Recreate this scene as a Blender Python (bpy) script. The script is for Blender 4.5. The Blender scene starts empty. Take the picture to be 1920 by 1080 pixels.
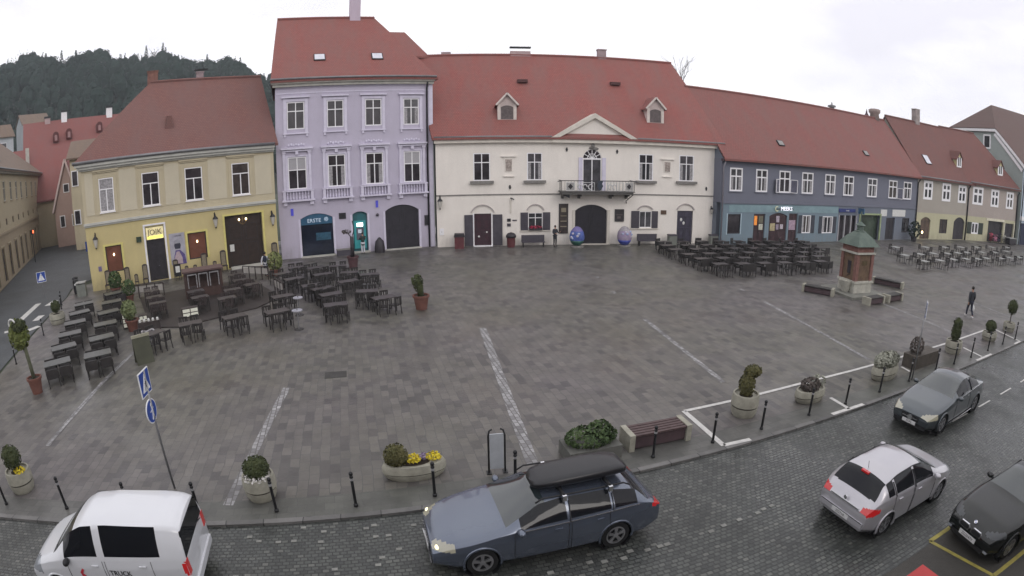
import bpy, bmesh, math, random
from math import sin, cos, pi, radians, sqrt, atan2, hypot
from mathutils import Vector, Matrix
random.seed(7)
SC = bpy.context.scene
COL = SC.collection
# ---------------------------------------------------------------- camera model (measured lens: near-equidistant wide angle)
CH, CP, CR, K1, K3 = 7.5, 0.2417, 0.0058, 0.9278, 0.0112
cd = bpy.data.cameras.new('camera'); cam = bpy.data.objects.new('camera', cd); COL.objects.link(cam); SC.camera = cam
cd.clip_start = 0.1; cd.clip_end = 4000; cd.sensor_width = 36; cd.sensor_fit = 'HORIZONTAL'
cd.type = 'PANO'; cd.panorama_type = 'FISHEYE_LENS_POLYNOMIAL'; cd.fisheye_fov = radians(200)
cd.fisheye_polynomial_k0 = 0; cd.fisheye_polynomial_k1 = -K1/18; cd.fisheye_polynomial_k2 = 0
cd.fisheye_polynomial_k3 = -K3/18**3; cd.fisheye_polynomial_k4 = 0
CM = Matrix.Translation((0, 0, CH)) @ Matrix.Rotation(pi/2-CP, 4, 'X') @ Matrix.Rotation(-CR, 4, 'Z')
cam.matrix_world = CM
R3 = CM.to_3x3()
def ray(px, py):
    dx, dy = (px-960)/960, (py-540)/960; r = max(hypot(dx, dy), 1e-6); th = K1*r+K3*r**3; s = sin(th)/r
    return R3 @ Vector((dx*s, -dy*s, -cos(th)))
def at(px, py, z=0.0):                       # where the line of sight through a photo point meets the level z
    v = ray(px, py); t = (z-CH)/v.z
    return Vector((v.x*t, v.y*t, z))
# ---------------------------------------------------------------- object helpers
def tag(o, label=None, cat=None, group=None, kind=None):
    if label: o['label'] = label
    if cat: o['category'] = cat
    if group: o['group'] = group
    if kind: o['kind'] = kind
    return o
def empty(name, loc=(0, 0, 0), rz=0, label=None, cat=None, group=None):
    o = bpy.data.objects.new(name, None); COL.objects.link(o); o.location = loc; o.rotation_euler = (0, 0, rz); o.empty_display_size = .2
    return tag(o, label, cat, group)
class MB:
    def __init__(s): s.v = []; s.f = []
    def add(s, vs, fs):
        n = len(s.v); s.v += [tuple(v) for v in vs]; s.f += [tuple(n+i for i in f) for f in fs]; return s
    def box(s, x0, x1, y0, y1, z0, z1):
        return s.add([(x0,y0,z0),(x1,y0,z0),(x1,y1,z0),(x0,y1,z0),(x0,y0,z1),(x1,y0,z1),(x1,y1,z1),(x0,y1,z1)],
                     [(0,3,2,1),(4,5,6,7),(0,1,5,4),(1,2,6,5),(2,3,7,6),(3,0,4,7)])
    def cbox(s, c, d, rz=0, m=None):
        M = Matrix.Translation(c) @ Matrix.Rotation(rz, 4, 'Z')
        if m: M = M @ m
        x, y, z = d[0]/2, d[1]/2, d[2]/2
        vs = [M @ Vector(p) for p in [(-x,-y,-z),(x,-y,-z),(x,y,-z),(-x,y,-z),(-x,-y,z),(x,-y,z),(x,y,z),(-x,y,z)]]
        return s.add(vs, [(0,3,2,1),(4,5,6,7),(0,1,5,4),(1,2,6,5),(2,3,7,6),(3,0,4,7)])
    def bar(s, a, b, w, h=None):              # rectangular bar between two points
        a, b = Vector(a), Vector(b); h = h or w; d = (b-a); L = d.length
        if L < 1e-6: return s
        q = d.to_track_quat('X', 'Z').to_matrix().to_4x4(); M = Matrix.Translation((a+b)/2) @ q
        vs = [M @ Vector(p) for p in [(-L/2,-w/2,-h/2),(L/2,-w/2,-h/2),(L/2,w/2,-h/2),(-L/2,w/2,-h/2),(-L/2,-w/2,h/2),(L/2,-w/2,h/2),(L/2,w/2,h/2),(-L/2,w/2,h/2)]]
        return s.add(vs, [(0,3,2,1),(4,5,6,7),(0,1,5,4),(1,2,6,5),(2,3,7,6),(3,0,4,7)])
    def tube(s, pts, r, n=8, caps=True):
        pts = [Vector(p) for p in pts]; rs = r if isinstance(r, (list, tuple)) else [r]*len(pts); base = len(s.v)
        up = None
        for i, p in enumerate(pts):
            d = (pts[min(i+1, len(pts)-1)]-pts[max(i-1, 0)]).normalized()
            if up is None: up = d.orthogonal().normalized()
            up = (up-d*up.dot(d))
            up = up.normalized() if up.length > 1e-6 else d.orthogonal().normalized()
            w = d.cross(up)
            for k in range(n):
                a = 2*pi*k/n; s.v.append(tuple(p+(up*cos(a)+w*sin(a))*rs[i]))
        for i in range(len(pts)-1):
            for k in range(n):
                a, b = base+i*n+k, base+i*n+(k+1) % n; s.f.append((a, b, b+n, a+n))
        if caps:
            s.f.append(tuple(base+k for k in reversed(range(n)))); e = base+(len(pts)-1)*n; s.f.append(tuple(e+k for k in range(n)))
        return s
    def lathe(s, prof, n=20, c=(0, 0, 0), ax='Z', sx=1, sy=1, caps=True):
        base = len(s.v)
        for r, z in prof:
            for k in range(n):
                a = 2*pi*k/n
                p = (r*cos(a)*sx, r*sin(a)*sy, z)
                if ax == 'Y': p = (p[0], p[2], p[1])
                if ax == 'X': p = (p[2], p[0], p[1])
                s.v.append((p[0]+c[0], p[1]+c[1], p[2]+c[2]))
        for i in range(len(prof)-1):
            for k in range(n):
                a, b = base+i*n+k, base+i*n+(k+1) % n; s.f.append((a, b, b+n, a+n))
        if caps:
            s.f.append(tuple(base+k for k in reversed(range(n)))); e = base+(len(prof)-1)*n; s.f.append(tuple(e+k for k in range(n)))
        return s
    def ell(s, c, r, n=14, m=8, jit=0, rng=random):
        prof = []
        base = len(s.v)
        for i in range(m+1):
            t = -pi/2+pi*i/m
            for k in range(n):
                a = 2*pi*k/n; j = 1+(rng.random()-.5)*jit
                s.v.append((c[0]+r[0]*cos(t)*cos(a)*j, c[1]+r[1]*cos(t)*sin(a)*j, c[2]+r[2]*sin(t)*j))
        for i in range(m):
            for k in range(n):
                a, b = base+i*n+k, base+i*n+(k+1) % n; s.f.append((a, b, b+n, a+n))
        return s
    def prism(s, poly, z0, z1):               # polygon in xy, extruded in z
        n = len(poly); b = len(s.v)
        s.v += [(p[0], p[1], z0) for p in poly]+[(p[0], p[1], z1) for p in poly]
        s.f += [tuple(b+i for i in reversed(range(n))), tuple(b+n+i for i in range(n))]
        s.f += [(b+i, b+(i+1) % n, b+n+(i+1) % n, b+n+i) for i in range(n)]
        return s
    def vprism(s, poly, y0, y1):              # polygon in xz (facing -y), extruded in y
        n = len(poly); b = len(s.v)
        s.v += [(p[0], y0, p[1]) for p in poly]+[(p[0], y1, p[1]) for p in poly]
        s.f += [tuple(b+i for i in range(n)), tuple(b+n+i for i in reversed(range(n)))]
        s.f += [(b+(i+1) % n, b+i, b+n+i, b+n+(i+1) % n) for i in range(n)]
        return s
    def slab(s, pts, t):                      # sloped polygon with thickness t downwards
        n = len(pts); b = len(s.v)
        s.v += [tuple(p) for p in pts]+[(p[0], p[1], p[2]-t) for p in pts]
        s.f += [tuple(b+i for i in range(n)), tuple(b+n+i for i in reversed(range(n)))]
        s.f += [(b+(i+1) % n, b+i, b+n+i, b+n+(i+1) % n) for i in range(n)]
        return s
    def leaves(s, c, r, n, size, rng=random, shell=.55, quad=True):
        for _ in range(n):
            while True:
                p = Vector((rng.uniform(-1, 1), rng.uniform(-1, 1), rng.uniform(-1, 1)))
                if .05 < p.length <= 1: break
            l = p.length; p = p/l*(shell+(1-shell)*l**.6)
            q = Vector((c[0]+p.x*r[0], c[1]+p.y*r[1], c[2]+p.z*r[2]))
            nn = (p+Vector((rng.uniform(-1, 1), rng.uniform(-1, 1), rng.uniform(-1, 1)))*.9).normalized()
            a = nn.orthogonal().normalized(); b = nn.cross(a); t = rng.uniform(0, 6.28); a, b = a*cos(t)+b*sin(t), b*cos(t)-a*sin(t)
            z = size*rng.uniform(.6, 1.35)
            s.add([q-a*z-b*z*.55, q+a*z-b*z*.55, q+a*z*.7+b*z*.55, q-a*z*.7+b*z*.55], [(0, 1, 2, 3)])
        return s
    def build(s, name, mat=None, parent=None, smooth=False, fix=True):
        m = bpy.data.meshes.new(name); m.from_pydata(s.v, [], s.f)
        if fix and len(s.f) < 60000:
            bm = bmesh.new(); bm.from_mesh(m); bmesh.ops.recalc_face_normals(bm, faces=bm.faces); bm.to_mesh(m); bm.free()
        m.update()
        if smooth:
            m.polygons.foreach_set('use_smooth', [True]*len(m.polygons))
        if mat: m.materials.append(mat)
        o = bpy.data.objects.new(name, m); COL.objects.link(o)
        if smooth is not True and smooth:
            try: m.set_sharp_from_angle(angle=radians(smooth))
            except Exception: pass
        if parent: o.parent = parent
        return o
def one(fn, *a): mb = MB(); getattr(mb, fn)(*a); return mb
def copy_tree(o, parent=None):
    c = o.copy(); COL.objects.link(c)
    if parent: c.parent = parent
    for ch in list(o.children): copy_tree(ch, c)
    return c
def text(s, size, mat, parent, loc, rot, name='lettering', ext=.006, ax='CENTER', sx=1):
    cu = bpy.data.curves.new(name, 'FONT'); cu.body = s; cu.size = size; cu.extrude = ext; cu.align_x = ax; cu.align_y = 'CENTER'; cu.resolution_u = 2
    cu.materials.append(mat); o = bpy.data.objects.new(name, cu); COL.objects.link(o); o.parent = parent; o.location = loc; o.rotation_euler = rot; o.scale = (sx, 1, 1)
    return o
# ---------------------------------------------------------------- materials
MATS = {}
def mat(name, col, rough=.8, metal=0, var=.12, scale=2.0, bump=0, emit=0, ecol=None, coat=0, col2=None, detail=6, bscale=None, spec=.4):
    if name in MATS: return MATS[name]
    m = bpy.data.materials.new(name); m.use_nodes = True; nt = m.node_tree; b = nt.nodes['Principled BSDF']
    b.inputs['Roughness'].default_value = rough; b.inputs['Metallic'].default_value = metal
    b.inputs['Specular IOR Level'].default_value = spec
    if coat: b.inputs['Coat Weight'].default_value = coat; b.inputs['Coat Roughness'].default_value = .06
    c = (*col, 1)
    if var or col2:
        tc = nt.nodes.new('ShaderNodeTexCoord'); nz = nt.nodes.new('ShaderNodeTexNoise'); nz.inputs['Scale'].default_value = scale; nz.inputs['Detail'].default_value = detail
        nz.inputs['Roughness'].default_value = .65
        nt.links.new(tc.outputs['Object'], nz.inputs['Vector'])
        mx = nt.nodes.new('ShaderNodeMix'); mx.data_type = 'RGBA'
        rp = nt.nodes.new('ShaderNodeMapRange'); rp.inputs[1].default_value = .32; rp.inputs[2].default_value = .68
        nt.links.new(nz.outputs['Fac'], rp.inputs[0]); nt.links.new(rp.outputs[0], mx.inputs[0])
        d = col2 if col2 else tuple(x*(1+var) for x in col)
        mx.inputs[6].default_value = (*(col if col2 else tuple(x*(1-var) for x in col)), 1); mx.inputs[7].default_value = (*d, 1)
        nt.links.new(mx.outputs[2], b.inputs['Base Color'])
        if bump:
            n2 = nt.nodes.new('ShaderNodeTexNoise'); n2.inputs['Scale'].default_value = bscale or scale*6; n2.inputs['Detail'].default_value = 4
            nt.links.new(tc.outputs['Object'], n2.inputs['Vector'])
            bp = nt.nodes.new('ShaderNodeBump'); bp.inputs['Strength'].default_value = bump; bp.inputs['Distance'].default_value = .05
            nt.links.new(n2.outputs['Fac'], bp.inputs['Height']); nt.links.new(bp.outputs[0], b.inputs['Normal'])
    else: b.inputs['Base Color'].default_value = c
    if emit:
        b.inputs['Emission Color'].default_value = (*(ecol or col), 1); b.inputs['Emission Strength'].default_value = emit
    MATS[name] = m; return m
def plaster(name, col, dirt=(.16, .14, .12), amt=.35):
    """painted render: faint large blotches, fine grain, damp stain rising from the pavement"""
    m = mat(name, col, .9, 0, .05, .45, .25, bscale=14); nt = m.node_tree; b = nt.nodes['Principled BSDF']
    src = b.inputs['Base Color'].links[0].from_socket
    tc = nt.nodes.new('ShaderNodeTexCoord'); nz = nt.nodes.new('ShaderNodeTexNoise'); nz.inputs['Scale'].default_value = 1.3; nz.inputs['Detail'].default_value = 8; nz.inputs['Roughness'].default_value = .75
    mp = nt.nodes.new('ShaderNodeMapping'); mp.inputs['Scale'].default_value = (1.6, 1.6, .35)
    nt.links.new(tc.outputs['Object'], mp.inputs[0]); nt.links.new(mp.outputs[0], nz.inputs['Vector'])
    sp = nt.nodes.new('ShaderNodeSeparateXYZ'); nt.links.new(tc.outputs['Object'], sp.inputs[0])
    lo = nt.nodes.new('ShaderNodeMapRange'); lo.inputs[1].default_value = 0; lo.inputs[2].default_value = 1.1; lo.inputs[3].default_value = .75; lo.inputs[4].default_value = .12
    nt.links.new(sp.outputs['Z'], lo.inputs[0])
    r = nt.nodes.new('ShaderNodeMapRange'); r.inputs[1].default_value = .38; r.inputs[2].default_value = .68
    nt.links.new(nz.outputs['Fac'], r.inputs[0])
    mu = nt.nodes.new('ShaderNodeMath'); mu.operation = 'MULTIPLY'; nt.links.new(r.outputs[0], mu.inputs[0]); nt.links.new(lo.outputs[0], mu.inputs[1])
    m2 = nt.nodes.new('ShaderNodeMath'); m2.operation = 'MULTIPLY'; m2.inputs[1].default_value = amt*2; nt.links.new(mu.outputs[0], m2.inputs[0])
    mx = nt.nodes.new('ShaderNodeMix'); mx.data_type = 'RGBA'; nt.links.new(m2.outputs[0], mx.inputs[0]); nt.links.new(src, mx.inputs[6]); mx.inputs[7].default_value = (*dirt, 1)
    nt.links.new(mx.outputs[2], b.inputs['Base Color'])
    return m
def tiles(name, c1, c2, dirt=(.12, .08, .07), amt=.4):
    m = bpy.data.materials.new(name); m.use_nodes = True; nt = m.node_tree; b = nt.nodes['Principled BSDF']; b.inputs['Roughness'].default_value = .75
    tc = nt.nodes.new('ShaderNodeTexCoord'); sp = nt.nodes.new('ShaderNodeSeparateXYZ'); nt.links.new(tc.outputs['Object'], sp.inputs[0])
    ad = nt.nodes.new('ShaderNodeMath'); ad.operation = 'MULTIPLY'; ad.inputs[1].default_value = 1.35; nt.links.new(sp.outputs['Z'], ad.inputs[0])
    cb = nt.nodes.new('ShaderNodeCombineXYZ'); nt.links.new(sp.outputs['X'], cb.inputs[0]); nt.links.new(ad.outputs[0], cb.inputs[1])
    br = nt.nodes.new('ShaderNodeTexBrick'); br.inputs['Scale'].default_value = 1; br.inputs['Brick Width'].default_value = .2; br.inputs['Row Height'].default_value = .18; br.inputs['Mortar Size'].default_value = .012
    br.inputs['Color1'].default_value = (*c1, 1); br.inputs['Color2'].default_value = (*c2, 1); br.inputs['Mortar'].default_value = (*[x*.35 for x in c1], 1); br.inputs['Mortar Smooth'].default_value = .4
    nt.links.new(cb.outputs[0], br.inputs['Vector'])
    nz = nt.nodes.new('ShaderNodeTexNoise'); nz.inputs['Scale'].default_value = .5; nz.inputs['Detail'].default_value = 9; nz.inputs['Roughness'].default_value = .7
    mp = nt.nodes.new('ShaderNodeMapping'); mp.inputs['Scale'].default_value = (1.5, .6, .35); nt.links.new(tc.outputs['Object'], mp.inputs[0]); nt.links.new(mp.outputs[0], nz.inputs['Vector'])
    r = nt.nodes.new('ShaderNodeMapRange'); r.inputs[1].default_value = .36; r.inputs[2].default_value = .66; r.inputs[4].default_value = amt; nt.links.new(nz.outputs['Fac'], r.inputs[0])
    mx = nt.nodes.new('ShaderNodeMix'); mx.data_type = 'RGBA'; nt.links.new(r.outputs[0], mx.inputs[0]); nt.links.new(br.outputs['Color'], mx.inputs[6]); mx.inputs[7].default_value = (*dirt, 1)
    nt.links.new(mx.outputs[2], b.inputs['Base Color'])
    bp = nt.nodes.new('ShaderNodeBump'); bp.inputs['Strength'].default_value = .5; bp.inputs['Distance'].default_value = .03; bp.invert = True
    nt.links.new(br.outputs['Fac'], bp.inputs['Height']); nt.links.new(bp.outputs[0], b.inputs['Normal'])
    MATS[name] = m; return m
def paving(name, cols, bw, rh, mortar, ms, rot, rough=.6, rlo=.35, big=None, bump=.5, wet=0, spot=None, clus=.2):
    """stone sets: brick courses with per-stone colour, worn patches and damp sheen"""
    m = bpy.data.materials.new(name); m.use_nodes = True; nt = m.node_tree; b = nt.nodes['Principled BSDF']; L = nt.links.new
    tc = nt.nodes.new('ShaderNodeTexCoord'); mp = nt.nodes.new('ShaderNodeMapping'); mp.inputs['Rotation'].default_value = (0, 0, -rot); L(tc.outputs['Object'], mp.inputs[0])
    wz = nt.nodes.new('ShaderNodeTexNoise'); wz.inputs['Scale'].default_value = 1.7; wz.inputs['Detail'].default_value = 3; L(mp.outputs[0], wz.inputs['Vector'])
    wv = nt.nodes.new('ShaderNodeVectorMath'); wv.operation = 'MULTIPLY_ADD'; wv.inputs[1].default_value = (rh*.5, rh*.5, 0); L(wz.outputs['Color'], wv.inputs[0]); L(mp.outputs[0], wv.inputs[2])
    br = nt.nodes.new('ShaderNodeTexBrick'); br.inputs['Scale'].default_value = 1; br.inputs['Brick Width'].default_value = bw; br.inputs['Row Height'].default_value = rh
    br.inputs['Mortar Size'].default_value = ms; br.inputs['Mortar Smooth'].default_value = .3; br.offset_frequency = 2; br.squash = 1; br.inputs['Bias'].default_value = 0
    br.inputs['Color1'].default_value = (0, 0, 0, 1); br.inputs['Color2'].default_value = (1, 1, 1, 1); br.inputs['Mortar'].default_value = (.5, .5, .5, 1); L(wv.outputs[0], br.inputs['Vector'])
    cr = nt.nodes.new('ShaderNodeValToRGB'); cr.color_ramp.interpolation = 'LINEAR'
    e = cr.color_ramp.elements; e[0].position = cols[0][0]; e[0].color = (*cols[0][1], 1); e[1].position = cols[-1][0]; e[1].color = (*cols[-1][1], 1)
    for p, c in cols[1:-1]: q = e.new(p); q.color = (*c, 1)
    L(br.outputs['Color'], cr.inputs[0])
    nz = nt.nodes.new('ShaderNodeTexNoise'); nz.inputs['Scale'].default_value = .085; nz.inputs['Detail'].default_value = 7; nz.inputs['Roughness'].default_value = .6; L(tc.outputs['Object'], nz.inputs['Vector'])
    r = nt.nodes.new('ShaderNodeMapRange'); r.inputs[1].default_value = .36; r.inputs[2].default_value = .64; L(nz.outputs['Fac'], r.inputs[0])
    mx = nt.nodes.new('ShaderNodeMix'); mx.data_type = 'RGBA'; mx.blend_type = 'MULTIPLY'; mx.inputs[0].default_value = 1
    cc = nt.nodes.new('ShaderNodeMix'); cc.data_type = 'RGBA'; cc.inputs[6].default_value = (*(big[0] if big else (.8, .8, .8)), 1); cc.inputs[7].default_value = (*(big[1] if big else (1.1, 1.1, 1.1)), 1); L(r.outputs[0], cc.inputs[0])
    n5 = nt.nodes.new('ShaderNodeTexNoise'); n5.inputs['Scale'].default_value = 1.1; n5.inputs['Detail'].default_value = 6; n5.inputs['Roughness'].default_value = .7; L(mp.outputs[0], n5.inputs['Vector'])
    r5 = nt.nodes.new('ShaderNodeMapRange'); r5.inputs[1].default_value = .35; r5.inputs[2].default_value = .65; r5.inputs[3].default_value = 1-clus; r5.inputs[4].default_value = 1+clus; L(n5.outputs['Fac'], r5.inputs[0])
    v5 = nt.nodes.new('ShaderNodeVectorMath'); v5.operation = 'SCALE'; L(cr.outputs[0], v5.inputs[0]); L(r5.outputs[0], v5.inputs['Scale'])
    L(v5.outputs[0], mx.inputs[6]); L(cc.outputs[2], mx.inputs[7])
    mm = nt.nodes.new('ShaderNodeMix'); mm.data_type = 'RGBA'; mm.inputs[7].default_value = (*mortar, 1); L(br.outputs['Fac'], mm.inputs[0]); L(mx.outputs[2], mm.inputs[6])
    out = mm.outputs[2]
    if spot:
        vo = nt.nodes.new('ShaderNodeTexNoise'); vo.inputs['Scale'].default_value = spot[0]; vo.inputs['Detail'].default_value = 3; L(tc.outputs['Object'], vo.inputs['Vector'])
        sr = nt.nodes.new('ShaderNodeMapRange'); sr.inputs[1].default_value = spot[1]; sr.inputs[2].default_value = spot[1]+.03; L(vo.outputs['Fac'], sr.inputs[0])
        s2 = nt.nodes.new('ShaderNodeMix'); s2.data_type = 'RGBA'; s2.inputs[7].default_value = (*spot[2], 1); L(sr.outputs[0], s2.inputs[0]); L(out, s2.inputs[6]); out = s2.outputs[2]
    L(out, b.inputs['Base Color'])
    n3 = nt.nodes.new('ShaderNodeTexNoise'); n3.inputs['Scale'].default_value = .35; n3.inputs['Detail'].default_value = 5; L(tc.outputs['Object'], n3.inputs['Vector'])
    rr = nt.nodes.new('ShaderNodeMapRange'); rr.inputs[1].default_value = .4; rr.inputs[2].default_value = .6; rr.inputs[3].default_value = rlo; rr.inputs[4].default_value = rough; L(n3.outputs['Fac'], rr.inputs[0]); L(rr.outputs[0], b.inputs['Roughness'])
    n4 = nt.nodes.new('ShaderNodeTexNoise'); n4.inputs['Scale'].default_value = 9; n4.inputs['Detail'].default_value = 5; L(tc.outputs['Object'], n4.inputs['Vector'])
    sb = nt.nodes.new('ShaderNodeMath'); sb.operation = 'MULTIPLY_ADD'; sb.inputs[1].default_value = -1.0; L(br.outputs['Fac'], sb.inputs[0]); L(n4.outputs['Fac'], sb.inputs[2])
    bp = nt.nodes.new('ShaderNodeBump'); bp.inputs['Strength'].default_value = bump; bp.inputs['Distance'].default_value = .02; L(sb.outputs[0], bp.inputs['Height']); L(bp.outputs[0], b.inputs['Normal'])
    MATS[name] = m; return m
def glass(name='window_glass', col=(.035, .03, .035), rough=.12):
    if name in MATS: return MATS[name]
    return mat(name, col, rough, 0, .5, 1.1, spec=.5)
KA = radians(16.1)                                                     # direction of the kerb
# ---------------------------------------------------------------- world and light
w = bpy.data.worlds.new('World'); SC.world = w; w.use_nodes = True; nt = w.node_tree; bg = nt.nodes['Background']
sky = nt.nodes.new('ShaderNodeTexSky'); sky.sky_type = 'NISHITA'; sky.sun_disc = False
SUN_EL, SUN_AZ = radians(32), radians(150)
sky.sun_elevation = SUN_EL; sky.sun_rotation = SUN_AZ; sky.air_density = 1; sky.dust_density = 3
tc = nt.nodes.new('ShaderNodeTexCoord'); mp = nt.nodes.new('ShaderNodeMapping'); mp.inputs['Scale'].default_value = (1, 1, 2.6); nz = nt.nodes.new('ShaderNodeTexNoise')
nz.inputs['Scale'].default_value = 2.3; nz.inputs['Detail'].default_value = 7; nz.inputs['Roughness'].default_value = .55
nt.links.new(tc.outputs['Generated'], mp.inputs[0]); nt.links.new(mp.outputs[0], nz.inputs['Vector'])
cr = nt.nodes.new('ShaderNodeValToRGB'); e = cr.color_ramp.elements
e[0].position = .33; e[0].color = (.76, .74, .81, 1); e[1].position = .58; e[1].color = (1.0, .985, 1.0, 1)
nt.links.new(nz.outputs['Fac'], cr.inputs[0])
vm = nt.nodes.new('ShaderNodeVectorMath'); vm.operation = 'SCALE'; vm.inputs['Scale'].default_value = 12.9; nt.links.new(cr.outputs[0], vm.inputs[0])
mx = nt.nodes.new('ShaderNodeMix'); mx.data_type = 'RGBA'; mx.inputs[0].default_value = .93
nt.links.new(sky.outputs[0], mx.inputs[6]); nt.links.new(vm.outputs[0], mx.inputs[7]); nt.links.new(mx.outputs[2], bg.inputs[0]); bg.inputs[1].default_value = .1
sl = bpy.data.lights.new('sun', 'SUN'); sl.energy = .5; sl.angle = radians(20); sl.color = (1, .95, .9); so = bpy.data.objects.new('sun', sl); COL.objects.link(so)
so.rotation_euler = (pi/2-SUN_EL, 0, -SUN_AZ+pi); so.location = (0, 0, 60)
SC.view_settings.view_transform = 'Standard'; SC.view_settings.look = 'None'; SC.view_settings.gamma = 1; SC.view_settings.exposure = .15
# ================================================================ THE GROUND
def K(s, o): return (s*cos(KA)-o*sin(KA), 10.68+s*sin(KA)+o*cos(KA))     # s metres along the kerb, o metres towards the square
M_plaza = paving('plaza_paving', [(0, (.068, .064, .065)), (.18, (.086, .081, .08)), (.4, (.102, .097, .092)), (.7, (.112, .106, .1)), (1, (.128, .121, .113))], .44, .27, (.07, .067, .065), .01, KA+pi/2, .62, .3, ((.9, .91, .78), (1.05, 1.0, 1.06)), .35, clus=.13)
M_road = paving('road_cobbles', [(0, (.036, .038, .037)), (.5, (.058, .061, .058)), (.9, (.076, .079, .074)), (1, (.11, .11, .102))], .15, .105, (.026, .027, .026), .014, KA, .5, .24, ((.78, .84, .8), (1.3, 1.28, 1.26)), .7, spot=(5.5, .75, (.2, .2, .19)))
M_side = mat('side_street_asphalt', (.06, .066, .072), .55, 0, .25, .5, .4, bscale=30)
M_pave = mat('parking_asphalt', (.05, .046, .04), .6, 0, .3, .6, .5, bscale=30)
M_kerb = paving('kerb_granite', [(0, (.09, .088, .085)), (1, (.16, .155, .15))], .9, .4, (.04, .04, .04), .015, KA, .7, .5)
M_paint = mat('road_paint_white', (.62, .61, .58), .6, 0, .0, 5, col2=(.42, .41, .4), detail=8)
M_yel = mat('road_paint_yellow', (.42, .36, .08), .6, 0, .0, 3, col2=(.2, .17, .05), detail=8)
M_band = paving('white_stone_band', [(0, (.14, .135, .14)), (.3, (.21, .205, .21)), (1, (.31, .305, .31))], .22, .15, (.1, .095, .09), .015, KA+pi/2, .7, .5)
g = MB().add([(-620, -300, -.1), (620, -300, -.1), (620, 620, -.1), (-620, 620, -.1)], [(0, 1, 2, 3)]).build('ground', mat('ground_far', (.05, .06, .04), .95, 0, .3, .05)); tag(g, kind='structure')
g = MB().add([(*K(-70, -6.1), -.06), (*K(110, -6.1), -.06), (*K(110, 0), -.06), (*K(-70, 0), -.06)], [(0, 1, 2, 3)]).build('road', M_road); tag(g, kind='structure')
PL = [K(-17.9, 0), (-21.6, 13.2), (-24.2, 17.4), (-31.2, 28.6), (-33, 31), (-28, 47), (-6, 60), (80, 84), (98, 60), K(97, 0)]
g = MB().prism(PL, -.3, 0).build('plaza', M_plaza); tag(g, kind='structure')
g = MB().prism([K(-18, -.16), K(97, -.16), K(97, 0), K(-18, 0)], -.3, .003).build('kerb', M_kerb); tag(g, kind='structure')
g = MB().add([(p[0], p[1], -.052) for p in [(-60, 2), K(-18.2, -.2), (-21.9, 13.2), (-24.5, 17.4), (-31.4, 28.6), (-33.3, 31), (-36, 44), (-74, 84), (-100, 105), (-112, 92), (-85, 66), (-60, 40)]], [tuple(range(12))]).build('side_street', M_side); tag(g, kind='structure')
g = MB().add([(*K(-70, -16), -.056), (*K(110, -16), -.056), (*K(110, -6.1), -.056), (*K(-70, -6.1), -.056)], [(0, 1, 2, 3)]).build('parking_pavement', M_pave); tag(g, kind='structure')
g = MB().add([(*K(-17.9, .0), .003), (*K(97, .0), .003), (*K(97, .8), .003), (*K(-17.4, .8), .003)], [(0, 1, 2, 3)]).build('kerb_strip', paving('kerb_strip_paving', [(0, (.078, .076, .073)), (1, (.102, .099, .094))], .44, .27, (.065, .063, .06), .008, KA, .6, .35, ((.8, .85, .75), (1.05, 1.05, 1.05)), .3)); tag(g, kind='structure')
def strip(name, pts, wd, m, z=.006, px=True, kind='structure'):
    P = [at(*p) for p in pts] if px else [Vector((*p, 0)) for p in pts]; mb = MB(); n = len(P); vs = []
    for i, p in enumerate(P):
        d = (P[min(i+1, n-1)]-P[max(i-1, 0)]); d.z = 0; d.normalize(); q = Vector((-d.y, d.x, 0))*wd/2
        vs += [(p.x+q.x, p.y+q.y, z), (p.x-q.x, p.y-q.y, z)]
    mb.add(vs, [(2*i, 2*i+1, 2*i+3, 2*i+2) for i in range(n-1)])
    o = mb.build(name, m); tag(o, kind=kind); return o
def dens(p0, p1, k): return [(p0[0]+(p1[0]-p0[0])*t/k, p0[1]+(p1[1]-p0[1])*t/k) for t in range(k+1)]
for pts in [[(-1.3, 23.1), (.5, 11.9)], [(-7.75, 16.3), (-6.65, 9.4)], [(6.2, 24.2), (7.3, 16.6)], [(5.27, 33.3), (5.3, 32.8)], [(5.6, 29.5), (5.65, 29.0)], [(13.55, 29.9), (13.6, 29.4)],
            [(13.8, 27), (14.6, 17.8)], [(21.6, 26.9), (22.2, 23.0), (22.5, 20.0)], [(30.1, 26.2), (30.4, 22.0)], [(-16.9, 19.5), (-15.9, 15.6), (-14.3, 10.5)], [(38.5, 29.5), (38.9, 25.2)]]:
    strip('stone_line', pts, {-1.3: .32, -7.75: .27, 6.2: .22}.get(pts[0][0], .2), M_band, .007, False)
for pts, wd in [([(1283, 771), (1371, 752), (1510, 717), (1600, 694.5), (1702, 666), (1787, 640), (1859, 614.5)], .14), ([(1282, 771), (1357, 836)], .17), ([(1357, 835), (1407, 824)], .15), ([(1511, 718), (1527, 728)], .13),
                ([(1557, 746), (1592, 767)], .15), ([(1560, 777), (1619, 758)], .15), ([(1690, 688), (1706, 697)], .13), ([(1806, 652), (1841, 669)], .14), ([(1831, 676), (1859, 664)], .14), ([(1860, 615), (1880, 625), (1912, 640)], .14), ([(1913, 640), (1902, 645)], .14)]:
    strip('painted_line', pts, wd, M_paint, .012)
for a, b in [(12.6, 13.3), (14.2, 15.4), (16.4, 17.5), (18.6, 19.8), (21, 22.2), (24, 25.2), (27, 28.2)]:
    strip('lane_dash', [K(a, -2.72), K(b, -2.72)], .07, M_paint, -.05, False)
rng = random.Random(5); mb = MB()                                  # worn light sets laid as a centre line in the cobbles
for k in range(60):
    s = -7+k*.21
    if rng.random() < .5: continue
    c = K(s+rng.uniform(-.05, .05), -2.85+rng.uniform(-.1, .1)); mb.cbox((c[0], c[1], -.056), (.13, .09, .016), KA)
mb.build('light_sets', mat('light_set', (.19, .19, .175), .6, 0, .3, 4)); tag(bpy.data.objects['light_sets'], kind='structure')
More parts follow.
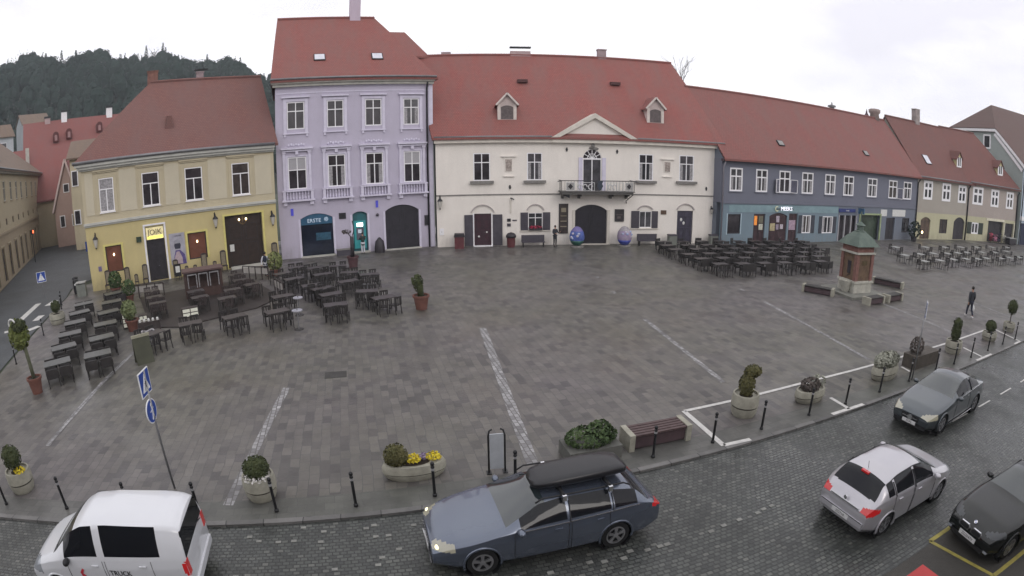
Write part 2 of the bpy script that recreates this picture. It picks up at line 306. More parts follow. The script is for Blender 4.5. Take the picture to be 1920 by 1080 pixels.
rng = random.Random(9); mb = MB()                                   # scattered worn white sets, bottom left
for k in range(60):
    s = rng.uniform(-11, -2.2); o = rng.choice([rng.uniform(-2.6, -1.2), rng.uniform(-3.6, -2.6), rng.uniform(-.9, -.3)]); c = K(s, o)
    mb.cbox((c[0], c[1], -.056), (.12, .08, .014), KA)
mb.build('worn_white_sets', MATS['light_set']); tag(bpy.data.objects['worn_white_sets'], kind='structure')
for a, b in [((9.2, 7.05), (10.0, 5.35)), ((9.2, 7.05), (13.6, 8.2)), ((10.02, 5.35), (13.5, 6.0))]: strip('parking_line', [a, b], .11, M_yel, -.05, False)
for a, b in [((35, 602), (72, 568)), ((8, 622), (31, 616)), ((50, 619), (73, 610)), ((66, 600), (78, 590)), ((88, 572), (104, 562))]: strip('crosswalk_stripe', [a, b], .5, M_paint, -.046)
mb = MB().box(-.4, .4, -.3, .3, .002, .008); o = mb.build('manhole_cover', mat('cast_iron', (.05, .048, .045), .6, .3, .2, 3)); o.location = (-6.33, 17.6, 0); o.rotation_euler = (0, 0, KA); tag(o, 'dark rectangular manhole frame set in the open paving of the square', 'manhole')
# ================================================================ HILL AND FOREST
def hill_h(az, r):
    pts = [(-90, 60), (-55, 64), (-47, 64), (-39, 62), (-31, 56), (-25, 47), (-15, 30), (0, 16), (20, 4), (40, 0)]
    for (a, h), (b, k) in zip(pts, pts[1:]):
        if a <= az <= b: H = h+(k-h)*(az-a)/(b-a); break
    else: H = 0
    t = max(0, min(1, (r-150)/150)); t = t*t*(3-2*t)*.35+t*.65
    return H*t + 2.5*sin(az*.9+r*.03)*t
mb = MB(); A = list(range(-90, 41, 2)); R = [145, 165, 185, 205, 225, 245, 265, 285, 300, 320, 350, 420]
for a in A:
    for r in R:
        x, y = r*sin(radians(a)), r*cos(radians(a)); mb.v.append((x, y, hill_h(a, min(r, 300))-.2 if r <= 300 else hill_h(a, 300)*(1-(r-300)/140)))
for i in range(len(A)-1):
    for j in range(len(R)-1): k = i*len(R)+j; mb.f.append((k, k+len(R), k+len(R)+1, k+1))
tag(mb.build('hill', mat('hill_floor', (.035, .04, .03), .95, 0, .3, .02), smooth=True), kind='structure')
M_fol = mat('dark_foliage', (.016, .029, .024), .95, 0, 0, .06, col2=(.028, .042, .037), spec=.1); M_bare = mat('bare_crown', (.055, .055, .055), .9, 0, .3, .08); M_bark = mat('bark', (.06, .05, .042), .9, 0, .3, 3)
def conifer(mb, x, y, z, h, rng, n=34, w=.2):
    for k in range(n*2):
        t = (k/2+rng.random())/n; t = min(t, .99); zz = z+h*(.1+.9*t); r = h*w*(1-t)*rng.uniform(.5, 1.1)+.1; a = rng.uniform(0, 6.28); s = h*.052*(1.25-t*.8)
        c = Vector((x+r*cos(a), y+r*sin(a), zz)); u = Vector((-sin(a), cos(a), 0))*s; d = Vector((cos(a), sin(a), -.7)).normalized()*s
        mb.add([c-u-d*.4, c+u-d*.4, c+u*.5+d, c-u*.5+d], [(0, 1, 2, 3)])
def core(mb, x, y, z, h, w, rng): mb.ell((x, y, z+h*.5), (h*w, h*w, h*.42), 7, 5, .3, rng)
def broad(mb, x, y, z, h, rng, n=36): mb.leaves((x, y, z+h*.62), (h*.33, h*.33, h*.38), n, h*.034, rng, .6)
rng = random.Random(21); mf = MB(); mbr = MB()
for k in range(1500):
    r = 158+142*sqrt(rng.random()); a = rng.uniform(-64, -14) if rng.random() < .93 else rng.uniform(-14, 20); x, y = r*sin(radians(a)), r*cos(radians(a)); z = hill_h(a, r)-1; h = rng.uniform(8, 13)
    if -51.3 < a < -46.8 and 150 < r < 200: h *= .55
    if rng.random() < .35: (conifer(mf, x, y, z, h*1.1, rng, 36), core(mf, x, y, z, h, .15, rng))
    elif rng.random() < .85: (broad(mf, x, y, z, h, rng, 62), core(mf, x, y, z+h*.15, h*.9, .3, rng))
    else: broad(mbr, x, y, z, h, rng, 34)
tag(mf.build('forest', M_fol, fix=False), kind='stuff'); tag(mbr.build('bare_forest', M_bare, fix=False), kind='stuff')
def hill_tree(kind, seed):
    rng = random.Random(seed); t = empty({'c': 'conifer_tree', 'b': 'broadleaf_tree', 'n': 'bare_tree'}[kind]); mb = MB()
    if kind == 'c': conifer(mb, 0, 0, 0, 13, rng, 60, .17)
    elif kind == 'b': mb.leaves((0, 0, 8), (4.2, 4.2, 4.2), 240, .42, rng, .3); mb.ell((0, 0, 7.6), (3.1, 3.1, 3.1), 9, 6, .25, rng)
    else: mb.leaves((0, 0, 8.4), (4, 4, 4.6), 60, .32, rng, .2)
    mb.build('crown', M_bare if kind == 'n' else M_fol, t, fix=False)
    tb = MB().tube([(0, 0, -1), (0.1, 0, 6), (0, .1, 11.5 if kind != 'b' else 9)], [.32, .22, .05], 6)
    if kind == 'n':
        for k in range(12):
            z0 = rng.uniform(4, 9); a = rng.uniform(0, 6.28); q = rng.uniform(2, 3.8); tb.tube([(0, 0, z0), (q*.5*cos(a), q*.5*sin(a), z0+q*.7), (q*cos(a), q*sin(a), z0+q*1.2)], [.13, .08, .03], 4, False)
    tb.build('trunk', M_bark, t); return t
LAB = {'c': ('pointed dark conifer standing up from the wooded hill skyline', 'tree', 'conifers on the hill skyline'), 'b': ('round dark tree crown on the wooded hill skyline', 'tree', 'round crowned trees on the hill skyline'),
       'n': ('leafless pale tree standing thin against the sky on the hill', 'tree', 'leafless trees on the hill skyline')}
prot = [(k, hill_tree(k, s)) for k, s in [('c', 1), ('c', 2), ('b', 3), ('b', 4), ('n', 5), ('n', 6)]]; used = set()
skyl = [(x, 'n') for x in (2, 9, 16, 24, 33, 42, 52, 60, 70)]+[(x, 'bn'[i % 2]) for i, x in enumerate((78, 88, 97))]+[(105, 'c'), (114, 'c'), (124, 'b'), (133, 'b'), (141, 'c'), (150, 'b'), (158, 'b'), (166, 'b'), (175, 'n'), (184, 'b'), (193, 'n'), (203, 'b'), (213, 'b'), (222, 'c'), (231, 'b'), (241, 'b'), (250, 'b'),
        (257, 'n'), (265, 'c'), (273, 'c'), (281, 'n'), (289, 'n'), (297, 'n'), (304, 'c'), (309, 'c'), (317, 'b'), (325, 'b'), (334, 'c'), (343, 'b'), (352, 'b'), (361, 'b'), (370, 'b'), (380, 'b'), (388, 'c'), (397, 'b'), (406, 'b'), (415, 'b'), (424, 'b'), (433, 'b'), (442, 'n'), (450, 'c'), (458, 'b'), (468, 'b'), (478, 'b'), (488, 'b')]
rng = random.Random(3)
for i, (px, k) in enumerate(skyl):
    v = ray(px, 130); a = atan2(v.x, v.y); r = rng.uniform(292, 306); c = [p for p in prot if p[0] == k][i % 2][1]
    if c.name in used: c = copy_tree(c)
    else: used.add(c.name)
    c.location = (r*sin(a), r*cos(a), hill_h(math.degrees(a), 300)-1.5); s = rng.uniform(.8, 1.12)*(1.12 if k == 'c' else .95); c.scale = (s*rng.uniform(.9, 1.2), s*rng.uniform(.9, 1.2), s); c.rotation_euler = (0, 0, rng.uniform(0, 6)); tag(c, *LAB[k])
# ================================================================ BUILDINGS
G_ = glass(); G_warm = mat('lit_window', (.09, .035, .028), .4, 0, .3, 1.2, emit=.035, ecol=(1, .35, .12)); M_white = mat('white_window_frame', (.8, .79, .81), .5, 0, .06, 3)
M_curt = mat('net_curtain', (.3, .29, .3), .8, 0, .4, 9); M_blind = mat('roller_blind', (.36, .35, .37), .7, 0, .05, 3); M_dark = mat('dark_wood', (.028, .024, .03), .5, 0, .3, 4)
M_metal = mat('dark_metal', (.03, .03, .035), .45, .4, .2, 4); M_gut = mat('zinc_gutter', (.2, .2, .21), .45, .5, .15, 2); M_stone = mat('pale_stone', (.45, .44, .4), .85, 0, .15, 2, .2)
M_bulb = mat('warm_bulb', (1, .8, .5), .5, 0, 0, emit=5, ecol=(1, .75, .4)); M_lampg = mat('lantern_glass', (.5, .48, .44), .3, 0, 0); M_paper = mat('white_paper', (.6, .6, .58), .7, 0, .1, 9)
M_shut = mat('grey_shutter', (.06, .054, .068), .6, 0, .15, 3)
def arch(u0, u1, z0, zs, zt, n=10):
    c = (u0+u1)/2; hw = (u1-u0)/2; r = ((zt-zs)**2+hw*hw)/(2*(zt-zs)); zc = zt-r; a0 = math.asin(min(1, hw/r))
    return [(u0, z0)]+[(c+r*sin(-a0+2*a0*k/n), zc+r*cos(-a0+2*a0*k/n)) for k in range(n+1)]+[(u1, z0)]
def rect(u0, u1, z0, z1): return [(u0, z0), (u0, z1), (u1, z1), (u1, z0)]
def wall_mesh(u0, u1, z0, z1, holes, rev=.24, thick=.3):
    bm = bmesh.new(); loops = [[(u0, z0), (u0, z1), (u1, z1), (u1, z0)]]+holes; es = []
    for L in loops:
        vs = [bm.verts.new((p[0], 0, p[1])) for p in L]
        for i in range(len(vs)): es.append(bm.edges.new((vs[i], vs[(i+1) % len(vs)])))
    bmesh.ops.triangle_fill(bm, use_beauty=True, use_dissolve=False, edges=es, normal=(0, -1, 0))
    for f in list(bm.faces):
        if f.normal.y > 0: f.normal_flip()
    mb = MB(); bm.verts.index_update(); mb.v = [tuple(v.co) for v in bm.verts]; mb.f = [tuple(v.index for v in f.verts) for f in bm.faces]; bm.free()
    for L in holes:
        n = len(L); b = len(mb.v); mb.v += [(p[0], 0, p[1]) for p in L]+[(p[0], rev, p[1]) for p in L]
        mb.f += [(b+i, b+(i+1) % n, b+n+(i+1) % n, b+n+i) for i in range(n)]
    return mb
wr_ = random.Random(15)
class House:
    def __init__(s, name, A, B, label, depth=11, cat='house'):
        s.A, s.B = Vector(A), Vector(B); s.d = (s.B-s.A).normalized(); s.n = Vector((-s.d.y, s.d.x)); s.L = (s.B-s.A).length; s.depth = depth
        s.rz = atan2(s.d.y, s.d.x); s.o = empty(name, (A[0], A[1], 0), s.rz, label, cat); s.k = 0
    def uv(s, px, py, D=0):
        v = ray(px, py); t = ((s.A+s.n*D)@s.n)/(v.x*s.n.x+v.y*s.n.y); P = Vector((v.x*t, v.y*t)); return ((P-s.A)@s.d, CH+v.z*t)
    def world(s, u, y, z=0): p = s.A+s.d*u+s.n*y; return (p.x, p.y, z)
    def body(s, z0, z1, m, holes=(), u0=0, u1=None, name='wall', y=0, core=True):
        u1 = s.L if u1 is None else u1
        mb = wall_mesh(u0, u1, z0, z1, list(holes))
        if core:
            D = s.depth
            mb.add([(u0, 0, z0), (u0, D, z0), (u0, D, z1), (u0, 0, z1)], [(0, 1, 2, 3)]); mb.add([(u1, 0, z0), (u1, D, z0), (u1, D, z1), (u1, 0, z1)], [(3, 2, 1, 0)])
            mb.add([(u0, D, z0), (u1, D, z0), (u1, D, z1), (u0, D, z1)], [(3, 2, 1, 0)])
        o = mb.build(name, m, s.o, fix=False); o.location.y = y; return o
    def part(s, mb, name, m, sm=False, par=None): return mb.build(name, m, par or s.o, sm)
    def win(s, u0, u1, z0, z1, fm=M_white, fw=.075, tr=.35, mull=True, pm=G_, y=.1, sill=None, curtain=0, blind=0, name='window', open_=None, cols=2, half=False):
        mb = MB(); w = fw
        if pm is G_: pm = wr_.choice([G_, G_, glass('window_glass_grey', (.07, .068, .075), .1), glass('window_glass_bright', (.03, .03, .035), .03), glass('window_glass_brown', (.05, .04, .036), .15)])
        mb.box(u0-.01, u0+w, y-.05, y+.07, z0-.01, z1+.01).box(u1-w, u1+.01, y-.05, y+.07, z0-.01, z1+.01).box(u0+w, u1-w, y-.05, y+.07, z0-.01, z0+w).box(u0+w, u1-w, y-.05, y+.07, z1-w, z1+.01)
        zt = z1-(z1-z0)*tr if tr else z1-w
        if tr: mb.box(u0+w, u1-w, y-.045, y+.06, zt-w*.5, zt+w*.5)
        if mull:
            for k in range(1, cols):
                c = u0+(u1-u0)*k/cols; mb.box(c-w*.5, c+w*.5, y-.04, y+.055, z0+w, (zt if half else z1-w))
        f = mb.build(name, fm, s.o)
        MB().box(u0+w*.4, u1-w*.4, y+.01, y+.03, z0+w*.4, z1-w*.4).build('pane', pm, f)
        if curtain:
            c = (u1-u0)*.2; MB().box(u0+w, u0+w+c, y-.002, y+.006, z0+w, zt-w*.5).box(u1-w-c, u1-w, y-.002, y+.006, z0+w, zt-w*.5).build('curtain', M_curt, f)
        if blind: MB().box(u0+w, u1-w, y-.0, y+.008, z1-(z1-z0)*blind, z1-w).build('blind', M_blind, f)
        if sill: MB().box(u0-sill[0], u1+sill[0], -sill[1], y-.052, z0-sill[2], z0-.012).build('sill', sill[3], f)
        return f
    def door(s, poly, m, y=.14, name='door', seam=True, handle=True, w=None):
        d = MB().vprism(poly, y, y+.08); o = d.build(name, m, s.o); us = [p[0] for p in poly]; zs = [p[1] for p in poly]; a, b, c, t = min(us), max(us), min(zs), max(zs)
        if seam:
            q = MB(); mid = (a+b)/2; q.box(mid-.012, mid+.012, y-.012, y-.002, c+.02, t-.12)
            for x0, x1 in ((a+.12*(b-a), mid-.06*(b-a)), (mid+.06*(b-a), b-.12*(b-a))):
                for z0, z1 in ((c+.15, c+.45*(t-c)), (c+.52*(t-c), c+.82*(t-c))): q.box(x0, x1, y-.014, y-.002, z0, z0+.03).box(x0, x1, y-.014, y-.002, z1-.03, z1).box(x0, x0+.03, y-.014, y-.002, z0+.03, z1-.03).box(x1-.03, x1, y-.014, y-.002, z0+.03, z1-.03)
            q.build('panelling', M_metal, o)
        if handle: MB().tube([((a+b)/2+.06, y-.05, c+1.05), ((a+b)/2+.16, y-.05, c+1.05)], .015, 6).build('handle', M_gut, o)
        return o
    def roof(s, m, u0, u1, yf, yb, ze, zr, yr, hL=0, hR=0, gm=None, name='roof', t=.18):
        mb = MB()
        F0, F1, B0, B1 = (u0, yf, ze), (u1, yf, ze), (u0, yb, ze), (u1, yb, ze); R0, R1 = (u0+hL, yr, zr), (u1-hR, yr, zr)
        mb.slab([F0, F1, R1, R0], t); mb.slab([B1, B0, R0, R1], t)
        if hL: mb.slab([B0, F0, R0], t)
        if hR: mb.slab([F1, B1, R1], t)
        mb.tube([(R0[0], R0[1], R0[2]+.02), (R1[0], R1[1], R1[2]+.02)], .13, 6)
        o = mb.build(name, m, s.o, fix=False)
        g = MB()
        if not hL: g.add([(u0+.12, yf+.3, ze-.1), (u0+.12, yb-.3, ze-.1), (u0+.12, yr, zr-.35)], [(0, 1, 2)])
        if not hR: g.add([(u1-.12, yf+.3, ze-.1), (u1-.12, yb-.3, ze-.1), (u1-.12, yr, zr-.35)], [(2, 1, 0)])
        if g.f and gm: g.build('gable', gm, s.o)
        return o
    def chimney(s, r, u, y, z0, z1, w=.6, d=.5, m=None, cap=True, taper=0):
        mb = MB(); mb.box(u-w/2, u+w/2, y-d/2, y+d/2, z0, z1)
        if cap: mb.box(u-w/2-.06, u+w/2+.06, y-d/2-.06, y+d/2+.06, z1, z1+.1)
        return mb.build('chimney', m or mat('chimney_render', (.32, .25, .26), .9, 0, .2, 2), r)
    def pipe(s, u, z0, z1, r=.06, m=None, y=-.12): return MB().tube([(u, y-.25, z1+.25), (u, y-.25, z1+.1), (u, y, z1-.25), (u, y, z0)], r, 8).build('downpipe', m or M_metal, s.o, True)
    def gutter(s, u0, u1, z, y=-.5, m=None, r=.09): return MB().tube([(u0, y, z), (u1, y, z)], r, 8).build('gutter', m or M_gut, s.o, True)
def skylight(h, r, u, z, w, l, slope, roofy, m=None):
    mb = MB(); c = cos(slope); sn = sin(slope); y = roofy(z)
    def P(a, b, o): return (u+a, y+b*c-o*sn, z+b*sn+o*c)
    mb.add([P(-w/2, 0, .1), P(w/2, 0, .1), P(w/2, l, .1), P(-w/2, l, .1), P(-w/2, 0, -.1), P(w/2, 0, -.1), P(w/2, l, -.1), P(-w/2, l, -.1)], [(0,1,2,3),(0,4,5,1),(1,5,6,2),(2,6,7,3),(3,7,4,0)])
    k = mb.build('skylight', M_metal, r); q = MB(); e = .07
    q.add([P(-w/2+e, e, .112), P(w/2-e, e, .112), P(w/2-e, l-e, .112), P(-w/2+e, l-e, .112)], [(0, 1, 2, 3)]).build('pane', m or mat('skylight_glass', (.6, .6, .66), .15, 0, .1, 2), k); return k
def lantern(h, u, z, label, arm=.55, group='wall lanterns on the house fronts', hh=.75):
    t = empty('wall_lantern', h.world(u, 0, z), h.rz, label, 'lantern', group)
    MB().tube([(0, 0, .35), (0, -arm*.5, .55), (0, -arm, .42)], .022, 6).box(-.05, .05, -.03, 0, -.1, .5).build('bracket', M_metal, t)
    MB().lathe([(.06, -.52), (.09, -.45), (.2, .05), (.21, .07)], 6, (0, -arm, 0)).build('glass', M_lampg, t)
    MB().lathe([(.24, .07), (.12, .24), (.05, .32), (.05, .38), (.01, .46)], 6, (0, -arm, 0)).lathe([(.03, -.62), (.09, -.52)], 6, (0, -arm, 0)).build('cap', M_metal, t)
    return t
def plaque(h, name, u0, u1, z0, z1, m, label, cat, t=.05, frame=None, y=0):
    o = empty(name, h.world((u0+u1)/2, y, z0), h.rz, label, cat); w = (u1-u0)/2
    MB().box(-w, w, -t, -.004, 0, z1-z0).build('board', m, o)
    if frame: MB().box(-w-.04, -w, -t-.02, -.002, -.04, z1-z0+.04).box(w, w+.04, -t-.02, -.002, -.04, z1-z0+.04).box(-w, w, -t-.02, -.002, -.04, 0).box(-w, w, -t-.02, -.002, z1-z0, z1-z0+.04).build('frame', frame, o)
    return o
def casement(f, x, y, z, w, hh, rz):
    mb = MB(); M = Matrix.Rotation(rz, 3, 'Z'); c = Vector((x, y, z)); P = lambda a, b: c+M @ Vector((a, 0, b))
    for a, b in (((-w/2, -hh/2), (w/2, -hh/2)), ((-w/2, hh/2), (w/2, hh/2)), ((-w/2, -hh/2), (-w/2, hh/2)), ((w/2, -hh/2), (w/2, hh/2))): mb.bar(P(*a), P(*b), .09, .05)
    k = mb.build('open_casement', M_white, f); MB().cbox((x, y, z), (w-.06, .015, hh-.06), rz).build('pane', mat('pale_pane', (.12, .12, .16), .15, 0, .3, 2), k)
# ---- yellow restaurant house
M_cor = mat('cornice_white', (.5, .5, .46), .8, 0, .12, 1.5); T_yel = tiles('roof_tiles_brown', (.17, .072, .062), (.2, .085, .07), (.15, .085, .08), .6)
P_yu, P_yl = plaster('beige_render', (.5, .44, .31)), plaster('yellow_render', (.55, .465, .235)); P_bt = plaster('light_beige_render', (.54, .49, .375))
h = House('yellow_house', (-29.7, 30.05), (-17.95, 39.35), 'two storey yellow restaurant house with brown tiled hipped roof at the street corner', 10.5); HY = h
W = [(1.32, 2.46), (4.65, 5.97), (7.97, 9.32), (11.62, 12.99)]
h.body(4.75, 9.04, P_yu, [rect(a, b, 5.47, 7.85) for a, b in W], name='upper_wall')
h.body(0, 4.75, P_yl, [rect(1.37, 2.64, 1.14, 3.04), rect(4.62, 6.05, .03, 3.95), rect(7.84, 9.29, 1.15, 3.11), rect(10.83, 13.81, .03, 4.0)], name='lower_wall')
for a, b in W: h.part(MB().box(a-.42, b+.42, -.16, -.002, 8.35, 8.47).box(a-.34, b+.34, -.09, -.002, 8.25, 8.35).box(a-.24, a-.06, -.05, -.002, 5.3, 8.05).box(b+.06, b+.24, -.05, -.002, 5.3, 8.05), 'window_surround', P_yu)
mb = MB(); ed = [.25]+[x for a, b in W for x in (a-.45, b+.45)]+[h.L-.25]
for a, b in zip(ed[0::2], ed[1::2]):
    if b-a > .3: mb.box(a, b, -.03, -.002, 5.35, 8.3)
h.part(mb, 'wall_panel', P_bt)
h.part(MB().box(-.08, h.L, -.2, -.002, 4.68, 4.84).box(-.04, h.L, -.1, -.003, 4.56, 4.68), 'string_course', M_cor)
h.part(MB().box(-.15, h.L, -.15, -.002, 8.5, 8.62).box(-.3, h.L, -.34, -.002, 8.62, 8.8).box(-.45, h.L, -.5, -.002, 8.8, 8.98), 'cornice', M_cor)
h.gutter(-.6, h.L, 9.1, -.58, r=.11)
for i, (a, b) in enumerate(W): h.win(a, b, 5.47, 7.85, half=True, tr=.33, sill=(.06, .1, .08, M_white), pm=G_ if i else M_curt, y=.06)
for a, b, z0, z1 in ((1.37, 2.64, 1.14, 3.04), (7.84, 9.29, 1.15, 3.11)):
    f = h.win(a, b, z0, z1, fm=M_dark, tr=0, mull=False, pm=G_warm, y=.14)
    MB().ell(((a+b)/2, .02, (z0+z1)/2+.3), (.06, .06, .1)).build('pendant_lamp', M_bulb, f)
M_ysur = mat('yellow_trim', (.62, .55, .2), .8, 0, .1, 3); mb = MB()
for a, b, z0, z1 in ((1.37, 2.64, 1.14, 3.04), (7.84, 9.29, 1.15, 3.11), (10.83, 13.81, 0, 4.0)): mb.box(a-.16, a, -.05, -.002, z0, z1+.14).box(b, b+.16, -.05, -.002, z0, z1+.14).box(a, b, -.05, -.002, z1, z1+.14)
h.part(mb, 'opening_trim', M_ysur); h.part(MB().box(4.46, 4.6, -.06, -.002, 0, 4.05).box(6.07, 6.21, -.06, -.002, 0, 4.05).box(4.46, 6.21, -.09, -.002, 4.05, 4.17), 'door_surround', M_white)
h.door(rect(4.63, 6.04, .03, 3.0), M_dark); h.door(rect(10.85, 13.79, .03, 3.98), mat('brown_gate', (.03, .018, .014), .5, 0, .3, 3), .3, 'gate', handle=False)
h.part(MB().box(11, 13.6, -.5, 0, .0, .16), 'threshold', M_stone)
roofY = h.roof(T_yel, -.5, h.L+.3, -.48, 11.8, 9.12, 15.2, 5.5, 6.1, 0, P_yu)
h.chimney(roofY, 5.8, 5.9, 14.6, 16.1, .9, .6, mat('chimney_brick', (.2, .1, .08), .9, 0, .3, 3)); h.chimney(roofY, 10, 6.5, 14.5, 15.9, .6, .5); MB().box(9.5, 10.7, 6.2, 6.8, 16.15, 16.22).build('chimney_cover', M_metal, roofY)
u, z = h.uv(317, 240, 1.8)
MB().box(u-.35, u+.35, 1.3, 2.2, z-.1, z+.25).box(u-.2, u+.2, 1.5, 2.2, z+.25, z+.9).build('roof_vent', T_yel, roofY)
o = plaque(h, 'restaurant_sign', 4.66, 6.02, 3.04, 3.92, mat('lit_sign_panel', (.55, .48, .3), .5, 0, .5, 3, emit=.32, ecol=(1, .86, .4), detail=3), 'lit yellow sign panel above the dark restaurant door', 'sign', .1, M_metal, .12)
text('JOIK', .55, mat('sign_letter_brown', (.06, .04, .03), .5, 0, 0), o, (0, -.12, .5), (pi/2, 0, 0))
MB().box(-.6, .6, -.115, -.102, .06, .24).build('light_strip', mat('yellow_strip', (.9, .8, .1), .5, 0, 0, emit=1.2, ecol=(1, .85, .15)), o)
o = plaque(h, 'wall_mural', 6.4, 7.6, .95, 3.25, mat('mural_ground', (.36, .35, .4), .8, 0, .2, 2), 'flat picture of a person in violet jacket and pale apron on the yellow wall', 'mural', .03)
MB().lathe([(.02, 0), (.2, .0), (.26, .25), (.2, .46), (.02, .5)], 18, (0, -.036, 1.15), 'Z', 1, .03).build('painted_head', mat('mural_dark', (.04, .04, .06), .8, 0, .2, 8), o)
MB().vprism([(-.32, 0), (-.36, .5), (-.18, 1.05), (.18, 1.05), (.5, .7), (.58, 0)], -.045, -.032).build('painted_jacket', mat('mural_violet', (.1, .075, .22), .8, 0, .3, 5), o)
MB().vprism([(-.5, .05), (-.3, .55), (-.12, .95), (.1, .95), (.3, .45), (.3, .05)], -.055, -.046).build('painted_apron', mat('mural_apron', (.42, .33, .36), .8, 0, .2, 5), o)
MB().vprism([(-.2, 1.55), (-.24, 1.75), (0, 1.85), (.24, 1.75), (.2, 1.55)], -.07, -.055).build('painted_cap', mat('mural_cap', (.3, .3, .34), .8, 0, .2, 5), o)
text('CASNA', .16, MATS['mural_dark'], o, (.1, -.036, 2.1), (pi/2, 0, 0))
plaque(h, 'menu_case', 3.87, 4.26, 3.0, 3.38, mat('green_box', (.03, .05, .03), .6, 0, .2, 4), 'small dark green box on the yellow wall left of the lit sign', 'box', .16)
plaque(h, 'house_plate', .66, .92, 1.36, 1.71, mat('violet_plate', (.16, .13, .25), .6, 0, .1, 4), 'small violet plate on the yellow wall near the corner bins', 'plate')
plaque(h, 'poster', 11.13, 11.47, 1.27, 1.79, M_paper, 'white notice fixed to the dark restaurant gate', 'poster', .03, None, .28)
t = empty('chandelier', h.world(12.27, .1, 3.2), h.rz, 'small brass chandelier with two lit bulbs hanging in the dark gate opening', 'lamp')
MB().tube([(0, 0, 0), (0, 0, .75)], .012, 5).tube([(-.3, 0, .3), (-.15, 0, .12), (0, 0, .05), (.15, 0, .12), (.3, 0, .3)], .018, 6).build('arms', mat('brass', (.3, .2, .06), .35, .8, .1, 4), t)
MB().ell((-.28, 0, .42), (.07, .07, .1)).ell((.28, 0, .42), (.07, .07, .1)).build('bulb', M_bulb, t)
lantern(h, .72, 3.6, 'iron wall lantern on the yellow house nearest its street corner', .3); lantern(h, 10.08, 3.85, 'iron wall lantern left of the restaurant gate', .35); lantern(h, 14.6, 3.5, 'iron wall lantern beside the lilac house corner', .3)
# ---- lilac house
T_red = tiles('roof_tiles_red', (.25, .072, .062), (.285, .086, .072), (.19, .1, .09), .65); P_li = plaster('lilac_render', (.475, .44, .54)); M_lt = mat('lilac_white_trim', (.6, .57, .68), .8, 0, .08, 2)
h = House('lilac_house', (-18.1, 40.2), (-6.4, 45.26), 'tall three storey lilac town house with white window surrounds', 11); HP = h
U = [(.93, 2.32), (4.12, 5.44), (7.18, 8.51), (10.31, 11.6)]
h.body(9.2, 14.0, P_li, [rect(a, b, 10.15, 12.3) for a, b in U], name='top_wall'); h.body(4.2, 9.2, P_li, [rect(a-.02, b+.06, 5.45, 7.95) for a, b in U], name='middle_wall')
A1, A2, A3 = arch(1.7, 4.3, .03, 3.05, 3.42), arch(5.9, 7.12, .03, 3.1, 3.32), arch(8.6, 11.42, .03, 3.17, 3.64)
h.body(0, 4.2, P_li, [A1, A2, A3], name='lower_wall')
for i, (a, b) in enumerate(U):
    h.win(a, b, 10.15, 12.3, tr=.34, curtain=i == 3, y=.06); h.win(a-.02, b+.06, 5.45, 7.95, tr=.34 if i in (1, 2) else .4, curtain=i in (1, 2), blind=.4 if i in (0, 3) else 0, y=.06, mull=True)
    mb = MB(); mb.box(a-.28, a-.04, -.08, -.002, 9.86, 12.55).box(b+.04, b+.28, -.08, -.002, 9.86, 12.55).box(a-.04, b+.04, -.06, -.002, 12.34, 12.55).box(a-.42, b+.42, -.22, -.002, 12.62, 12.74).box(a-.32, b+.32, -.12, -.002, 9.76, 9.86).box(a-.26, a-.12, -.1, -.002, 9.55, 9.76).box(b+.12, b+.26, -.1, -.002, 9.55, 9.76)
    mb.build('top_window_surround', M_lt, h.o)
    mb = MB()
    for x in (a-.42, b+.24): mb.box(x, x+.2, -.13, -.002, 5.4, 8.25).box(x-.05, x+.25, -.17, -.002, 8.25, 8.4)
    mb.box(a-.55, b+.6, -.3, -.002, 8.56, 8.7).box(a-.5, b+.55, -.2, -.002, 8.4, 8.5).box((a+b)/2-.1, (a+b)/2+.14, -.2, -.002, 8.15, 8.4).box(a-.2, a-.03, -.05, -.002, 5.4, 8.1).box(b+.07, b+.22, -.05, -.002, 5.4, 8.1).box(a-.03, b+.07, -.05, -.002, 7.99, 8.1)
    c = (a+b)/2
    for k in range(7): mb.ell((c-.6+.2*k, -.04, 8.86+.1*abs(sin(k*1.57+.4))), (.1, .05, .1), 8, 5)
    mb.build('window_surround', M_lt, h.o)
    mb = MB(); mb.box(a-.55, b+.6, -.3, -.002, 5.28, 5.38).box(a-.6, b+.65, -.36, -.002, 4.5, 4.62).box(a-.5, a-.28, -.28, -.002, 4.62, 5.28).box(b+.33, b+.55, -.28, -.002, 4.62, 5.28).box(a-.5, a-.2, -.2, -.002, 4.2, 4.5).box(b+.25, b+.55, -.2, -.002, 4.2, 4.5)
    for k in range(8): x = a-.15+(b-a+.3)*k/7; mb.lathe([(.04, 4.62), (.065, 4.75), (.03, 4.95), (.055, 5.12), (.04, 5.28)], 8, (x, -.18, 0))
    mb.build('balustrade', M_lt, h.o)
h.part(MB().box(-.3, h.L+.1, -.5, -.002, 13.72, 13.98).box(-.2, h.L+.05, -.3, -.002, 13.5, 13.72), 'cornice', M_stone); h.part(MB().box(.1, h.L-.1, -.04, -.002, 12.95, 13.05).box(.1, h.L-.1, -.04, -.002, 13.42, 13.49), 'frieze', M_lt)
h.part(MB().box(h.L-.35, h.L, -.07, -.002, 0, 13.5), 'corner_pilaster', M_lt); h.gutter(-.4, h.L+.2, 14.08, -.62); h.pipe(h.L-.5, 0, 13.4, .07); h.pipe(h.L+.15, 0, 8.6, .08)
mb = MB()
for (a, b, zs) in ((1.7, 4.3, 3.05), (5.9, 7.12, 3.1), (8.6, 11.42, 3.17)): mb.box(a-.17, a, -.05, -.002, 0, zs).box(b, b+.17, -.05, -.002, 0, zs)
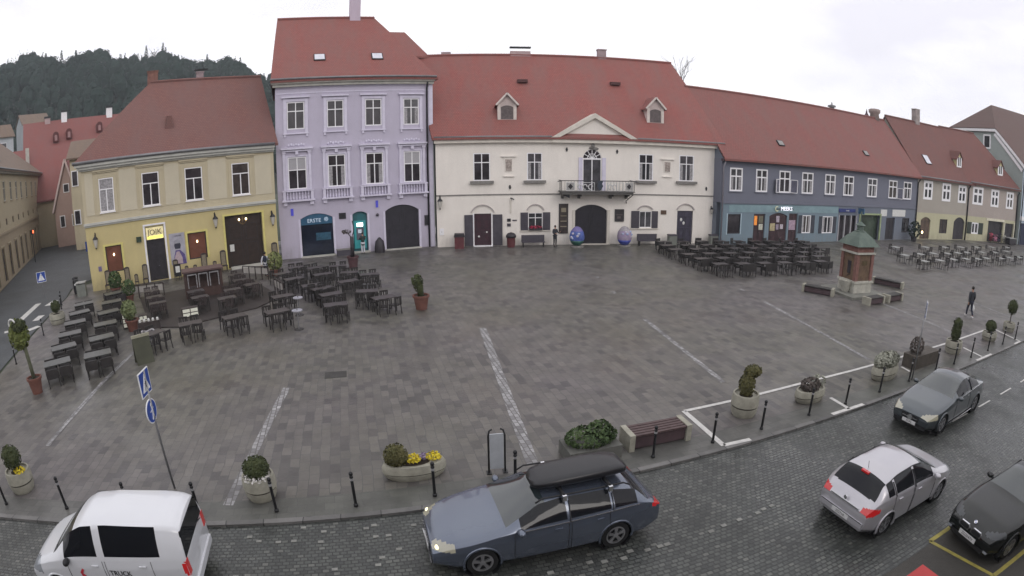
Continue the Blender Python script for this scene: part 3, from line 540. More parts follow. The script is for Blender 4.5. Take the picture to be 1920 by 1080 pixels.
h.part(mb, 'arch_surround', M_lt); h.part(MB().box(1.6, 4.4, -.35, -.002, 0, .1).box(8.5, 11.5, -.35, -.002, 0, .08).box(5.8, 7.2, -.35, -.002, 0, .12), 'threshold', M_stone)
h.door(A3, mat('slate_gate', (.022, .02, .028), .5, 0, .2, 2), .18, 'gate', handle=False)
h.part(MB().vprism(A1, .2, .26), 'shop_window', mat('dark_blue_glass', (.012, .016, .03), .12, 0, .4, .8))
h.part(MB().vprism(A2, .3, .36), 'cash_bay', mat('teal_bay', (.03, .13, .15), .4, 0, .3, 1))
o = empty('bank_fascia', h.world(3.0, .1, 2.55), h.rz, 'blue arched bank fascia with pale lettering over the dark shop window', 'sign')
AA = arch(-1.28, 1.28, 0, .48, .84); MB().vprism(AA, 0, .05).build('board', mat('bank_blue', (.02, .07, .13), .4, 0, .3, 1, emit=.05, ecol=(.1, .35, .6)), o)
text('ERSTE', .42, mat('pale_letter', (.5, .55, .62), .5, 0, 0, emit=.25, ecol=(.6, .8, 1)), o, (-.2, -.012, .3), (pi/2, 0, 0)); MB().lathe([(.02, 0), (.18, 0), (.18, .02), (.02, .02)], 14, (.78, 0, .36), 'Y').build('emblem', MATS['pale_letter'], o)
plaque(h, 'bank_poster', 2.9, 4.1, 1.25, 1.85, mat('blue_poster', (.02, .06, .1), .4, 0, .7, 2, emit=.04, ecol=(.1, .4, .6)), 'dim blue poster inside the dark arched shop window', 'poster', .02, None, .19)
t = empty('cash_machine', h.world(6.5, .28, 0), h.rz, 'teal cash machine with bright screen in the narrow arched bay', 'cash machine')
MB().box(-.48, .48, -.1, 0, .3, 2.55).build('body', mat('teal_panel', (.03, .2, .22), .4, 0, .2, 2, emit=.08, ecol=(.1, .8, .8)), t); MB().box(-.3, .3, -.13, -.1, 1.0, 2.0).build('fascia', mat('atm_grey', (.1, .1, .13), .4, 0, .2, 4), t)
MB().box(-.24, .24, -.15, -.13, 2.1, 2.36).build('lit_header', mat('atm_light', (.9, .95, .9), .5, 0, 0, emit=6, ecol=(1, 1, .9)), t); MB().box(-.17, .12, -.14, -.13, 1.55, 1.85).build('screen', mat('atm_screen', (.4, .45, .5), .3, 0, .3, 8, emit=.4), t)
plaque(h, 'wall_grille', 4.86, 5.34, 2.87, 3.27, M_metal, 'dark barred vent between the two arched bank bays', 'vent', .04, M_metal); plaque(h, 'notice_case', 11.93, 12.28, 1.84, 2.61, M_metal, 'small dark notice case right of the slate gate', 'notice case', .07, M_shut)
for (u, z, lb, w) in ((1.07, 3.4, 'small blue hanging sign at the left edge of the lilac house', .22), (7.95, 3.55, 'small blue sign between cash machine bay and slate gate', .2)):
    o = empty('blue_sign', h.world(u, 0, z), h.rz, lb, 'sign'); MB().box(-w/2, w/2, -.06, -.02, 0, .55).build('panel', mat('blue_panel', (.08, .08, .55), .5, 0, .2, 3, emit=.1), o); MB().box(-.02, .02, -.02, 0, .1, .4).build('bracket', M_metal, o)
t = empty('round_camera', h.world(7.95, 0, 2.95), h.rz, 'small round grey lamp right of the cash machine bay', 'lamp'); MB().ell((0, -.1, 0), (.13, .1, .13)).build('dome', M_shut, t, True); MB().box(-.03, .03, -.05, 0, -.02, .1).build('mount', M_metal, t)
roofP = h.roof(T_red, -.35, h.L+.35, -.6, 11.6, 14.0, 20.5, 5.5, 0.35, 4.3, P_li)
w2 = MB().slab([(3, 6.2, 17.6), (14.2, 6.2, 17.0), (12.4, 9, 20.0), (3, 9, 20.0)], .2).slab([(14.2, 6.2, 17.0), (14.2, 14, 16.0), (12.4, 9, 20.0)], .2).slab([(14.2, 14, 15.5), (3, 14, 15.5), (3, 9, 20.0), (12.4, 9, 20.0)], .2).build('rear_roof', T_red, h.o, fix=False)
h.part(MB().box(3, 14.0, 6.8, 13.6, 12, 15.6), 'rear_wing', P_li)
ch = h.chimney(roofP, 7.0, 5.6, 19.8, 25.5, .95, .8, plaster('lilac_chimney', (.5, .42, .5)))
sy = lambda z: -.6+(z-14.0)*6.1/6.5
for px, py in ((599, 115), (707, 113)):
    D = 1.3; u, z = h.uv(px, py, D); skylight(h, roofP, u, z, .95, .85, radians(46.8), sy)
MB().box(8.2, 9.0, .7, 1.1, 14.95, 15.25).build('roof_hatch', T_red, roofP)
# ---- cream town museum
P_cr = plaster('cream_render', (.78, .735, .68), (.36, .32, .28), .42); M_cs = mat('cream_stone', (.6, .56, .5), .85, 0, .1, 2)
h = House('cream_house', (-6.1, 44.57), (18.4, 46.8), 'long two storey cream town hall with triangular pediment and iron balcony', 14); HC = h
h.body(4.25, 8.85, P_cr, [rect(3.05, 4.4, 5.4, 7.65), rect(7.41, 8.66, 5.4, 7.65), rect(16.95, 18.24, 5.45, 7.7), rect(20.68, 22.06, 5.5, 7.75), arch(12.05, 13.67, 4.45, 7.2, 8.01)], name='upper_wall')
GA = arch(11.44, 14.2, .03, 2.86, 3.36)
h.body(0, 4.25, P_cr, [rect(3.05, 4.45, .03, 2.7), rect(7.5, 8.7, 1.3, 2.7), GA, rect(17.1, 18.2, 1.4, 2.8), rect(20.62, 22.15, .03, 2.9)], name='lower_wall')
M_gs = mat('grey_sill', (.2, .19, .18), .8, 0, .2, 3)
for a, b, z in ((3.05, 4.4, 5.4), (7.41, 8.66, 5.4), (16.95, 18.24, 5.45), (20.68, 22.06, 5.5)): h.win(a, b, z, z+2.25, tr=.34, curtain=a > 5, sill=(.28, .3, .22, M_gs), y=.05)
f = h.win(12.05, 13.67, 4.46, 7.2, tr=0, y=.1, name='balcony_door'); fan = arch(12.05, 13.67, 7.2, 7.21, 8.01)
MB().vprism(fan, .13, .15).build('fanlight', G_, f); mb = MB().box(12.05, 13.67, .04, .12, 7.16, 7.26)
for k in range(7): a = pi*k/6; mb.bar((12.86, .09, 7.22), (12.86+.78*cos(a), .09, 7.22+.76*sin(a)), .05)
for k in range(12): a, b = pi*k/12, pi*(k+1)/12; mb.bar((12.86+.8*cos(a), .08, 7.22+.78*sin(a)), (12.86+.8*cos(b), .08, 7.22+.78*sin(b)), .07); mb.bar((12.86+.4*cos(a), .09, 7.22+.4*sin(a)), (12.86+.4*cos(b), .09, 7.22+.4*sin(b)), .04)
mb.build('fanlight_bars', M_white, f); h.part(MB().box(11.7, 12.02, -.08, -.002, 4.5, 7.3).box(13.7, 14.02, -.08, -.002, 4.5, 7.3), 'door_surround', M_lt)
mb = MB().ell((12.9, -.1, 8.3), (.16, .12, .22)).ell((13.1, -.05, 8.05), (.3, .06, .12)).ell((12.75, -.05, 8.1), (.2, .06, .1)); h.part(mb, 'carved_ornament', M_gs, True)
for u0, u1, zt, zb in ((5.32, 6.5, 7.43, 5.78), (18.93, 20.16, 7.4, 5.87)):
    c = (u0+u1)/2; mb = MB().box(u0, u1, -.16, -.002, zt-.1, zt).box(c-.45, c+.45, -.12, -.002, zb-.08, zb).vprism([(c-.4, zt-.12), (c-.3, zb+.35), (c+.3, zb+.35), (c+.4, zt-.12)], -.05, -.002)
    mb.build('wall_niche', P_cr, h.o); MB().vprism([(c-.24, zb+.4), (c-.28, zt-.3), (c+.28, zt-.3), (c+.24, zb+.4)], -.07, -.052).ell((c, -.08, zb+.9), (.12, .06, .3)).build('relief', mat('relief_stone', (.36, .31, .28), .85, 0, .4, 7), h.o)
h.part(MB().box(-.0, h.L, -.05, -.002, 4.2, 4.3), 'string_course', M_gs)
h.part(MB().box(-.1, 9.45, -.35, -.002, 8.5, 8.85).box(16.6, h.L+.25, -.35, -.002, 8.5, 8.85).box(9.45, 16.6, -.42, -.002, 8.5, 8.9), 'cornice', M_cs)
h.part(MB().vprism([(9.9, 8.9), (13.0, 10.6), (16.15, 8.9)], -.2, -.05), 'pediment_field', P_cr); h.part(MB().vprism([(9.3, 8.9), (13.0, 11.0), (13.0, 10.6), (9.95, 8.9)], -.5, 1.2).vprism([(13.0, 11.0), (16.75, 8.9), (16.1, 8.9), (13.0, 10.6)], -.5, 1.2), 'pediment_moulding', M_cs)
h.gutter(-.1, 9.4, 8.98, -.42); h.gutter(16.7, h.L+.3, 8.98, -.42); h.pipe(h.L+.05, 0, 8.3, .09)
# balcony
mb = MB().box(10.1, 16.1, -1.3, -.0, 4.3, 4.48).box(10.0, 16.2, -1.38, -.0, 4.48, 4.54)
for x in (10.3, 11.7, 14.4, 15.8): mb.vprism([(x-.09, 4.3), (x+.09, 4.3), (x+.09, 3.9), (x-.09, 3.9)], -.35, -.0).vprism([(x-.07, 4.3), (x+.07, 4.3), (x+.07, 4.12), (x-.07, 4.12)], -.95, -.35)
bal = h.part(mb, 'balcony', mat('balcony_stone', (.11, .105, .1), .8, 0, .2, 2))
mb = MB().tube([(10.05, -.02, 5.42), (10.05, -1.34, 5.42), (16.15, -1.34, 5.42), (16.15, -.02, 5.42)], .035, 6)
for k in range(25): mb.tube([(10.05+6.1*k/24, -1.34, 4.54), (10.05+6.1*k/24, -1.34, 5.42)], .014, 4, False)
for x in (10.05, 16.15):
    for k in range(5): mb.tube([(x, -.25-.25*k, 4.54), (x, -.25-.25*k, 5.42)], .014, 4, False)
    mb.tube([(x, -1.34, 5.42), (x+(.35 if x > 12 else -.35), -1.34, 5.34)], [.05, .02], 5)
mb.build('railing', M_metal, bal)
M_orn = mat('pale_ironwork', (.5, .5, .5), .6, 0, .3, 6); mb = MB()
for x0, x1 in ((10.4, 11.1), (11.3, 12.75), (13.8, 14.6), (14.75, 15.2), (15.35, 16.0)): mb.box(x0, x1, -1.4, -1.38, 5.26, 5.3).box(x0, x1, -1.4, -1.38, 4.6, 4.64).box(x0, x0+.04, -1.4, -1.38, 4.64, 5.26).box(x1-.04, x1, -1.4, -1.38, 4.64, 5.26)
for x in (11.55, 11.95, 12.4, 14.05, 14.4): mb.tube([(x+.17*cos(t*.5), -1.39, 4.93+.2*sin(t*.5)) for t in range(11)], .045, 5)
mb.build('scrollwork', M_orn, bal); MB().box(10.44, 11.06, -1.37, -1.35, 4.65, 5.25).box(15.4, 15.95, -1.37, -1.35, 4.65, 5.25).build('panel', mat('pale_panel', (.36, .35, .34), .7, 0, .2, 5), bal)
MB().vprism([(10.55, 4.95), (10.75, 5.18), (10.95, 4.95), (10.75, 4.72)], -1.42, -1.372).vprism([(15.48, 5.0), (15.68, 5.2), (15.85, 5.0), (15.68, 4.76)], -1.42, -1.372).build('lozenge', M_dark, bal)
MB().vprism([(13.1, 4.7), (12.95, 5.0), (13.05, 5.2), (12.95, 5.4), (13.45, 5.4), (13.35, 5.2), (13.45, 5.0), (13.28, 4.7), (13.2, 4.62)], -1.45, -1.41).build('coat_of_arms', mat('arms_dark', (.03, .04, .06), .5, 0, .5, 9), bal)
h.part(MB().vprism([(10.75, 3.98), (10.75, 4.3), (10.1, 4.3)], -1.1, -.9), 'corbel', M_metal); h.part(MB().tube([(16.1, -1.2, 4.3), (15.9, -.8, 4.0), (15.75, -.3, 3.7), (15.9, 0, 3.5)], .04, 6), 'iron_brace', M_metal)
# ground floor of the cream house
h.door(rect(3.06, 4.44, .1, 2.68), mat('maroon_door', (.05, .02, .03), .45, 0, .2, 3), .12); MB().ell((3.42, .08, .8), (.09, .03, .08)).ell((4.08, .08, 1.15), (.08, .03, .07)).build('door_badge', M_paper, h.o)
h.part(MB().box(2.95, 3.05, -.06, -.002, .0, 2.75).box(4.45, 4.55, -.06, -.002, .0, 2.75).box(2.95, 4.55, -.2, -.002, 0, .08), 'door_surround', M_white)
mb = MB()
for zz, zt, c, w in ((2.78, 3.42, 3.75, .95), (2.92, 3.4, 8.1, .7), (2.95, 3.3, 17.6, .7), (2.98, 3.5, 21.4, .85)):
    P = arch(c-w, c+w, zz, zz+.01, zt)[1:-1]
    for p, q in zip(P, P[1:]): mb.bar((p[0], -.05, p[1]), (q[0], -.05, q[1]), .1, .09)
h.part(mb, 'arched_hood', mat('hood_stone', (.4, .36, .35), .85, 0, .1, 2))
for a, b in ((2.25, 2.94), (4.58, 5.36)): h.part(MB().box(a, b, -.09, -.03, .05, 2.62), 'door_shutter', M_shut)
for a, b, z0, z1 in ((6.86, 7.48, 1.26, 2.74), (8.72, 9.33, 1.26, 2.74), (16.35, 17.08, 1.36, 2.84), (18.22, 18.78, 1.36, 2.84)):
    mb = MB().box(a, b, -.07, -.03, z0, z1)
    for k in range(8): mb.box(a+.06, b-.06, -.085, -.07, z0+.12+k*(z1-z0-.2)/8, z0+.17+k*(z1-z0-.2)/8)
    h.part(mb, 'shutter', M_shut)
f = h.win(7.5, 8.7, 1.3, 2.7, tr=.3, y=.08, fw=.055); h.win(17.1, 18.2, 1.4, 2.8, tr=0, y=.08, fw=.05)
o = empty('flower_box', h.world(8.1, -.16, 1.3), h.rz, 'low box of red flowers on the shuttered window sill', 'flower box'); MB().box(-.55, .55, -.1, .1, -.02, .12).build('trough', M_dark, o); MB().leaves((0, 0, .2), (.56, .14, .16), 140, .06, random.Random(4)).build('flowers', mat('red_flowers', (.35, .03, .07), .8, 0, .4, 20), o, fix=False)
h.part(MB().box(6.8, 9.4, -.1, -.002, 1.16, 1.24).box(16.3, 18.85, -.1, -.002, 1.26, 1.34), 'window_ledge', M_cs)
h.door(GA, mat('gate_black', (.017, .015, .022), .5, 0, .2, 2), .16, 'gate', handle=False); h.part(MB().box(11.2, 11.42, -.07, -.002, 0, 2.9).box(14.22, 14.44, -.07, -.002, 0, 2.9).box(11.2, 14.44, -.3, -.002, 0, .06), 'gate_surround', M_cs)
h.door(rect(20.64, 22.13, .03, 2.88), mat('iron_door', (.05, .045, .07), .5, 0, .2, 2), .12, handle=False); mb = MB().ell((21.05, .1, 2.1), (.11, .02, .15)).ell((21.3, .1, 1.8), (.11, .02, .15)); h.part(mb, 'door_notice', M_paper)
o = plaque(h, 'tall_notice_board', 10.1, 10.79, 1.0, 3.4, mat('board_brown', (.04, .03, .028), .6, 0, .6, 5), 'tall narrow brown notice board left of the arched gate', 'notice board', .08, M_metal)
MB().box(-.26, .26, -.1, -.082, .5, .58).box(-.26, .26, -.1, -.082, .95, 1.03).box(-.26, .26, -.1, -.082, 1.4, 1.46).box(-.2, .2, -.1, -.082, 1.75, 2.1).build('paper', mat('old_paper', (.25, .22, .16), .8, 0, .2, 6), o)
o = plaque(h, 'small_notice_board', 14.92, 15.64, 1.98, 2.94, mat('board_black', (.03, .025, .028), .6, 0, .3, 5), 'small black notice board right of the arched gate', 'notice board', .08, M_metal); MB().box(-.27, .27, -.1, -.082, .5, .56).box(-.2, .1, -.1, -.082, .2, .4).build('paper', mat('board_mark', (.12, .1, .1), .8, 0, .2, 6), o)
plaque(h, 'brown_plaque', 19.05, 19.56, 2.55, 2.92, mat('plaque_brown', (.1, .06, .04), .6, 0, .3, 6), 'small brown plaque between window and iron door', 'plaque')
for i, (a, b, z0, z1, lb) in enumerate(((5.75, 6.05, 2.0, 2.25, 'upper left small dark wall plate above the dome topped bin'), (5.75, 6.05, 1.6, 1.85, 'lower small grey wall plate above the dome topped bin'), (6.2, 6.55, 2.05, 2.15, 'thin grey wall plate right of the two square plates'))): plaque(h, 'wall_plate', a, b, z0, z1, M_metal if i == 0 else M_shut, lb, 'plate')
t = empty('security_camera', h.world(6.05, 0, 3.9), h.rz, 'white security camera on a bracket with cable conduit below', 'camera'); MB().box(-.06, .06, -.05, 0, -1.2, .05).build('conduit', M_cs, t); MB().tube([(0, -.05, .05), (.25, -.25, -.05)], .05, 8).build('body', M_metal, t)
for (u, z, lb) in ((6.0, 4.85, 'left small dark anchor plate on the cream wall'), (23.35, 4.9, 'right small dark anchor plate on the cream wall'), (9.5+1.2, 7.95, 'small dark star anchor left of the fan window'), (15.0, 7.85, 'small dark star anchor right of the fan window')):
    o = MB().box(-.06, .06, -.06, 0, -.16, .16).box(-.1, .1, -.05, 0, -.04, .04).build('wall_anchor', M_metal); o.location = h.world(u, 0, z); o.rotation_euler = (0, 0, h.rz); tag(o, lb, 'anchor')
lantern(h, .3, 3.75, 'iron wall lantern at the left end of the cream front', .3); o = lantern(h, 23.9, 3.05, 'small dark lamp at the right end of the cream front', .3); o.scale = (.8, .8, .6)
o = empty('meter_box', h.world(.4, 0, 1.0), h.rz, 'pale electricity meter box low on the left of the cream front', 'meter box'); MB().box(-.2, .15, -.05, 0, 0, .55).build('door', M_white, o); MB().box(-.05, .0, -.07, -.05, .25, .3).build('lock', M_metal, o)
roofC = h.roof(T_red, -.25, h.L+.35, -.5, 15, 8.95, 17.1, 7.2, -2.2, 2.2, P_cr)
sl = (17.1-8.95)/7.7; cy = lambda z: -.5+(z-8.95)/sl
for px in (950, 1226):
    D = 1.35; u, z = h.uv(px, 225 if px < 1000 else 231, D)
    z0 = z; y0 = cy(z0); mb = MB(); w = .78
    mb.vprism([(u-w, z0), (u+w, z0), (u+w, z0+1.35), (u, z0+2.15), (u-w, z0+1.35)], y0, y0+1.9)
    dm = mb.build('dormer', mat('dormer_render', (.5, .42, .4), .85, 0, .1, 3), roofC)
    MB().slab([(u-w-.2, y0-.2, z0+1.25), (u, y0-.2, z0+2.35), (u, y0+2.4, z0+2.35), (u-w-.2, y0+1.6, z0+1.25)], .12).slab([(u, y0-.2, z0+2.35), (u+w+.2, y0-.2, z0+1.25), (u+w+.2, y0+1.6, z0+1.25), (u, y0+2.4, z0+2.35)], .12).build('dormer_roof', T_red, dm, fix=False)
    MB().bar((u-w-.15, y0-.24, z0+1.22), (u, y0-.24, z0+2.22), .1, .14).bar((u+w+.15, y0-.24, z0+1.22), (u, y0-.24, z0+2.22), .1, .14).box(u-w, u-w+.24, y0-.05, y0-.002, z0, z0+1.3).box(u+w-.24, u+w, y0-.05, y0-.002, z0, z0+1.3).build('dormer_trim', mat('dormer_cream', (.6, .54, .5), .8, 0, .1, 3), dm)
    MB().vprism(arch(u-.5, u+.5, z0+.05, z0+1.05, z0+1.2), y0-.03, y0-.004).build('dormer_window', mat('grey_boarding', (.11, .09, .09), .7, 0, .3, 6), dm)
for px in (980, 1155):
    u, z = h.uv(px, 153 if px < 1000 else 158, 4.0); MB().box(u-.45, u+.45, cy(z)-.35, cy(z)+.5, z-.05, z+.22).build('roof_vent', mat('vent_brown', (.08, .035, .035), .8, 0, .2, 3), roofC)
h.chimney(roofC, 7.7, 7.4, 16.6, 17.5, 1.9, .6, mat('chimney_pink', (.4, .3, .3), .9, 0, .1, 2), False); MB().box(6.7, 8.7, 7.1, 7.7, 17.85, 17.95).build('chimney_cover', M_metal, roofC)
h.chimney(roofC, 15.6, 7.4, 16.6, 17.9, .8, .6); h.chimney(roofC, .7, 8.0, 16.6, 17.55, .9, .6, MATS['chimney_render'], False)
# ---- slate blue shop house
P_bu, P_bl = plaster('slate_render', (.15, .158, .2), (.22, .21, .24), .4), plaster('sky_blue_render', (.175, .235, .28)); P_bg = plaster('blue_grey_render', (.15, .17, .21)); T_dr = tiles('roof_tiles_dull', (.215, .07, .062), (.245, .083, .071), (.165, .09, .08), .65)
h = House('blue_house', (18.2, 45.65), (49.1, 54.1), 'long slate blue two storey shop house with white casement windows', 12); HB = h
BW = [(.95, 2.4), (4.05, 5.48), (7.04, 8.52), (10.2, 11.83), (13.71, 15.35), (16.77, 18.52), (21.11, 22.96), (25.43, 27.21), (28.71, 30.56)]
h.body(3.8, 7.67, P_bu, [rect(a, b, 4.84, 6.9) for a, b in BW], name='upper_wall')
h.body(0, 3.8, P_bl, [rect(.87, 2.39, 1.01, 2.78), rect(4.0, 5.45, .03, 2.8), arch(5.98, 8.4, .03, 2.6, 2.9), rect(8.62, 9.86, .03, 2.85), rect(9.98, 12.39, .92, 2.7), rect(13.07, 15.89, .88, 2.61)], 0, 16.15, 'shop_front', core=False)
h.body(0, 3.8, P_bg, [rect(16.3, 19.5, .03, 2.75), rect(20.1, 23.95, .03, 2.85), rect(25.33, 27.21, .03, 2.58), rect(28.91, 30.54, .86, 2.6)], 16.15, None, 'lower_wall', core=False)
MB().box(0, h.L, .6, 12, 0, 3.78).build('rear_body', P_bg, h.o)
for i, (a, b) in enumerate(BW):
    f = h.win(a, b, 4.84, 6.9, fw=.12, tr=.36, curtain=i not in (2, 7), y=.03, sill=(.1, .1, .1, P_bu))
    if i == 2:
        for x, s in ((a, -1), (b, 1)): casement(f, x+s*.36, -.2, 5.47, .72, 1.22, -s*.45)
    if i == 7: casement(f, b+.4, -.25, 5.45, .75, 1.2, -.6)
h.part(MB().box(0, h.L, -.09, -.002, 3.72, 3.86), 'string_course', P_bu); h.part(MB().box(-.1, h.L, -.45, -.002, 7.45, 7.66), 'eaves_board', mat('brown_soffit', (.06, .04, .045), .8, 0, .1, 3)); h.pipe(.12, 0, 7.2, .07, mat('grey_pipe', (.3, .29, .33), .5, .3, .1, 3)); h.pipe(h.L-.05, 0, 7.2, .08)
h.part(MB().box(.98, 16.1, -.03, -.002, 2.95, 3.6), 'fascia_band', mat('blue_band', (.2, .29, .32), .8, 0, .15, 1))
h.win(.87, 2.39, 1.01, 2.78, fm=M_dark, tr=0, mull=False); h.part(MB().box(.77, .87, -.03, -.002, .95, 2.84).box(2.39, 2.49, -.03, -.002, .95, 2.84), 'window_trim', mat('pale_blue', (.4, .5, .56), .8, 0, .1, 2))
M_shopd = mat('shop_door_brown', (.05, .025, .03), .4, 0, .4, 2)
h.door(rect(4.02, 5.43, .03, 2.78), M_shopd); h.door(arch(6.0, 8.38, .03, 2.6, 2.88), M_shopd); h.door(rect(8.64, 9.84, .03, 2.83), M_shopd)
for (a, b, z0, z1), c, lb in zip([(4.15, 4.5, 1.75, 2.6), (4.75, 5.25, 1.3, 1.85), (6.2, 6.85, 1.2, 1.9), (7.0, 7.4, 2.0, 2.6), (7.0, 7.35, 1.3, 1.8), (7.55, 7.95, 1.35, 1.8), (8.75, 9.65, 1.25, 2.2), (4.7, 5.25, 1.95, 2.6)], [(.6, .2, .04), (.5, .5, .42), (.4, .34, .2), (.42, .36, .42), (.3, .25, .32), (.5, .45, .5), (.36, .26, .33), (.14, .13, .09)],
        ['orange poster in the leftmost shop doorway', 'cream poster in the leftmost shop doorway', 'golden heart shaped poster on the middle doorway', 'upper white poster on the middle doorway', 'lower pale poster on the middle doorway', 'white menu sheet on the right leaf of the middle doorway', 'large pink framed poster on the right shop door', 'dull olive poster top right in the leftmost doorway']):
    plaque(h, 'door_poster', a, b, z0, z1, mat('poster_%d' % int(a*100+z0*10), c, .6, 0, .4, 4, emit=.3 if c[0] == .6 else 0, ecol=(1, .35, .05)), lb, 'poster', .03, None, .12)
for a, b, z0, z1 in ((9.98, 12.39, .92, 2.7), (13.07, 15.89, .88, 2.61)): h.win(a+.55, b-.55, z0, z1, fm=M_white, fw=.09, tr=0, curtain=1, y=.06); h.part(MB().box(a, a+.54, -.04, .02, z0, z1).box(b-.54, b, -.04, .02, z0, z1), 'shutter', mat('shutter_dark', (.04, .045, .06), .6, 0, .2, 3))
h.part(MB().box(16.32, 19.48, .3, .36, .03, 2.73), 'shop_glass', G_); h.part(MB().box(16.3, 16.42, -.02, .1, .03, 2.75).box(17.3, 17.45, -.02, .1, .03, 2.75).box(18.4, 18.55, -.02, .1, .03, 2.75).box(19.38, 19.5, -.02, .1, .03, 2.75), 'shop_frame', M_blind)
h.part(MB().box(20.12, 23.93, .4, .46, .03, 2.83), 'recess_glass', mat('green_glass', (.05, .07, .05), .2, 0, .5, .6)); h.part(MB().box(19.9, 20.1, -.12, -.002, 0, 2.85).box(23.95, 24.15, -.12, -.002, 0, 2.85).box(19.9, 24.15, -.12, -.002, 2.85, 3.02), 'green_surround', mat('green_trim', (.3, .36, .2), .7, 0, .1, 2))
h.door(rect(25.35, 27.19, .03, 2.56), M_dark); h.win(28.91, 30.54, .86, 2.6, fm=M_dark, tr=0)
o = empty('lit_shop_sign', h.world(7.85, -.1, 3.08), h.rz, 'lit white letters with round emblem above the brown shop doors', 'sign'); text('MEEKS', .52, mat('lit_letter', (.9, .88, .95), .5, 0, 0, emit=1.1), o, (.25, -.05, .22), (pi/2, 0, 0), sx=1.05); MB().tube([(-1.05+.2*cos(t*.5), -.04, .22+.22*sin(t*.5)) for t in range(2, 12)], .05, 6).build('emblem', mat('emblem_olive', (.5, .5, .35), .5, 0, 0, emit=.3), o); MB().box(-1.2, 1.25, -.02, .08, .18, .24).build('rail', M_metal, o)
o = plaque(h, 'blue_fascia_sign', 16.2, 19.0, 3.1, 3.45, mat('navy_sign', (.03, .045, .17), .5, 0, .2, 2), 'long navy blue fascia sign above the shop glass', 'sign', .12); text('Livadic', .22, M_paper, o, (0, -.13, .17), (pi/2, 0, 0))
plaque(h, 'white_board', 24.03, 25.3, 2.76, 3.5, M_paper, 'small white board right of the green framed shop', 'sign', .06); plaque(h, 'wide_white_board', 26.51, 29.41, 2.76, 3.54, M_paper, 'wide white board above the dark door', 'sign', .06)
o = empty('projecting_sign', h.world(19.4, -.6, 3.1), h.rz, 'blue projecting sign hung from the slate wall', 'sign'); MB().box(-.06, .06, -.5, .35, -.1, .5).build('panel', mat('blue_hanging', (.06, .14, .24), .5, 0, .4, 3), o); MB().tube([(0, -.5, .6), (0, .6, .6)], .02, 5).build('bracket', M_metal, o)
roofB = h.roof(T_dr, -.1, h.L+.1, -.6, 13, 7.67, 14.5, 6.0, 0, 0, P_bg)
sl2 = (14.5-7.67)/6.6; by = lambda z: -.6+(z-7.67)/sl2
for px, py in ((1463, 268), (1624, 287)): u, z = h.uv(px, py, 1.2); skylight(h, roofB, u, z-.3, .8, .7, radians(46), by, mat('dull_skylight', (.24, .23, .22), .3, 0, .1, 2))
u, z = h.uv(1562, 205, 6); MB().lathe([(.3, 14.2), (.3, 14.75), (.5, 14.8), (.5, 15.0), (.1, 15.1), (.05, 15.4)], 8, (u, 6.2, 0)).build('roof_cowl', M_gut, roofB)
u, z = h.uv(1644, 213, 6); MB().lathe([(.75, 14.2), (.6, 15.1), (.8, 15.3), (.82, 15.65), (.6, 15.75)], 14, (u, 6.4, 0)).build('broad_chimney', mat('chimney_tan', (.3, .24, .22), .9, 0, .15, 2), roofB, True); MB().lathe([(.6, 14.3), (.15, 15.0), (.04, 15.5)], 6, (u-1.5, 6.6, 0)).build('roof_turret', mat('turret_dark', (.09, .06, .07), .8, 0, .2, 2), roofB)
# ---- two small houses
P_s1u, P_s1l, P_s2 = plaster('grey_beige_render', (.36, .33, .29)), plaster('pale_yellow_render', (.46, .44, .3)), plaster('rose_beige_render', (.38, .33, .3)); T_br = tiles('roof_tiles_dark', (.16, .06, .05), (.19, .07, .058), (.11, .06, .055), .5)
h = House('yellow_grey_house', (49.2, 54.27), (61.6, 56.25), 'narrow pale yellow house with two arched doors right of the blue house', 11); H1 = h
h.body(3.35, 7.75, P_s1u, [rect(a, b, 5.02, 7.35) for a, b in ((1.4, 3.4), (5.7, 7.8), (9.8, 11.9))], name='upper_wall')
D1, D2 = arch(1.3, 3.5, .03, 2.4, 2.8), arch(9.25, 12.2, .03, 2.4, 3.06); h.body(0, 3.35, P_s1l, [D1, rect(5.7, 7.6, .81, 2.66), D2], name='lower_wall')
for a, b in ((1.4, 3.4), (5.7, 7.8), (9.8, 11.9)): h.win(a, b, 5.02, 7.35, fw=.3, tr=.4, y=.0, curtain=0); 
h.win(5.7, 7.6, .81, 2.66, fm=M_dark, tr=0); h.door(D1, mat('brown_arch_door', (.1, .065, .045), .5, 0, .3, 2)); h.door(D2, M_dark); h.pipe(h.L-.05, 0, 7.3, .1); h.gutter(-.1, h.L, 7.8, -.55)
t = empty('door_lamp', h.world(1.7, -.1, .9), h.rz, 'small lit warm lamp in the brown arched doorway', 'lamp'); MB().ell((0, 0, 0), (.13, .1, .18)).build('globe', M_bulb, t, True); MB().box(-.05, .05, -.02, .1, -.3, -.15).build('mount', M_metal, t)
roof1 = h.roof(T_br, -.3, h.L+1.2, -.6, 12, 7.72, 15.2, 6.0, 0, 0, P_s1u); sl3 = (15.2-7.72)/6.6; sy1 = lambda z: -.6+(z-7.72)/sl3
u, z = h.uv(1742, 298, 1.0); skylight(h, roof1, u, z-.7, 1.2, 1.5, radians(48.5), sy1)
u, z = h.uv(1718, 222, 6); h.chimney(roof1, u, 6.1, 14.6, z+1.2, 1.0, .8, mat('chimney_grey', (.3, .26, .25), .9, 0, .3, 2)); 
h2 = House('rose_beige_house', (61.65, 56.29), (73.5, 55.75), 'small rose beige corner house with a cluttered souvenir shop front', 11); H2 = h2
h2.body(3.35, 8.0, P_s2, [rect(a, b, 5.02, 7.45) for a, b in ((1.0, 3.3), (5.2, 7.1), (9.0, 10.8))], name='upper_wall'); h2.body(0, 3.35, P_s1l, [rect(.3, 3.9, .94, 2.54), rect(5.1, 8.8, .03, 3.0), rect(9.2, 11.5, .03, 2.9)], name='lower_wall')
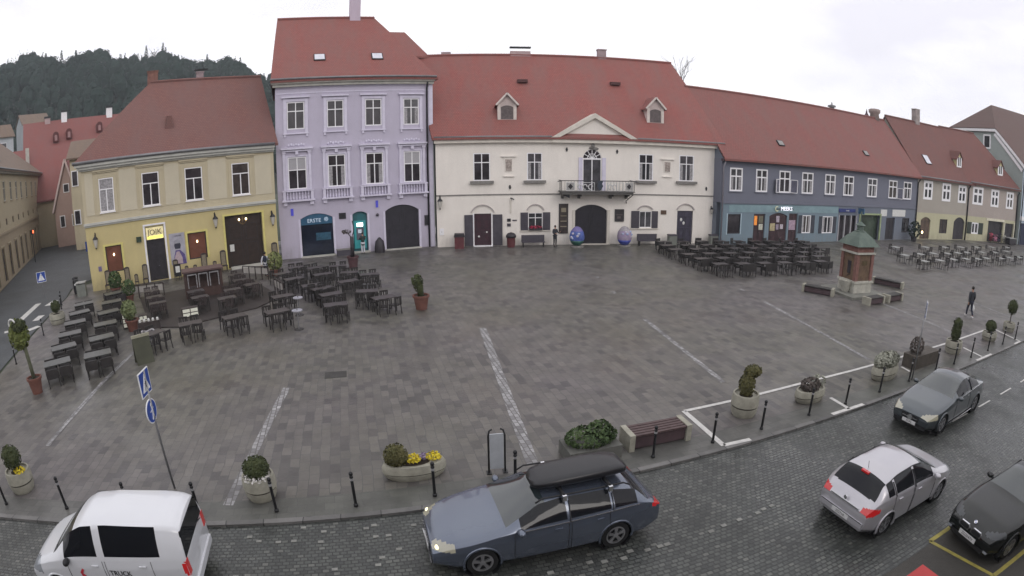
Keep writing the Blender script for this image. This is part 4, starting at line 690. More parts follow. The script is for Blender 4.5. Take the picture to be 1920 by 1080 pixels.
for a, b in ((1.0, 3.3), (5.2, 7.1), (9.0, 10.8)): h2.win(a, b, 5.02, 7.45, fw=.3, tr=.4, y=.0)
h2.win(1.3, 2.9, .94, 2.54, fw=.2, tr=0); h2.part(MB().box(.3, 1.28, -.05, .02, .94, 2.54).box(2.92, 3.9, -.05, .02, .94, 2.54), 'shutter', mat('shutter_green', (.03, .04, .03), .6, 0, .2, 2))
h2.door(rect(5.12, 8.78, .03, 2.98), M_dark, .4, 'shop_opening', handle=False); h2.door(rect(9.22, 11.48, .03, 2.88), M_dark, .2, handle=False); h2.part(MB().box(4.5, 8.95, -.08, -.002, 3.0, 3.35).box(9.0, 9.2, -.08, -.002, 0, 3.1).box(11.5, 11.75, -.08, -.002, 0, 3.1), 'shop_trim', mat('cream_trim', (.6, .57, .45), .8, 0, .1, 2)); h2.pipe(h2.L, 0, 7.4, .1); h2.gutter(-.1, h2.L, 8.02, -.55)
roof2 = h2.roof(T_br, -1.3, h2.L+.2, -.6, 12, 7.95, 15.4, 6.0, 0, 5.4, P_s2)
def small_dormer(h, r, px, py, sy, D):
    u, z = h.uv(px, py, D); y0 = sy(z); w = .62; dm = MB().vprism([(u-w, z), (u+w, z), (u+w, z+1.2), (u, z+2.0), (u-w, z+1.2)], y0, y0+1.8).build('dormer', mat('dormer_yellow', (.5, .44, .24), .85, 0, .1, 3), r)
    MB().slab([(u-w-.2, y0-.2, z+1.1), (u, y0-.2, z+2.2), (u, y0+2.2, z+2.2), (u-w-.2, y0+1.5, z+1.1)], .1).slab([(u, y0-.2, z+2.2), (u+w+.2, y0-.2, z+1.1), (u+w+.2, y0+1.5, z+1.1), (u, y0+2.2, z+2.2)], .1).build('dormer_roof', T_br, dm, fix=False)
    MB().box(u-w, u-w+.25, y0-.05, y0-.002, z, z+1.3).box(u+w-.25, u+w, y0-.05, y0-.002, z, z+1.3).box(u-w+.25, u+w-.25, y0-.05, y0-.002, z, z+.2).box(u-.06, u+.06, y0-.06, y0-.002, z+.2, z+1.4).build('dormer_frame', M_white, dm); MB().box(u-w+.25, u+w-.25, y0-.03, y0-.002, z+.2, z+1.35).build('dormer_pane', G_, dm)
small_dormer(h, roof1, 1800, 314, sy1, 1.0); small_dormer(h2, roof2, 1874, 329, lambda z: -.6+(z-7.95)/((15.4-7.95)/6.6), 1.0)
# ---- tall corner building at the right end (gable wall seen over the small roofs)
o = empty('corner_building', (74.2, 55.4, 0), 0, 'tall teal grey corner building with half hipped brown roof at the right end', 'building'); P_te = plaster('teal_render', (.33, .37, .355)); P_lb = plaster('light_blue_render', (.5, .58, .66))
MB().add([(0, 0, 0), (0, 23, 0), (0, 23, 12), (0, 17.2, 16.6), (0, 6.2, 16.6), (0, 0, 12)], [(0, 5, 4, 3, 2, 1)]).build('gable_wall', P_te, o); MB().box(.02, 24, .0, 23, 0, 12).build('street_front', P_lb, o)
MB().slab([(-.5, -.8, 11.6), (25, -.8, 11.6), (25, 11.6, 21.6), (5, 11.6, 21.6), (-.5, 6.0, 17.0)], .25).slab([(25, 24, 11.6), (-.5, 24, 11.6), (-.5, 17.4, 17.0), (5, 11.6, 21.6), (25, 11.6, 21.6)], .25).slab([(-.5, 17.4, 17.0), (-.5, 6.0, 17.0), (5, 11.6, 21.6)], .25).build('roof', tiles('roof_tiles_umber', (.11, .062, .055), (.13, .07, .06), (.1, .07, .06), .5), o, fix=False)
MB().bar((-.3, 6, 16.65), (-.3, 17.3, 16.65), .45, .4).bar((-.3, -.7, 11.35), (-.3, 6, 16.6), .5, .4).bar((-.2, 0, 10.9), (-.2, 6.4, 16.1), .2, .5).build('verge_board', M_white, o)
f = MB().box(-.12, -.0, 7.4, 7.65, 13.7, 16.0).box(-.12, -.0, 8.9, 9.15, 13.7, 16.0).box(-.12, 0, 7.65, 8.9, 13.7, 13.95).box(-.12, 0, 7.65, 8.9, 15.75, 16).build('window', M_white, o); MB().box(-.06, -.01, 7.65, 8.9, 13.95, 15.75).build('pane', G_, f)
for x in (3, 7): f = MB().box(x-.1, x+1.4, -.12, -.0, 5.2, 10.2).build('window', M_white, o); MB().box(x+.12, x+1.2, -.16, -.12, 5.4, 10).build('pane', G_, f)
MB().box(0, 24, -.3, -.0, 3.6, 4.2).build('string_course', M_white, o); MB().box(.6, 2.6, -.1, -.0, 0, 3.2).build('door', mat('navy_door', (.015, .02, .05), .5, 0, .2, 2), o); MB().tube([(.1, -.3, 11.4), (.1, -.2, 0)], .1, 8).build('downpipe', M_metal, o)
# ================================================================ SIDE STREET, HILL HOUSE, TREES BEHIND THE ROOFS
P_lt = plaster('street_beige_render', (.38, .32, .22)); P_lt2 = plaster('street_tan_render', (.3, .24, .165)); T_old = tiles('roof_tiles_weathered', (.17, .115, .08), (.2, .135, .095), (.12, .09, .07), .6); M_drk = mat('dark_opening', (.035, .03, .028), .5, 0, .2, 2)
h = House('street_house', (-35.6, 22.5), (-67.3, 58.5), 'long beige two storey house lining the side street at the left edge', 12); HL = h
us = [2.5, 6.3, 10.1, 14, 17.8, 21.7, 25.4, 29, 33.2, 38, 42.2]
h.body(4.4, 10.2, P_lt, [rect(u-.6, u+.6, 7.3, 9.2) for u in us]+[rect(u-.45, u+.45, 5.0, 5.7) for u in us], name='upper_wall')
h.body(0, 4.4, P_lt2, [rect(u-.75, u+.75, .25, 3.15) for u in us], name='lower_wall')
for u in us:
    h.win(u-.6, u+.6, 7.3, 9.2, tr=.35, fm=mat('cream_frame', (.42, .4, .34), .6, 0, .1, 3), y=.08, sill=(.1, .1, .1, P_lt2)); f = h.win(u-.45, u+.45, 5.0, 5.7, tr=0, mull=False, fm=P_lt2, y=.08); h.door(rect(u-.74, u+.74, .26, 3.14), mat('brown_shutter', (.06, .042, .03), .6, 0, .3, 2), .1, 'shop_shutter', handle=False)
    h.part(MB().box(u-.9, u-.76, -.05, -.002, .2, 3.3).box(u+.76, u+.9, -.05, -.002, .2, 3.3).box(u-.9, u+.9, -.08, -.002, 3.3, 3.42), 'opening_frame', P_lt)
h.part(MB().box(0, h.L, -.1, -.002, 4.3, 4.55), 'string_course', P_lt2); h.part(MB().box(-.1, h.L+.1, -.4, -.002, 9.9, 10.2), 'cornice', mat('dull_stone', (.3, .28, .24), .85, 0, .2, 2)); h.gutter(-.2, h.L+.3, 10.3, -.6)
r_ = h.roof(T_old, -.3, h.L+.4, -.6, 13, 10.25, 15.6, 6, 0, 5, P_lt); syl = lambda z: -.6+(z-10.25)/(5.35/6.6)
for u in (12.5, 15.8, 19): skylight(h, r_, u, 11.2, .8, 1.3, radians(39), syl)
h3 = House('low_street_house', (-67.9, 59.2), (-80, 73), 'low tan house continuing the side street beyond the long beige one', 9)
h3.body(0, 5.4, P_lt2, [rect(u-.5, u+.5, .9, 3.0) for u in (2.5, 6, 9.5, 13, 16.5)]); [h3.win(u-.5, u+.5, .9, 3.0, fm=M_drk, tr=0) for u in (2.5, 6, 9.5, 13, 16.5)]; h3.roof(T_old, -.2, h3.L+.4, -.5, 9.5, 5.4, 8.2, 4.5, 0, 0, P_lt2)
t = empty('traffic_lamp', h.world(27, -1.2, 0), h.rz, 'small lit red lamp on a post in the side street', 'lamp'); MB().tube([(0, 0, 0), (0, 0, 3.2)], .05, 6).build('post', M_metal, t); MB().box(-.18, .18, -.12, .12, 3.1, 3.6).build('housing', M_metal, t); MB().ell((0, -.15, 3.4), (.17, .1, .17)).build('lens', mat('red_lens', (.9, .05, .02), .4, 0, 0, emit=4, ecol=(1, .12, .04)), t)
def far_house(name, az, dist, w, dep, ze, zr, rot, wallm, roofm, label, wins=(), cat='house', gable_front=False):
    a = radians(az); o = empty(name, (dist*sin(a), dist*cos(a), 0), -a+rot, label, cat); hw = w/2
    if gable_front:
        MB().add([(-hw, 0, 0), (hw, 0, 0), (hw, 0, ze), (0, 0, zr), (-hw, 0, ze), (-hw, dep, 0), (hw, dep, 0), (hw, dep, ze), (0, dep, zr), (-hw, dep, ze)], [(0, 1, 2, 3, 4), (9, 8, 7, 6, 5), (0, 4, 9, 5), (1, 6, 7, 2)]).build('wall', wallm, o)
        MB().slab([(-hw-.3, -.3, ze-.2), (0, -.3, zr+.15), (0, dep, zr+.15), (-hw-.3, dep, ze-.2)], .15).slab([(0, -.3, zr+.15), (hw+.3, -.3, ze-.2), (hw+.3, dep, ze-.2), (0, dep, zr+.15)], .15).build('roof', roofm, o, fix=False)
    else:
        MB().add([(-hw, 0, 0), (hw, 0, 0), (hw, 0, ze), (-hw, 0, ze), (-hw, dep, 0), (hw, dep, 0), (hw, dep, ze), (-hw, dep, ze), (-hw, dep/2, zr), (hw, dep/2, zr)], [(0, 1, 2, 3), (5, 4, 7, 6), (0, 3, 8, 7, 4), (1, 5, 6, 9, 2)]).build('wall', wallm, o)
        MB().slab([(-hw-.4, -.5, ze-.2), (hw+.4, -.5, ze-.2), (hw+.4, dep/2, zr+.2), (-hw-.4, dep/2, zr+.2)], .2).slab([(hw+.4, dep+.5, ze-.2), (-hw-.4, dep+.5, ze-.2), (-hw-.4, dep/2, zr+.2), (hw+.4, dep/2, zr+.2)], .2).build('roof', roofm, o, fix=False)
    for (x, z, ww, hh) in wins:
        f = MB().box(x-ww/2, x+ww/2, -.1, -.01, z, z+hh).build('window', M_white, o); MB().box(x-ww/2+.12, x+ww/2-.12, -.13, -.1, z+.12, z+hh-.12).build('pane', G_, f)
    return o
T_rb = tiles('roof_tiles_bright', (.22, .066, .058), (.24, .075, .065), (.18, .08, .075), .6)
o = far_house('red_roofed_house', -42.6, 88, 24, 22, 8.5, 18.6, .12, P_lt, T_rb, 'large house with bright red roof and two oval dormers behind the yellow corner house')
for x, z in ((-6.7, 14.9), (-4.4, 15.2), (1.0, 15.8)):
     yy = (z-8.5)/10.1*11-.6; d = MB().vprism(arch(x-.5, x+.5, z, z+1.0, z+1.6), yy-.1, yy+1.6).build('dormer', mat('dormer_dark_red', (.1, .03, .03), .8, 0, .2, 2), o); MB().vprism(arch(x-.22, x+.22, z+.2, z+.8, z+1.1), yy-.16, yy-.1).build('pane', mat('pink_pane', (.3, .18, .18), .6, 0, .1, 2), d)
for x, hh, m in ((-5, 20.2, M_white), (3.2, 20.2, M_white), (-8, 19.5, MATS['chimney_pink'])): MB().box(x-.5, x+.5, 10.4, 11.3, 17.5, hh-.3).build('chimney', m, o); MB().box(x-.6, x+.6, 10.3, 11.4, hh-.3, hh).build('chimney_cap', M_metal, o)
o = far_house('lower_red_house', -48.4, 84, 12, 16, 6.6, 14.0, .02, P_lt, T_rb, 'lower red roofed house between the side street and the hill')
MB().box(-3, -2.4, 5, 5.6, 11, 14.2).build('chimney', M_stone, o)
o = far_house('pink_gable_house', -46.3, 80, 3.9, 12, 4.8, 11.2, -.1, mat('pink_render', (.42, .3, .26), .9, 0, .1, .5), T_rb, 'narrow pink house with steep white edged gable closing the side street', [(0, 7, .9, 1.2), (-.9, 2.5, .8, 1.6), (.9, 2.5, .8, 1.6)], gable_front=True)
MB().bar((-2.2, -.4, 4.6), (0, -.4, 11.4), .2, .25).bar((2.2, -.4, 4.6), (0, -.4, 11.4), .2, .25).build('verge_board', mat('pink_white', (.6, .48, .46), .7, 0, .1, 2), o)
o = far_house('cream_rear_house', -43.35, 72, 6.2, 10, 11.2, 13.2, -.1, P_yu, T_old, 'cream house with white framed window showing beside the yellow corner house', [(-2.5, 7.6, .9, 1.9), (-2.5, 3, .9, 1.8)])
o = far_house('hill_house', -49.2, 175, 9, 8, 27.5, 30.5, .3, mat('grey_house', (.3, .32, .34), .9, 0, .1, .3), T_old, 'grey house with white window among the dark trees of the hill', [(-2, 24.4, 2.2, 1.8), (2, 24.4, 2.2, 1.8), (0, 21, 2.2, 1.8)])
o = far_house('pale_hill_house', -52.9, 150, 7, 7, 22.5, 25.5, .3, mat('pale_house', (.4, .42, .44), .9, 0, .1, .3), T_old, 'pale low house at the left edge of the hill', [(0, 19.4, 3, 1.5)])
rng = random.Random(77)
for i, (az, r, s) in enumerate(((-50.9, 140, 15), (-52.2, 128, 11), (-48.3, 150, 11))):
    t = empty('dark_tree', (r*sin(radians(az)), r*cos(radians(az)), 0), 0, ['tallest dark tree standing left of the grey hill house', 'dark tree at the left edge below the pale hill house', 'dark tree right of the grey hill house'][i], 'tree')
    MB().leaves((0, 0, s*.75), (4.5, 4.5, s*.42), 260, .7, rng, .3).build('crown', M_fol, t, fix=False); MB().tube([(0, 0, 0), (0, 0, s*.8)], [.4, .15], 6).build('trunk', M_bark, t)
def branchy(t, z0, L, n, seed, spread=.7):
    rng = random.Random(seed); tw = MB()
    def grow(p, d, L, r, lev):
        q = p+d*L; mid = p+d*L*.5+Vector((rng.uniform(-1, 1), rng.uniform(-1, 1), 0))*L*.06; tw.tube([p, mid, q], [r, r*.8, r*.55], 5 if lev < 2 else 3, False)
        if lev >= n: return
        for k in range(3 if lev < 2 else 2):
            e = (d+Vector((rng.uniform(-1, 1), rng.uniform(-1, 1), rng.uniform(-.2, .9)))*spread).normalized(); grow(q if k else p+d*L*.7, e, L*rng.uniform(.55, .8), r*.55, lev+1)
    grow(Vector((0, 0, z0)), Vector((.05, 0, 1)), L, .25, 0); tw.build('crown', M_bare, t); MB().tube([(0, 0, 0), (0, 0, z0+.3)], [.36, .26], 8).build('trunk', M_bark, t)
v = ray(1275, 150); a = atan2(v.x, v.y); t = empty('bare_tree', (82*sin(a), 82*cos(a), 0), 0, 'leafless tree with reaching branches behind the cream house roof', 'tree'); branchy(t, 11.4, 4.6, 5, 8, .75)
v = ray(1296, 150); 
# ================================================================ STREET FURNITURE
M_blk = mat('bollard_black', (.018, .018, .02), .4, .2, .2, 6); M_conc = mat('planter_concrete', (.3, .29, .24), .9, 0, .22, 2.5, .4, bscale=12); M_groove = mat('planter_groove', (.05, .042, .035), .9, 0, .3, 4); M_soil = mat('soil', (.03, .022, .016), .95, 0, .4, 9)
M_box = mat('box_hedge', (.03, .042, .016), .9, 0, 0, 5, col2=(.065, .075, .03)); M_thuja = mat('olive_bush', (.06, .06, .022), .9, 0, 0, 5, col2=(.12, .11, .045)); M_green = mat('leaf_green', (.035, .065, .022), .8, 0, 0, 4, col2=(.075, .11, .04))
M_yf = mat('yellow_petals', (.6, .48, .03), .8, 0, .3, 20); M_wf = mat('white_petals', (.6, .58, .56), .8, 0, .1, 20); M_silver = mat('silver_leaves', (.2, .21, .17), .85, 0, 0, 8, col2=(.36, .36, .3)); M_brownb = mat('dry_twigs', (.07, .06, .055), .9, 0, 0, 6, col2=(.12, .1, .09)); M_ter = mat('terracotta', (.15, .065, .05), .85, 0, .2, 4)
b0 = empty('bollard', (0, 0, 0), 0); MB().lathe([(.055, 0), (.055, .06), (.036, .08), (.036, .78), (.045, .79), (.045, .82), (.03, .84)], 12).build('post', M_blk, b0, 40); MB().lathe([(.037, .72), (.041, .72), (.041, .78), (.037, .78)], 12).build('band', mat('bollard_band', (.35, .35, .36), .4, .3, .1, 5), b0); MB().ell((0, 0, .89), (.05, .05, .06), 12, 8).build('cap', M_blk, b0, True)
bl = [(-13.1, 7.35), (-11, 7.95), (-8.95, 8.35), (-7.15, 8.85), (-5.35, 9.42), (-3.55, 9.92), (-1.8, 10.48), (.05, 11.03), (3.62, 12.03), (5.47, 12.57), (7.22, 13.09), (9.2, 13.66), (10.98, 14.15), (12.95, 14.75), (14.95, 15.35), (17.2, 16.1), (18.75, 16.45), (20.5, 16.95), (22.45, 17.5), (24.45, 18.08), (26.3, 18.6)]
ll = ['in front of the round planter with yellow flowers at bottom left', 'just left of the white van nose', 'hidden behind the white van, only its cap showing', 'behind the rear corner of the white van', 'right in front of the round planter with box dome and white flowers', 'alone left of the long oval planter', 'against the right end of the long oval planter', 'right of the freestanding notice board', 'in front of the slatted concrete bench', 'crossing the left painted line beside the spiral bush planter', 'right of the spiral bush planter', 'in front of the oval planter with dry shrubs', 'above the painted T mark, right of the dry shrub planter', 'in front of the silver leaved planter', 'left behind the dark saloon roof beside the right sign post', 'behind the dark saloon, in front of the wooden planter box', 'in front of the tall twisted bush planter', 'right of the tall twisted bush planter', 'in front of the small round bush planter', 'between the last two planters at the right edge', 'in front of the rightmost planter']
for i, (p, l) in enumerate(zip(bl, ll)):
    b = b0 if i == 0 else copy_tree(b0); b.location = (*p, 0); tag(b, 'black bollard '+l, 'bollard', 'bollards along the kerb')
for p, l in zip([(-22.84, 16.3), (-25.08, 20.42), (-27.85, 24.27), (-29.66, 26.45), (-28.7, 25.5)], ['nearest of those along the side street, left of the tall potted tree', 'just left of the barrel planter by the crosswalk', 'behind the barrel planter by the crosswalk', 'farthest of those along the side street', 'last but one along the side street, beside the crosswalk']):
    b = copy_tree(b0); b.location = (*p, 0); tag(b, 'black bollard '+l, 'bollard', 'bollards along the side street')
def barrel(loc, label, r=.4, hh=.62, fl=None, bush=None, sx=1, sy=1, rz=KA, soil=True):
    t = empty('planter', (*loc, 0), rz, label, 'planter'); a, z1, z2 = r, hh*.42, hh*.5
    MB().lathe([(a*.86, 0), (a*.97, z1*.4), (a*1.03, z1)], 28, (0, 0, 0), 'Z', sx, sy).lathe([(a*1.05, z2), (a*1.04, hh*.8), (a*.98, hh), (a*.86, hh), (a*.84, hh*.9)], 28, (0, 0, 0), 'Z', sx, sy).build('pot', M_conc, t, 40)
    MB().lathe([(a*.97, z1), (a*.97, z2)], 28, (0, 0, 0), 'Z', sx, sy).lathe([(a*.8, 0), (a*.9, .03)], 28, (0, 0, -.0), 'Z', sx, sy).build('groove', M_groove, t, 40)
    MB().lathe([(a*.85, hh*.88), (.01, hh*.93)], 24, (0, 0, 0), 'Z', sx, sy, False).build('soil', M_soil, t, True)
    return t
def bush(t, c, r, m, n, size, seed, name='bush', core=True):
    mb = MB(); mb.leaves(c, r, n, size, random.Random(seed), .75)
    if core: mb.ell(c, (r[0]*.86, r[1]*.86, r[2]*.86), 12, 8, .08, random.Random(seed))
    return mb.build(name, m, t, fix=False)
def flowers(t, c, r, m, n, size, seed, name='flowers'): return MB().leaves(c, (r[0], r[1], .07), n, size, random.Random(seed), .1).build(name, m, t, fix=False)
t = barrel((-13.15, 8.2), 'round concrete planter with dark bush and yellow flowers at bottom left'); bush(t, (-.08, .05, .95), (.3, .3, .36), M_box, 420, .035, 1); flowers(t, (.18, -.1, .64), (.22, .2), M_yf, 120, .03, 2)
t = barrel((-5.95, 9.98), 'round concrete planter with dark box dome ringed by white flowers'); bush(t, (0, 0, .8), (.33, .33, .28), M_box, 520, .032, 3); flowers(t, (0, -.1, .62), (.36, .32), M_wf, 300, .03, 4)
t = barrel((7.05, 14.15), 'round concrete planter with tall bent bush shaped like a spiral', .42, .72); bush(t, (-.02, 0, 1.0), (.26, .26, .42), M_thuja, 420, .035, 5); bush(t, (.14, 0, 1.4), (.3, .25, .2), M_thuja, 300, .035, 6, core=True)
t = barrel((19.9, 17.75), 'round concrete planter with tall dark twisted bush', .42, .6); bush(t, (0, 0, .95), (.26, .26, .4), M_box, 350, .04, 7); bush(t, (.03, 0, 1.35), (.24, .24, .3), M_box, 260, .04, 8)
t = barrel((24.1, 18.9), 'low round concrete planter with small dark round bush', .42, .42); bush(t, (0, 0, .72), (.33, .33, .32), M_box, 350, .04, 9)
t = barrel((27.2, 19.9), 'rightmost round planter with pointed dark bush on a stem', .38, .5); bush(t, (.05, 0, 1.35), (.34, .34, .42), M_box, 420, .04, 10); MB().tube([(0, 0, .4), (0, 0, 1)], .03, 6).build('stem', M_bark, t)
t = barrel((-26.0, 22.6), 'round concrete planter with small round bush beside the crosswalk', .5, .62); bush(t, (0, 0, 1.0), (.32, .32, .36), M_box, 350, .045, 11)
t = barrel((-2.4, 11.35), 'long oval concrete planter with olive dome, yellow pansies and heather', .4, .42, sx=1.9, sy=.85); bush(t, (-.42, 0, .62), (.3, .28, .32), M_thuja, 460, .032, 12); flowers(t, (.0, -.02, .5), (.18, .2), M_yf, 110, .035, 13); flowers(t, (.5, .0, .5), (.2, .2), M_yf, 110, .035, 14); flowers(t, (.26, .05, .5), (.1, .15), mat('heather', (.28, .22, .36), .8, 0, .2, 20), 70, .025, 15, 'heather')
t = barrel((9.8, 14.75), 'low oval concrete planter with dry brown shrubs', .42, .42, sx=1.5, sy=.85); bush(t, (-.05, 0, .55), (.4, .3, .22), M_brownb, 420, .05, 16, core=False); bush(t, (.4, .05, .6), (.24, .25, .2), M_silver, 150, .04, 17, core=False)
t = barrel((14.05, 15.95), 'oval concrete planter crowded with silvery grey leaves', .42, .5, sx=1.8, sy=.9); bush(t, (0, 0, .72), (.75, .36, .3), M_silver, 620, .06, 18, core=False)
t = empty('shrub_planter', (2.0, 12.35, 0), KA, 'leafy green shrub filling a low square concrete box behind the dark estate car', 'planter'); MB().box(-.72, .72, -.42, .42, 0, .36).build('box', mat('dark_concrete', (.11, .11, .1), .9, 0, .2, 2), t); bush(t, (0, 0, .55), (.72, .44, .26), M_green, 900, .045, 19, core=False); bush(t, (.3, .1, .66), (.3, .3, .22), M_green, 350, .045, 20, core=False)
t = empty('planter_box', (16.9, 16.9, 0), KA, 'low dark wooden planter box with dry bush beside the right sign post', 'planter'); MB().box(-1.0, 1.0, -.35, .35, 0, .55).build('box', mat('box_wood', (.07, .06, .05), .7, 0, .3, 4), t); bush(t, (-.55, 0, .85), (.35, .3, .4), M_brownb, 380, .05, 22, core=False)
# slatted bench
def bench(name, loc, rz, L, label, slat=None, hh=.45, dp=.66, group=None):
    t = empty(name, (*loc, 0), rz, label, 'bench', group)
    for s in (-1, 1): MB().box(s*L/2-.08, s*L/2+.08, -dp/2, dp/2, 0, hh+.04).build('end_block', M_conc, t)
    MB().box(-L/2+.08, L/2-.08, -dp/2+.08, dp/2-.08, .05, hh-.08).build('plinth', mat('bench_plinth', (.07, .045, .05), .7, 0, .2, 3), t)
    for k in range(5): y = -dp/2+.07+(dp-.14)*k/4; MB().box(-L/2+.08, L/2-.08, y-.045, y+.045, hh-.03, hh+.02).build('slat', slat, t)
    return t
M_slat = mat('bench_slat', (.085, .055, .055), .6, 0, .25, 4); M_slatd = mat('dark_slat', (.05, .048, .045), .6, 0, .25, 4)
bench('street_bench', (3.88, 12.88), KA-.03, 1.75, 'concrete bench with red brown slats beside the kerb bollards', M_slat)
for p, a, L, l in (((18.4, 28.6), 2.35, 1.9, 'left concrete edged bench beside the brick fountain'), ((21.0, 26.1), .28, 1.5, 'front left bench at the foot of the brick fountain'), ((23.0, 26.65), .28, 1.5, 'front right bench at the foot of the brick fountain'), ((25.6, 30.4), 2.2, 2.2, 'far right long bench beside the brick fountain')): bench('fountain_bench', p, a, L, l, M_slatd, .42, .6, 'benches round the fountain')
for u, w, l in ((7.8, 1.9, 'left dark bench against the cream wall under the flower window'), (17.6, 1.8, 'right dark bench against the cream wall under the shuttered window')):
    x, y, _ = HC.world(u, -.9); t = empty('wall_bench', (x, y, 0), HC.rz, l, 'bench'); MB().box(-w/2, w/2, -.25, .2, .38, .44).build('seat', M_shut, t); MB().box(-w/2, w/2, .2, .26, .44, .95).build('backrest', M_shut, t)
    for s in (-1, 1): MB().box(s*(w/2-.12)-.04, s*(w/2-.12)+.04, -.22, .2, 0, .38).build('leg', M_blk, t)
# notice board
t = empty('notice_board', (-.39, 11.55, 0), KA-.1, 'freestanding narrow notice board with black curved posts and grey panel', 'notice board')
for s in (-1, 1): MB().tube([(s*.2, 0, 0), (s*.2, 0, 1.05), (s*.17, .04, 1.17), (s*.1, .06, 1.2)], .024, 8).build('post', M_blk, t, True); MB().box(s*.2-.06, s*.2+.06, -.09, .09, 0, .02).build('foot', M_blk, t)
MB().box(-.17, .17, -.015, .015, .12, 1.1).build('panel', mat('board_grey', (.42, .44, .47), .35, .1, .12, 2), t)
# blue signs
M_bs = mat('traffic_blue', (.02, .06, .3), .4, 0, .1, 4); M_sw = mat('traffic_white', (.75, .76, .78), .4, 0, .05, 4)
def ped_sign(t, z, s=.6, yaw=0):
    p = MB().box(-s/2, s/2, -.012, .012, -s/2, s/2).build('crossing_panel', M_sw, t); p.location = (0, -.05, z); p.rotation_euler = (0, 0, yaw); k = s*.46
    MB().box(-k, k, -.015, -.0125, -k, k).build('blue_field', M_bs, p); MB().vprism([(-k*.8, -k*.72), (0, k*.8), (k*.8, -k*.72)], -.018, -.0155).build('white_triangle', M_sw, p)
    MB().ell((0.02, -.02, k*.3), (k*.1, .002, k*.1), 8, 6).bar((0, -.02, k*.18), (-.02, -.02, -k*.2), k*.16, .003).bar((-.02, -.02, -k*.2), (-k*.28, -.02, -k*.62), k*.12, .003).bar((-.02, -.02, -k*.2), (k*.25, -.02, -k*.6), k*.12, .003).bar((-k*.25, -.02, k*.02), (k*.25, -.02, -.02), k*.09, .003).build('walking_figure', M_blk, p)
    return p
t = empty('sign_post', (-8.45, 9.75, 0), 0, 'grey post with blue crossing sign over round blue sign behind the white van', 'traffic sign'); MB().tube([(0, 0, 0), (0, 0, 3.2)], .03, 10).build('post', mat('galvanised', (.25, .25, .26), .45, .6, .1, 5), t, True); ya = atan2(9.75, -8.45)+radians(270)+radians(62); ped_sign(t, 2.92, .6, ya)
p = MB().lathe([(.3, -.012), (.3, .012)], 28, (0, 0, 0), 'Y').build('round_panel', M_sw, t); p.location = (0, -.05, 2.2); p.rotation_euler = (0, 0, ya); MB().lathe([(.275, -.016), (.275, -.0125)], 28, (0, 0, 0), 'Y').build('blue_field', M_bs, p)
MB().ell((0, -.02, .16), (.035, .002, .04), 8, 6).bar((0, -.02, .12), (0, -.02, -.05), .06, .003).bar((0, -.02, -.05), (-.06, -.02, -.2), .045, .003).bar((0, -.02, -.05), (.07, -.02, -.2), .045, .003).bar((-.1, -.02, .0), (.1, -.02, .06), .03, .003).build('white_figure', M_sw, p)
t = empty('sign_post', (15.2, 15.45, 0), 0, 'grey post with edge-on traffic sign beside the wooden planter box at right', 'traffic sign'); MB().tube([(0, 0, 0), (0, 0, 3.15)], .032, 10).build('post', MATS['galvanised'], t, True); ped_sign(t, 2.8, .6, radians(45.5+180-86+90))
t = empty('side_street_sign', (-33.3, 28.0, 0), 0, 'blue crossing sign on a post in the side street beyond the crosswalk', 'traffic sign'); MB().tube([(0, 0, 0), (0, 0, 1.95)], .03, 8).build('post', MATS['galvanised'], t); ped_sign(t, 1.6, .75, .85)
t = empty('corner_sign', (-33.6, 34.2, 0), 0, 'tall blue arrow sign beside the corner of the yellow house', 'traffic sign'); MB().tube([(0, 0, 0), (0, 0, 3.2)], .03, 8).build('post', MATS['galvanised'], t); p = MB().box(-.3, .3, -.05, -.03, 2.3, 3.1).build('panel', M_bs, t); p.rotation_euler = (0, 0, .8); MB().box(-.05, .05, -.06, -.051, 2.4, 2.9).vprism([(-.13, 2.82), (0, 3.02), (.13, 2.82)], -.06, -.051).build('arrow', M_sw, p)
# bins
t = empty('slim_bin', (-31.0, 29.5, 0), .5, 'slim black litter bin with white spot at the yellow house corner', 'bin'); MB().lathe([(.2, 0), (.23, .1), (.24, .9), (.2, 1.0)], 16).build('body', M_blk, t, 40); MB().lathe([(.25, 1.08), (.25, 1.16), (.1, 1.24)], 16).tube([(-.18, 0, .95), (-.18, 0, 1.1)], .02, 5).tube([(.18, 0, .95), (.18, 0, 1.1)], .02, 5).build('lid', M_blk, t); MB().ell((0, -.24, .7), (.07, .01, .07), 10, 6).build('spot', M_paper, t)
t = empty('litter_bin', (-29.75, 28.85, 0), .6, 'grey green box bin at the yellow house corner', 'bin'); MB().box(-.36, .36, -.3, .3, 0, .85).build('body', mat('bin_grey', (.17, .18, .16), .6, .1, .15, 3), t); MB().box(-.39, .39, -.33, .33, .93, 1.0).box(-.34, .34, .2, .28, .85, .93).build('lid', mat('bin_lid', (.35, .35, .33), .5, .1, .1, 3), t)
x, y, _ = HC.world(1.8, -.75); t = empty('red_bin', (x, y, 0), HC.rz, 'dark red box bin left of the maroon door', 'bin'); MB().box(-.38, .38, -.3, .3, 0, .95).build('body', mat('bin_maroon', (.11, .03, .035), .6, 0, .2, 3), t); MB().vprism([(-.44, .95), (-.38, 1.2), (.38, 1.2), (.44, .95)], -.34, .34).build('lid', M_dark, t)
x, y, _ = HC.world(6.0, -.75); t = empty('domed_bin', (x, y, 0), HC.rz, 'dark red bin with domed top right of the maroon door', 'bin'); MB().lathe([(.3, 0), (.34, .3), (.34, .8)], 18).build('body', MATS['bin_maroon'], t, 40); MB().lathe([(.42, .8), (.4, .98), (.28, 1.14), (.02, 1.22)], 18).build('lid', M_dark, t, True)
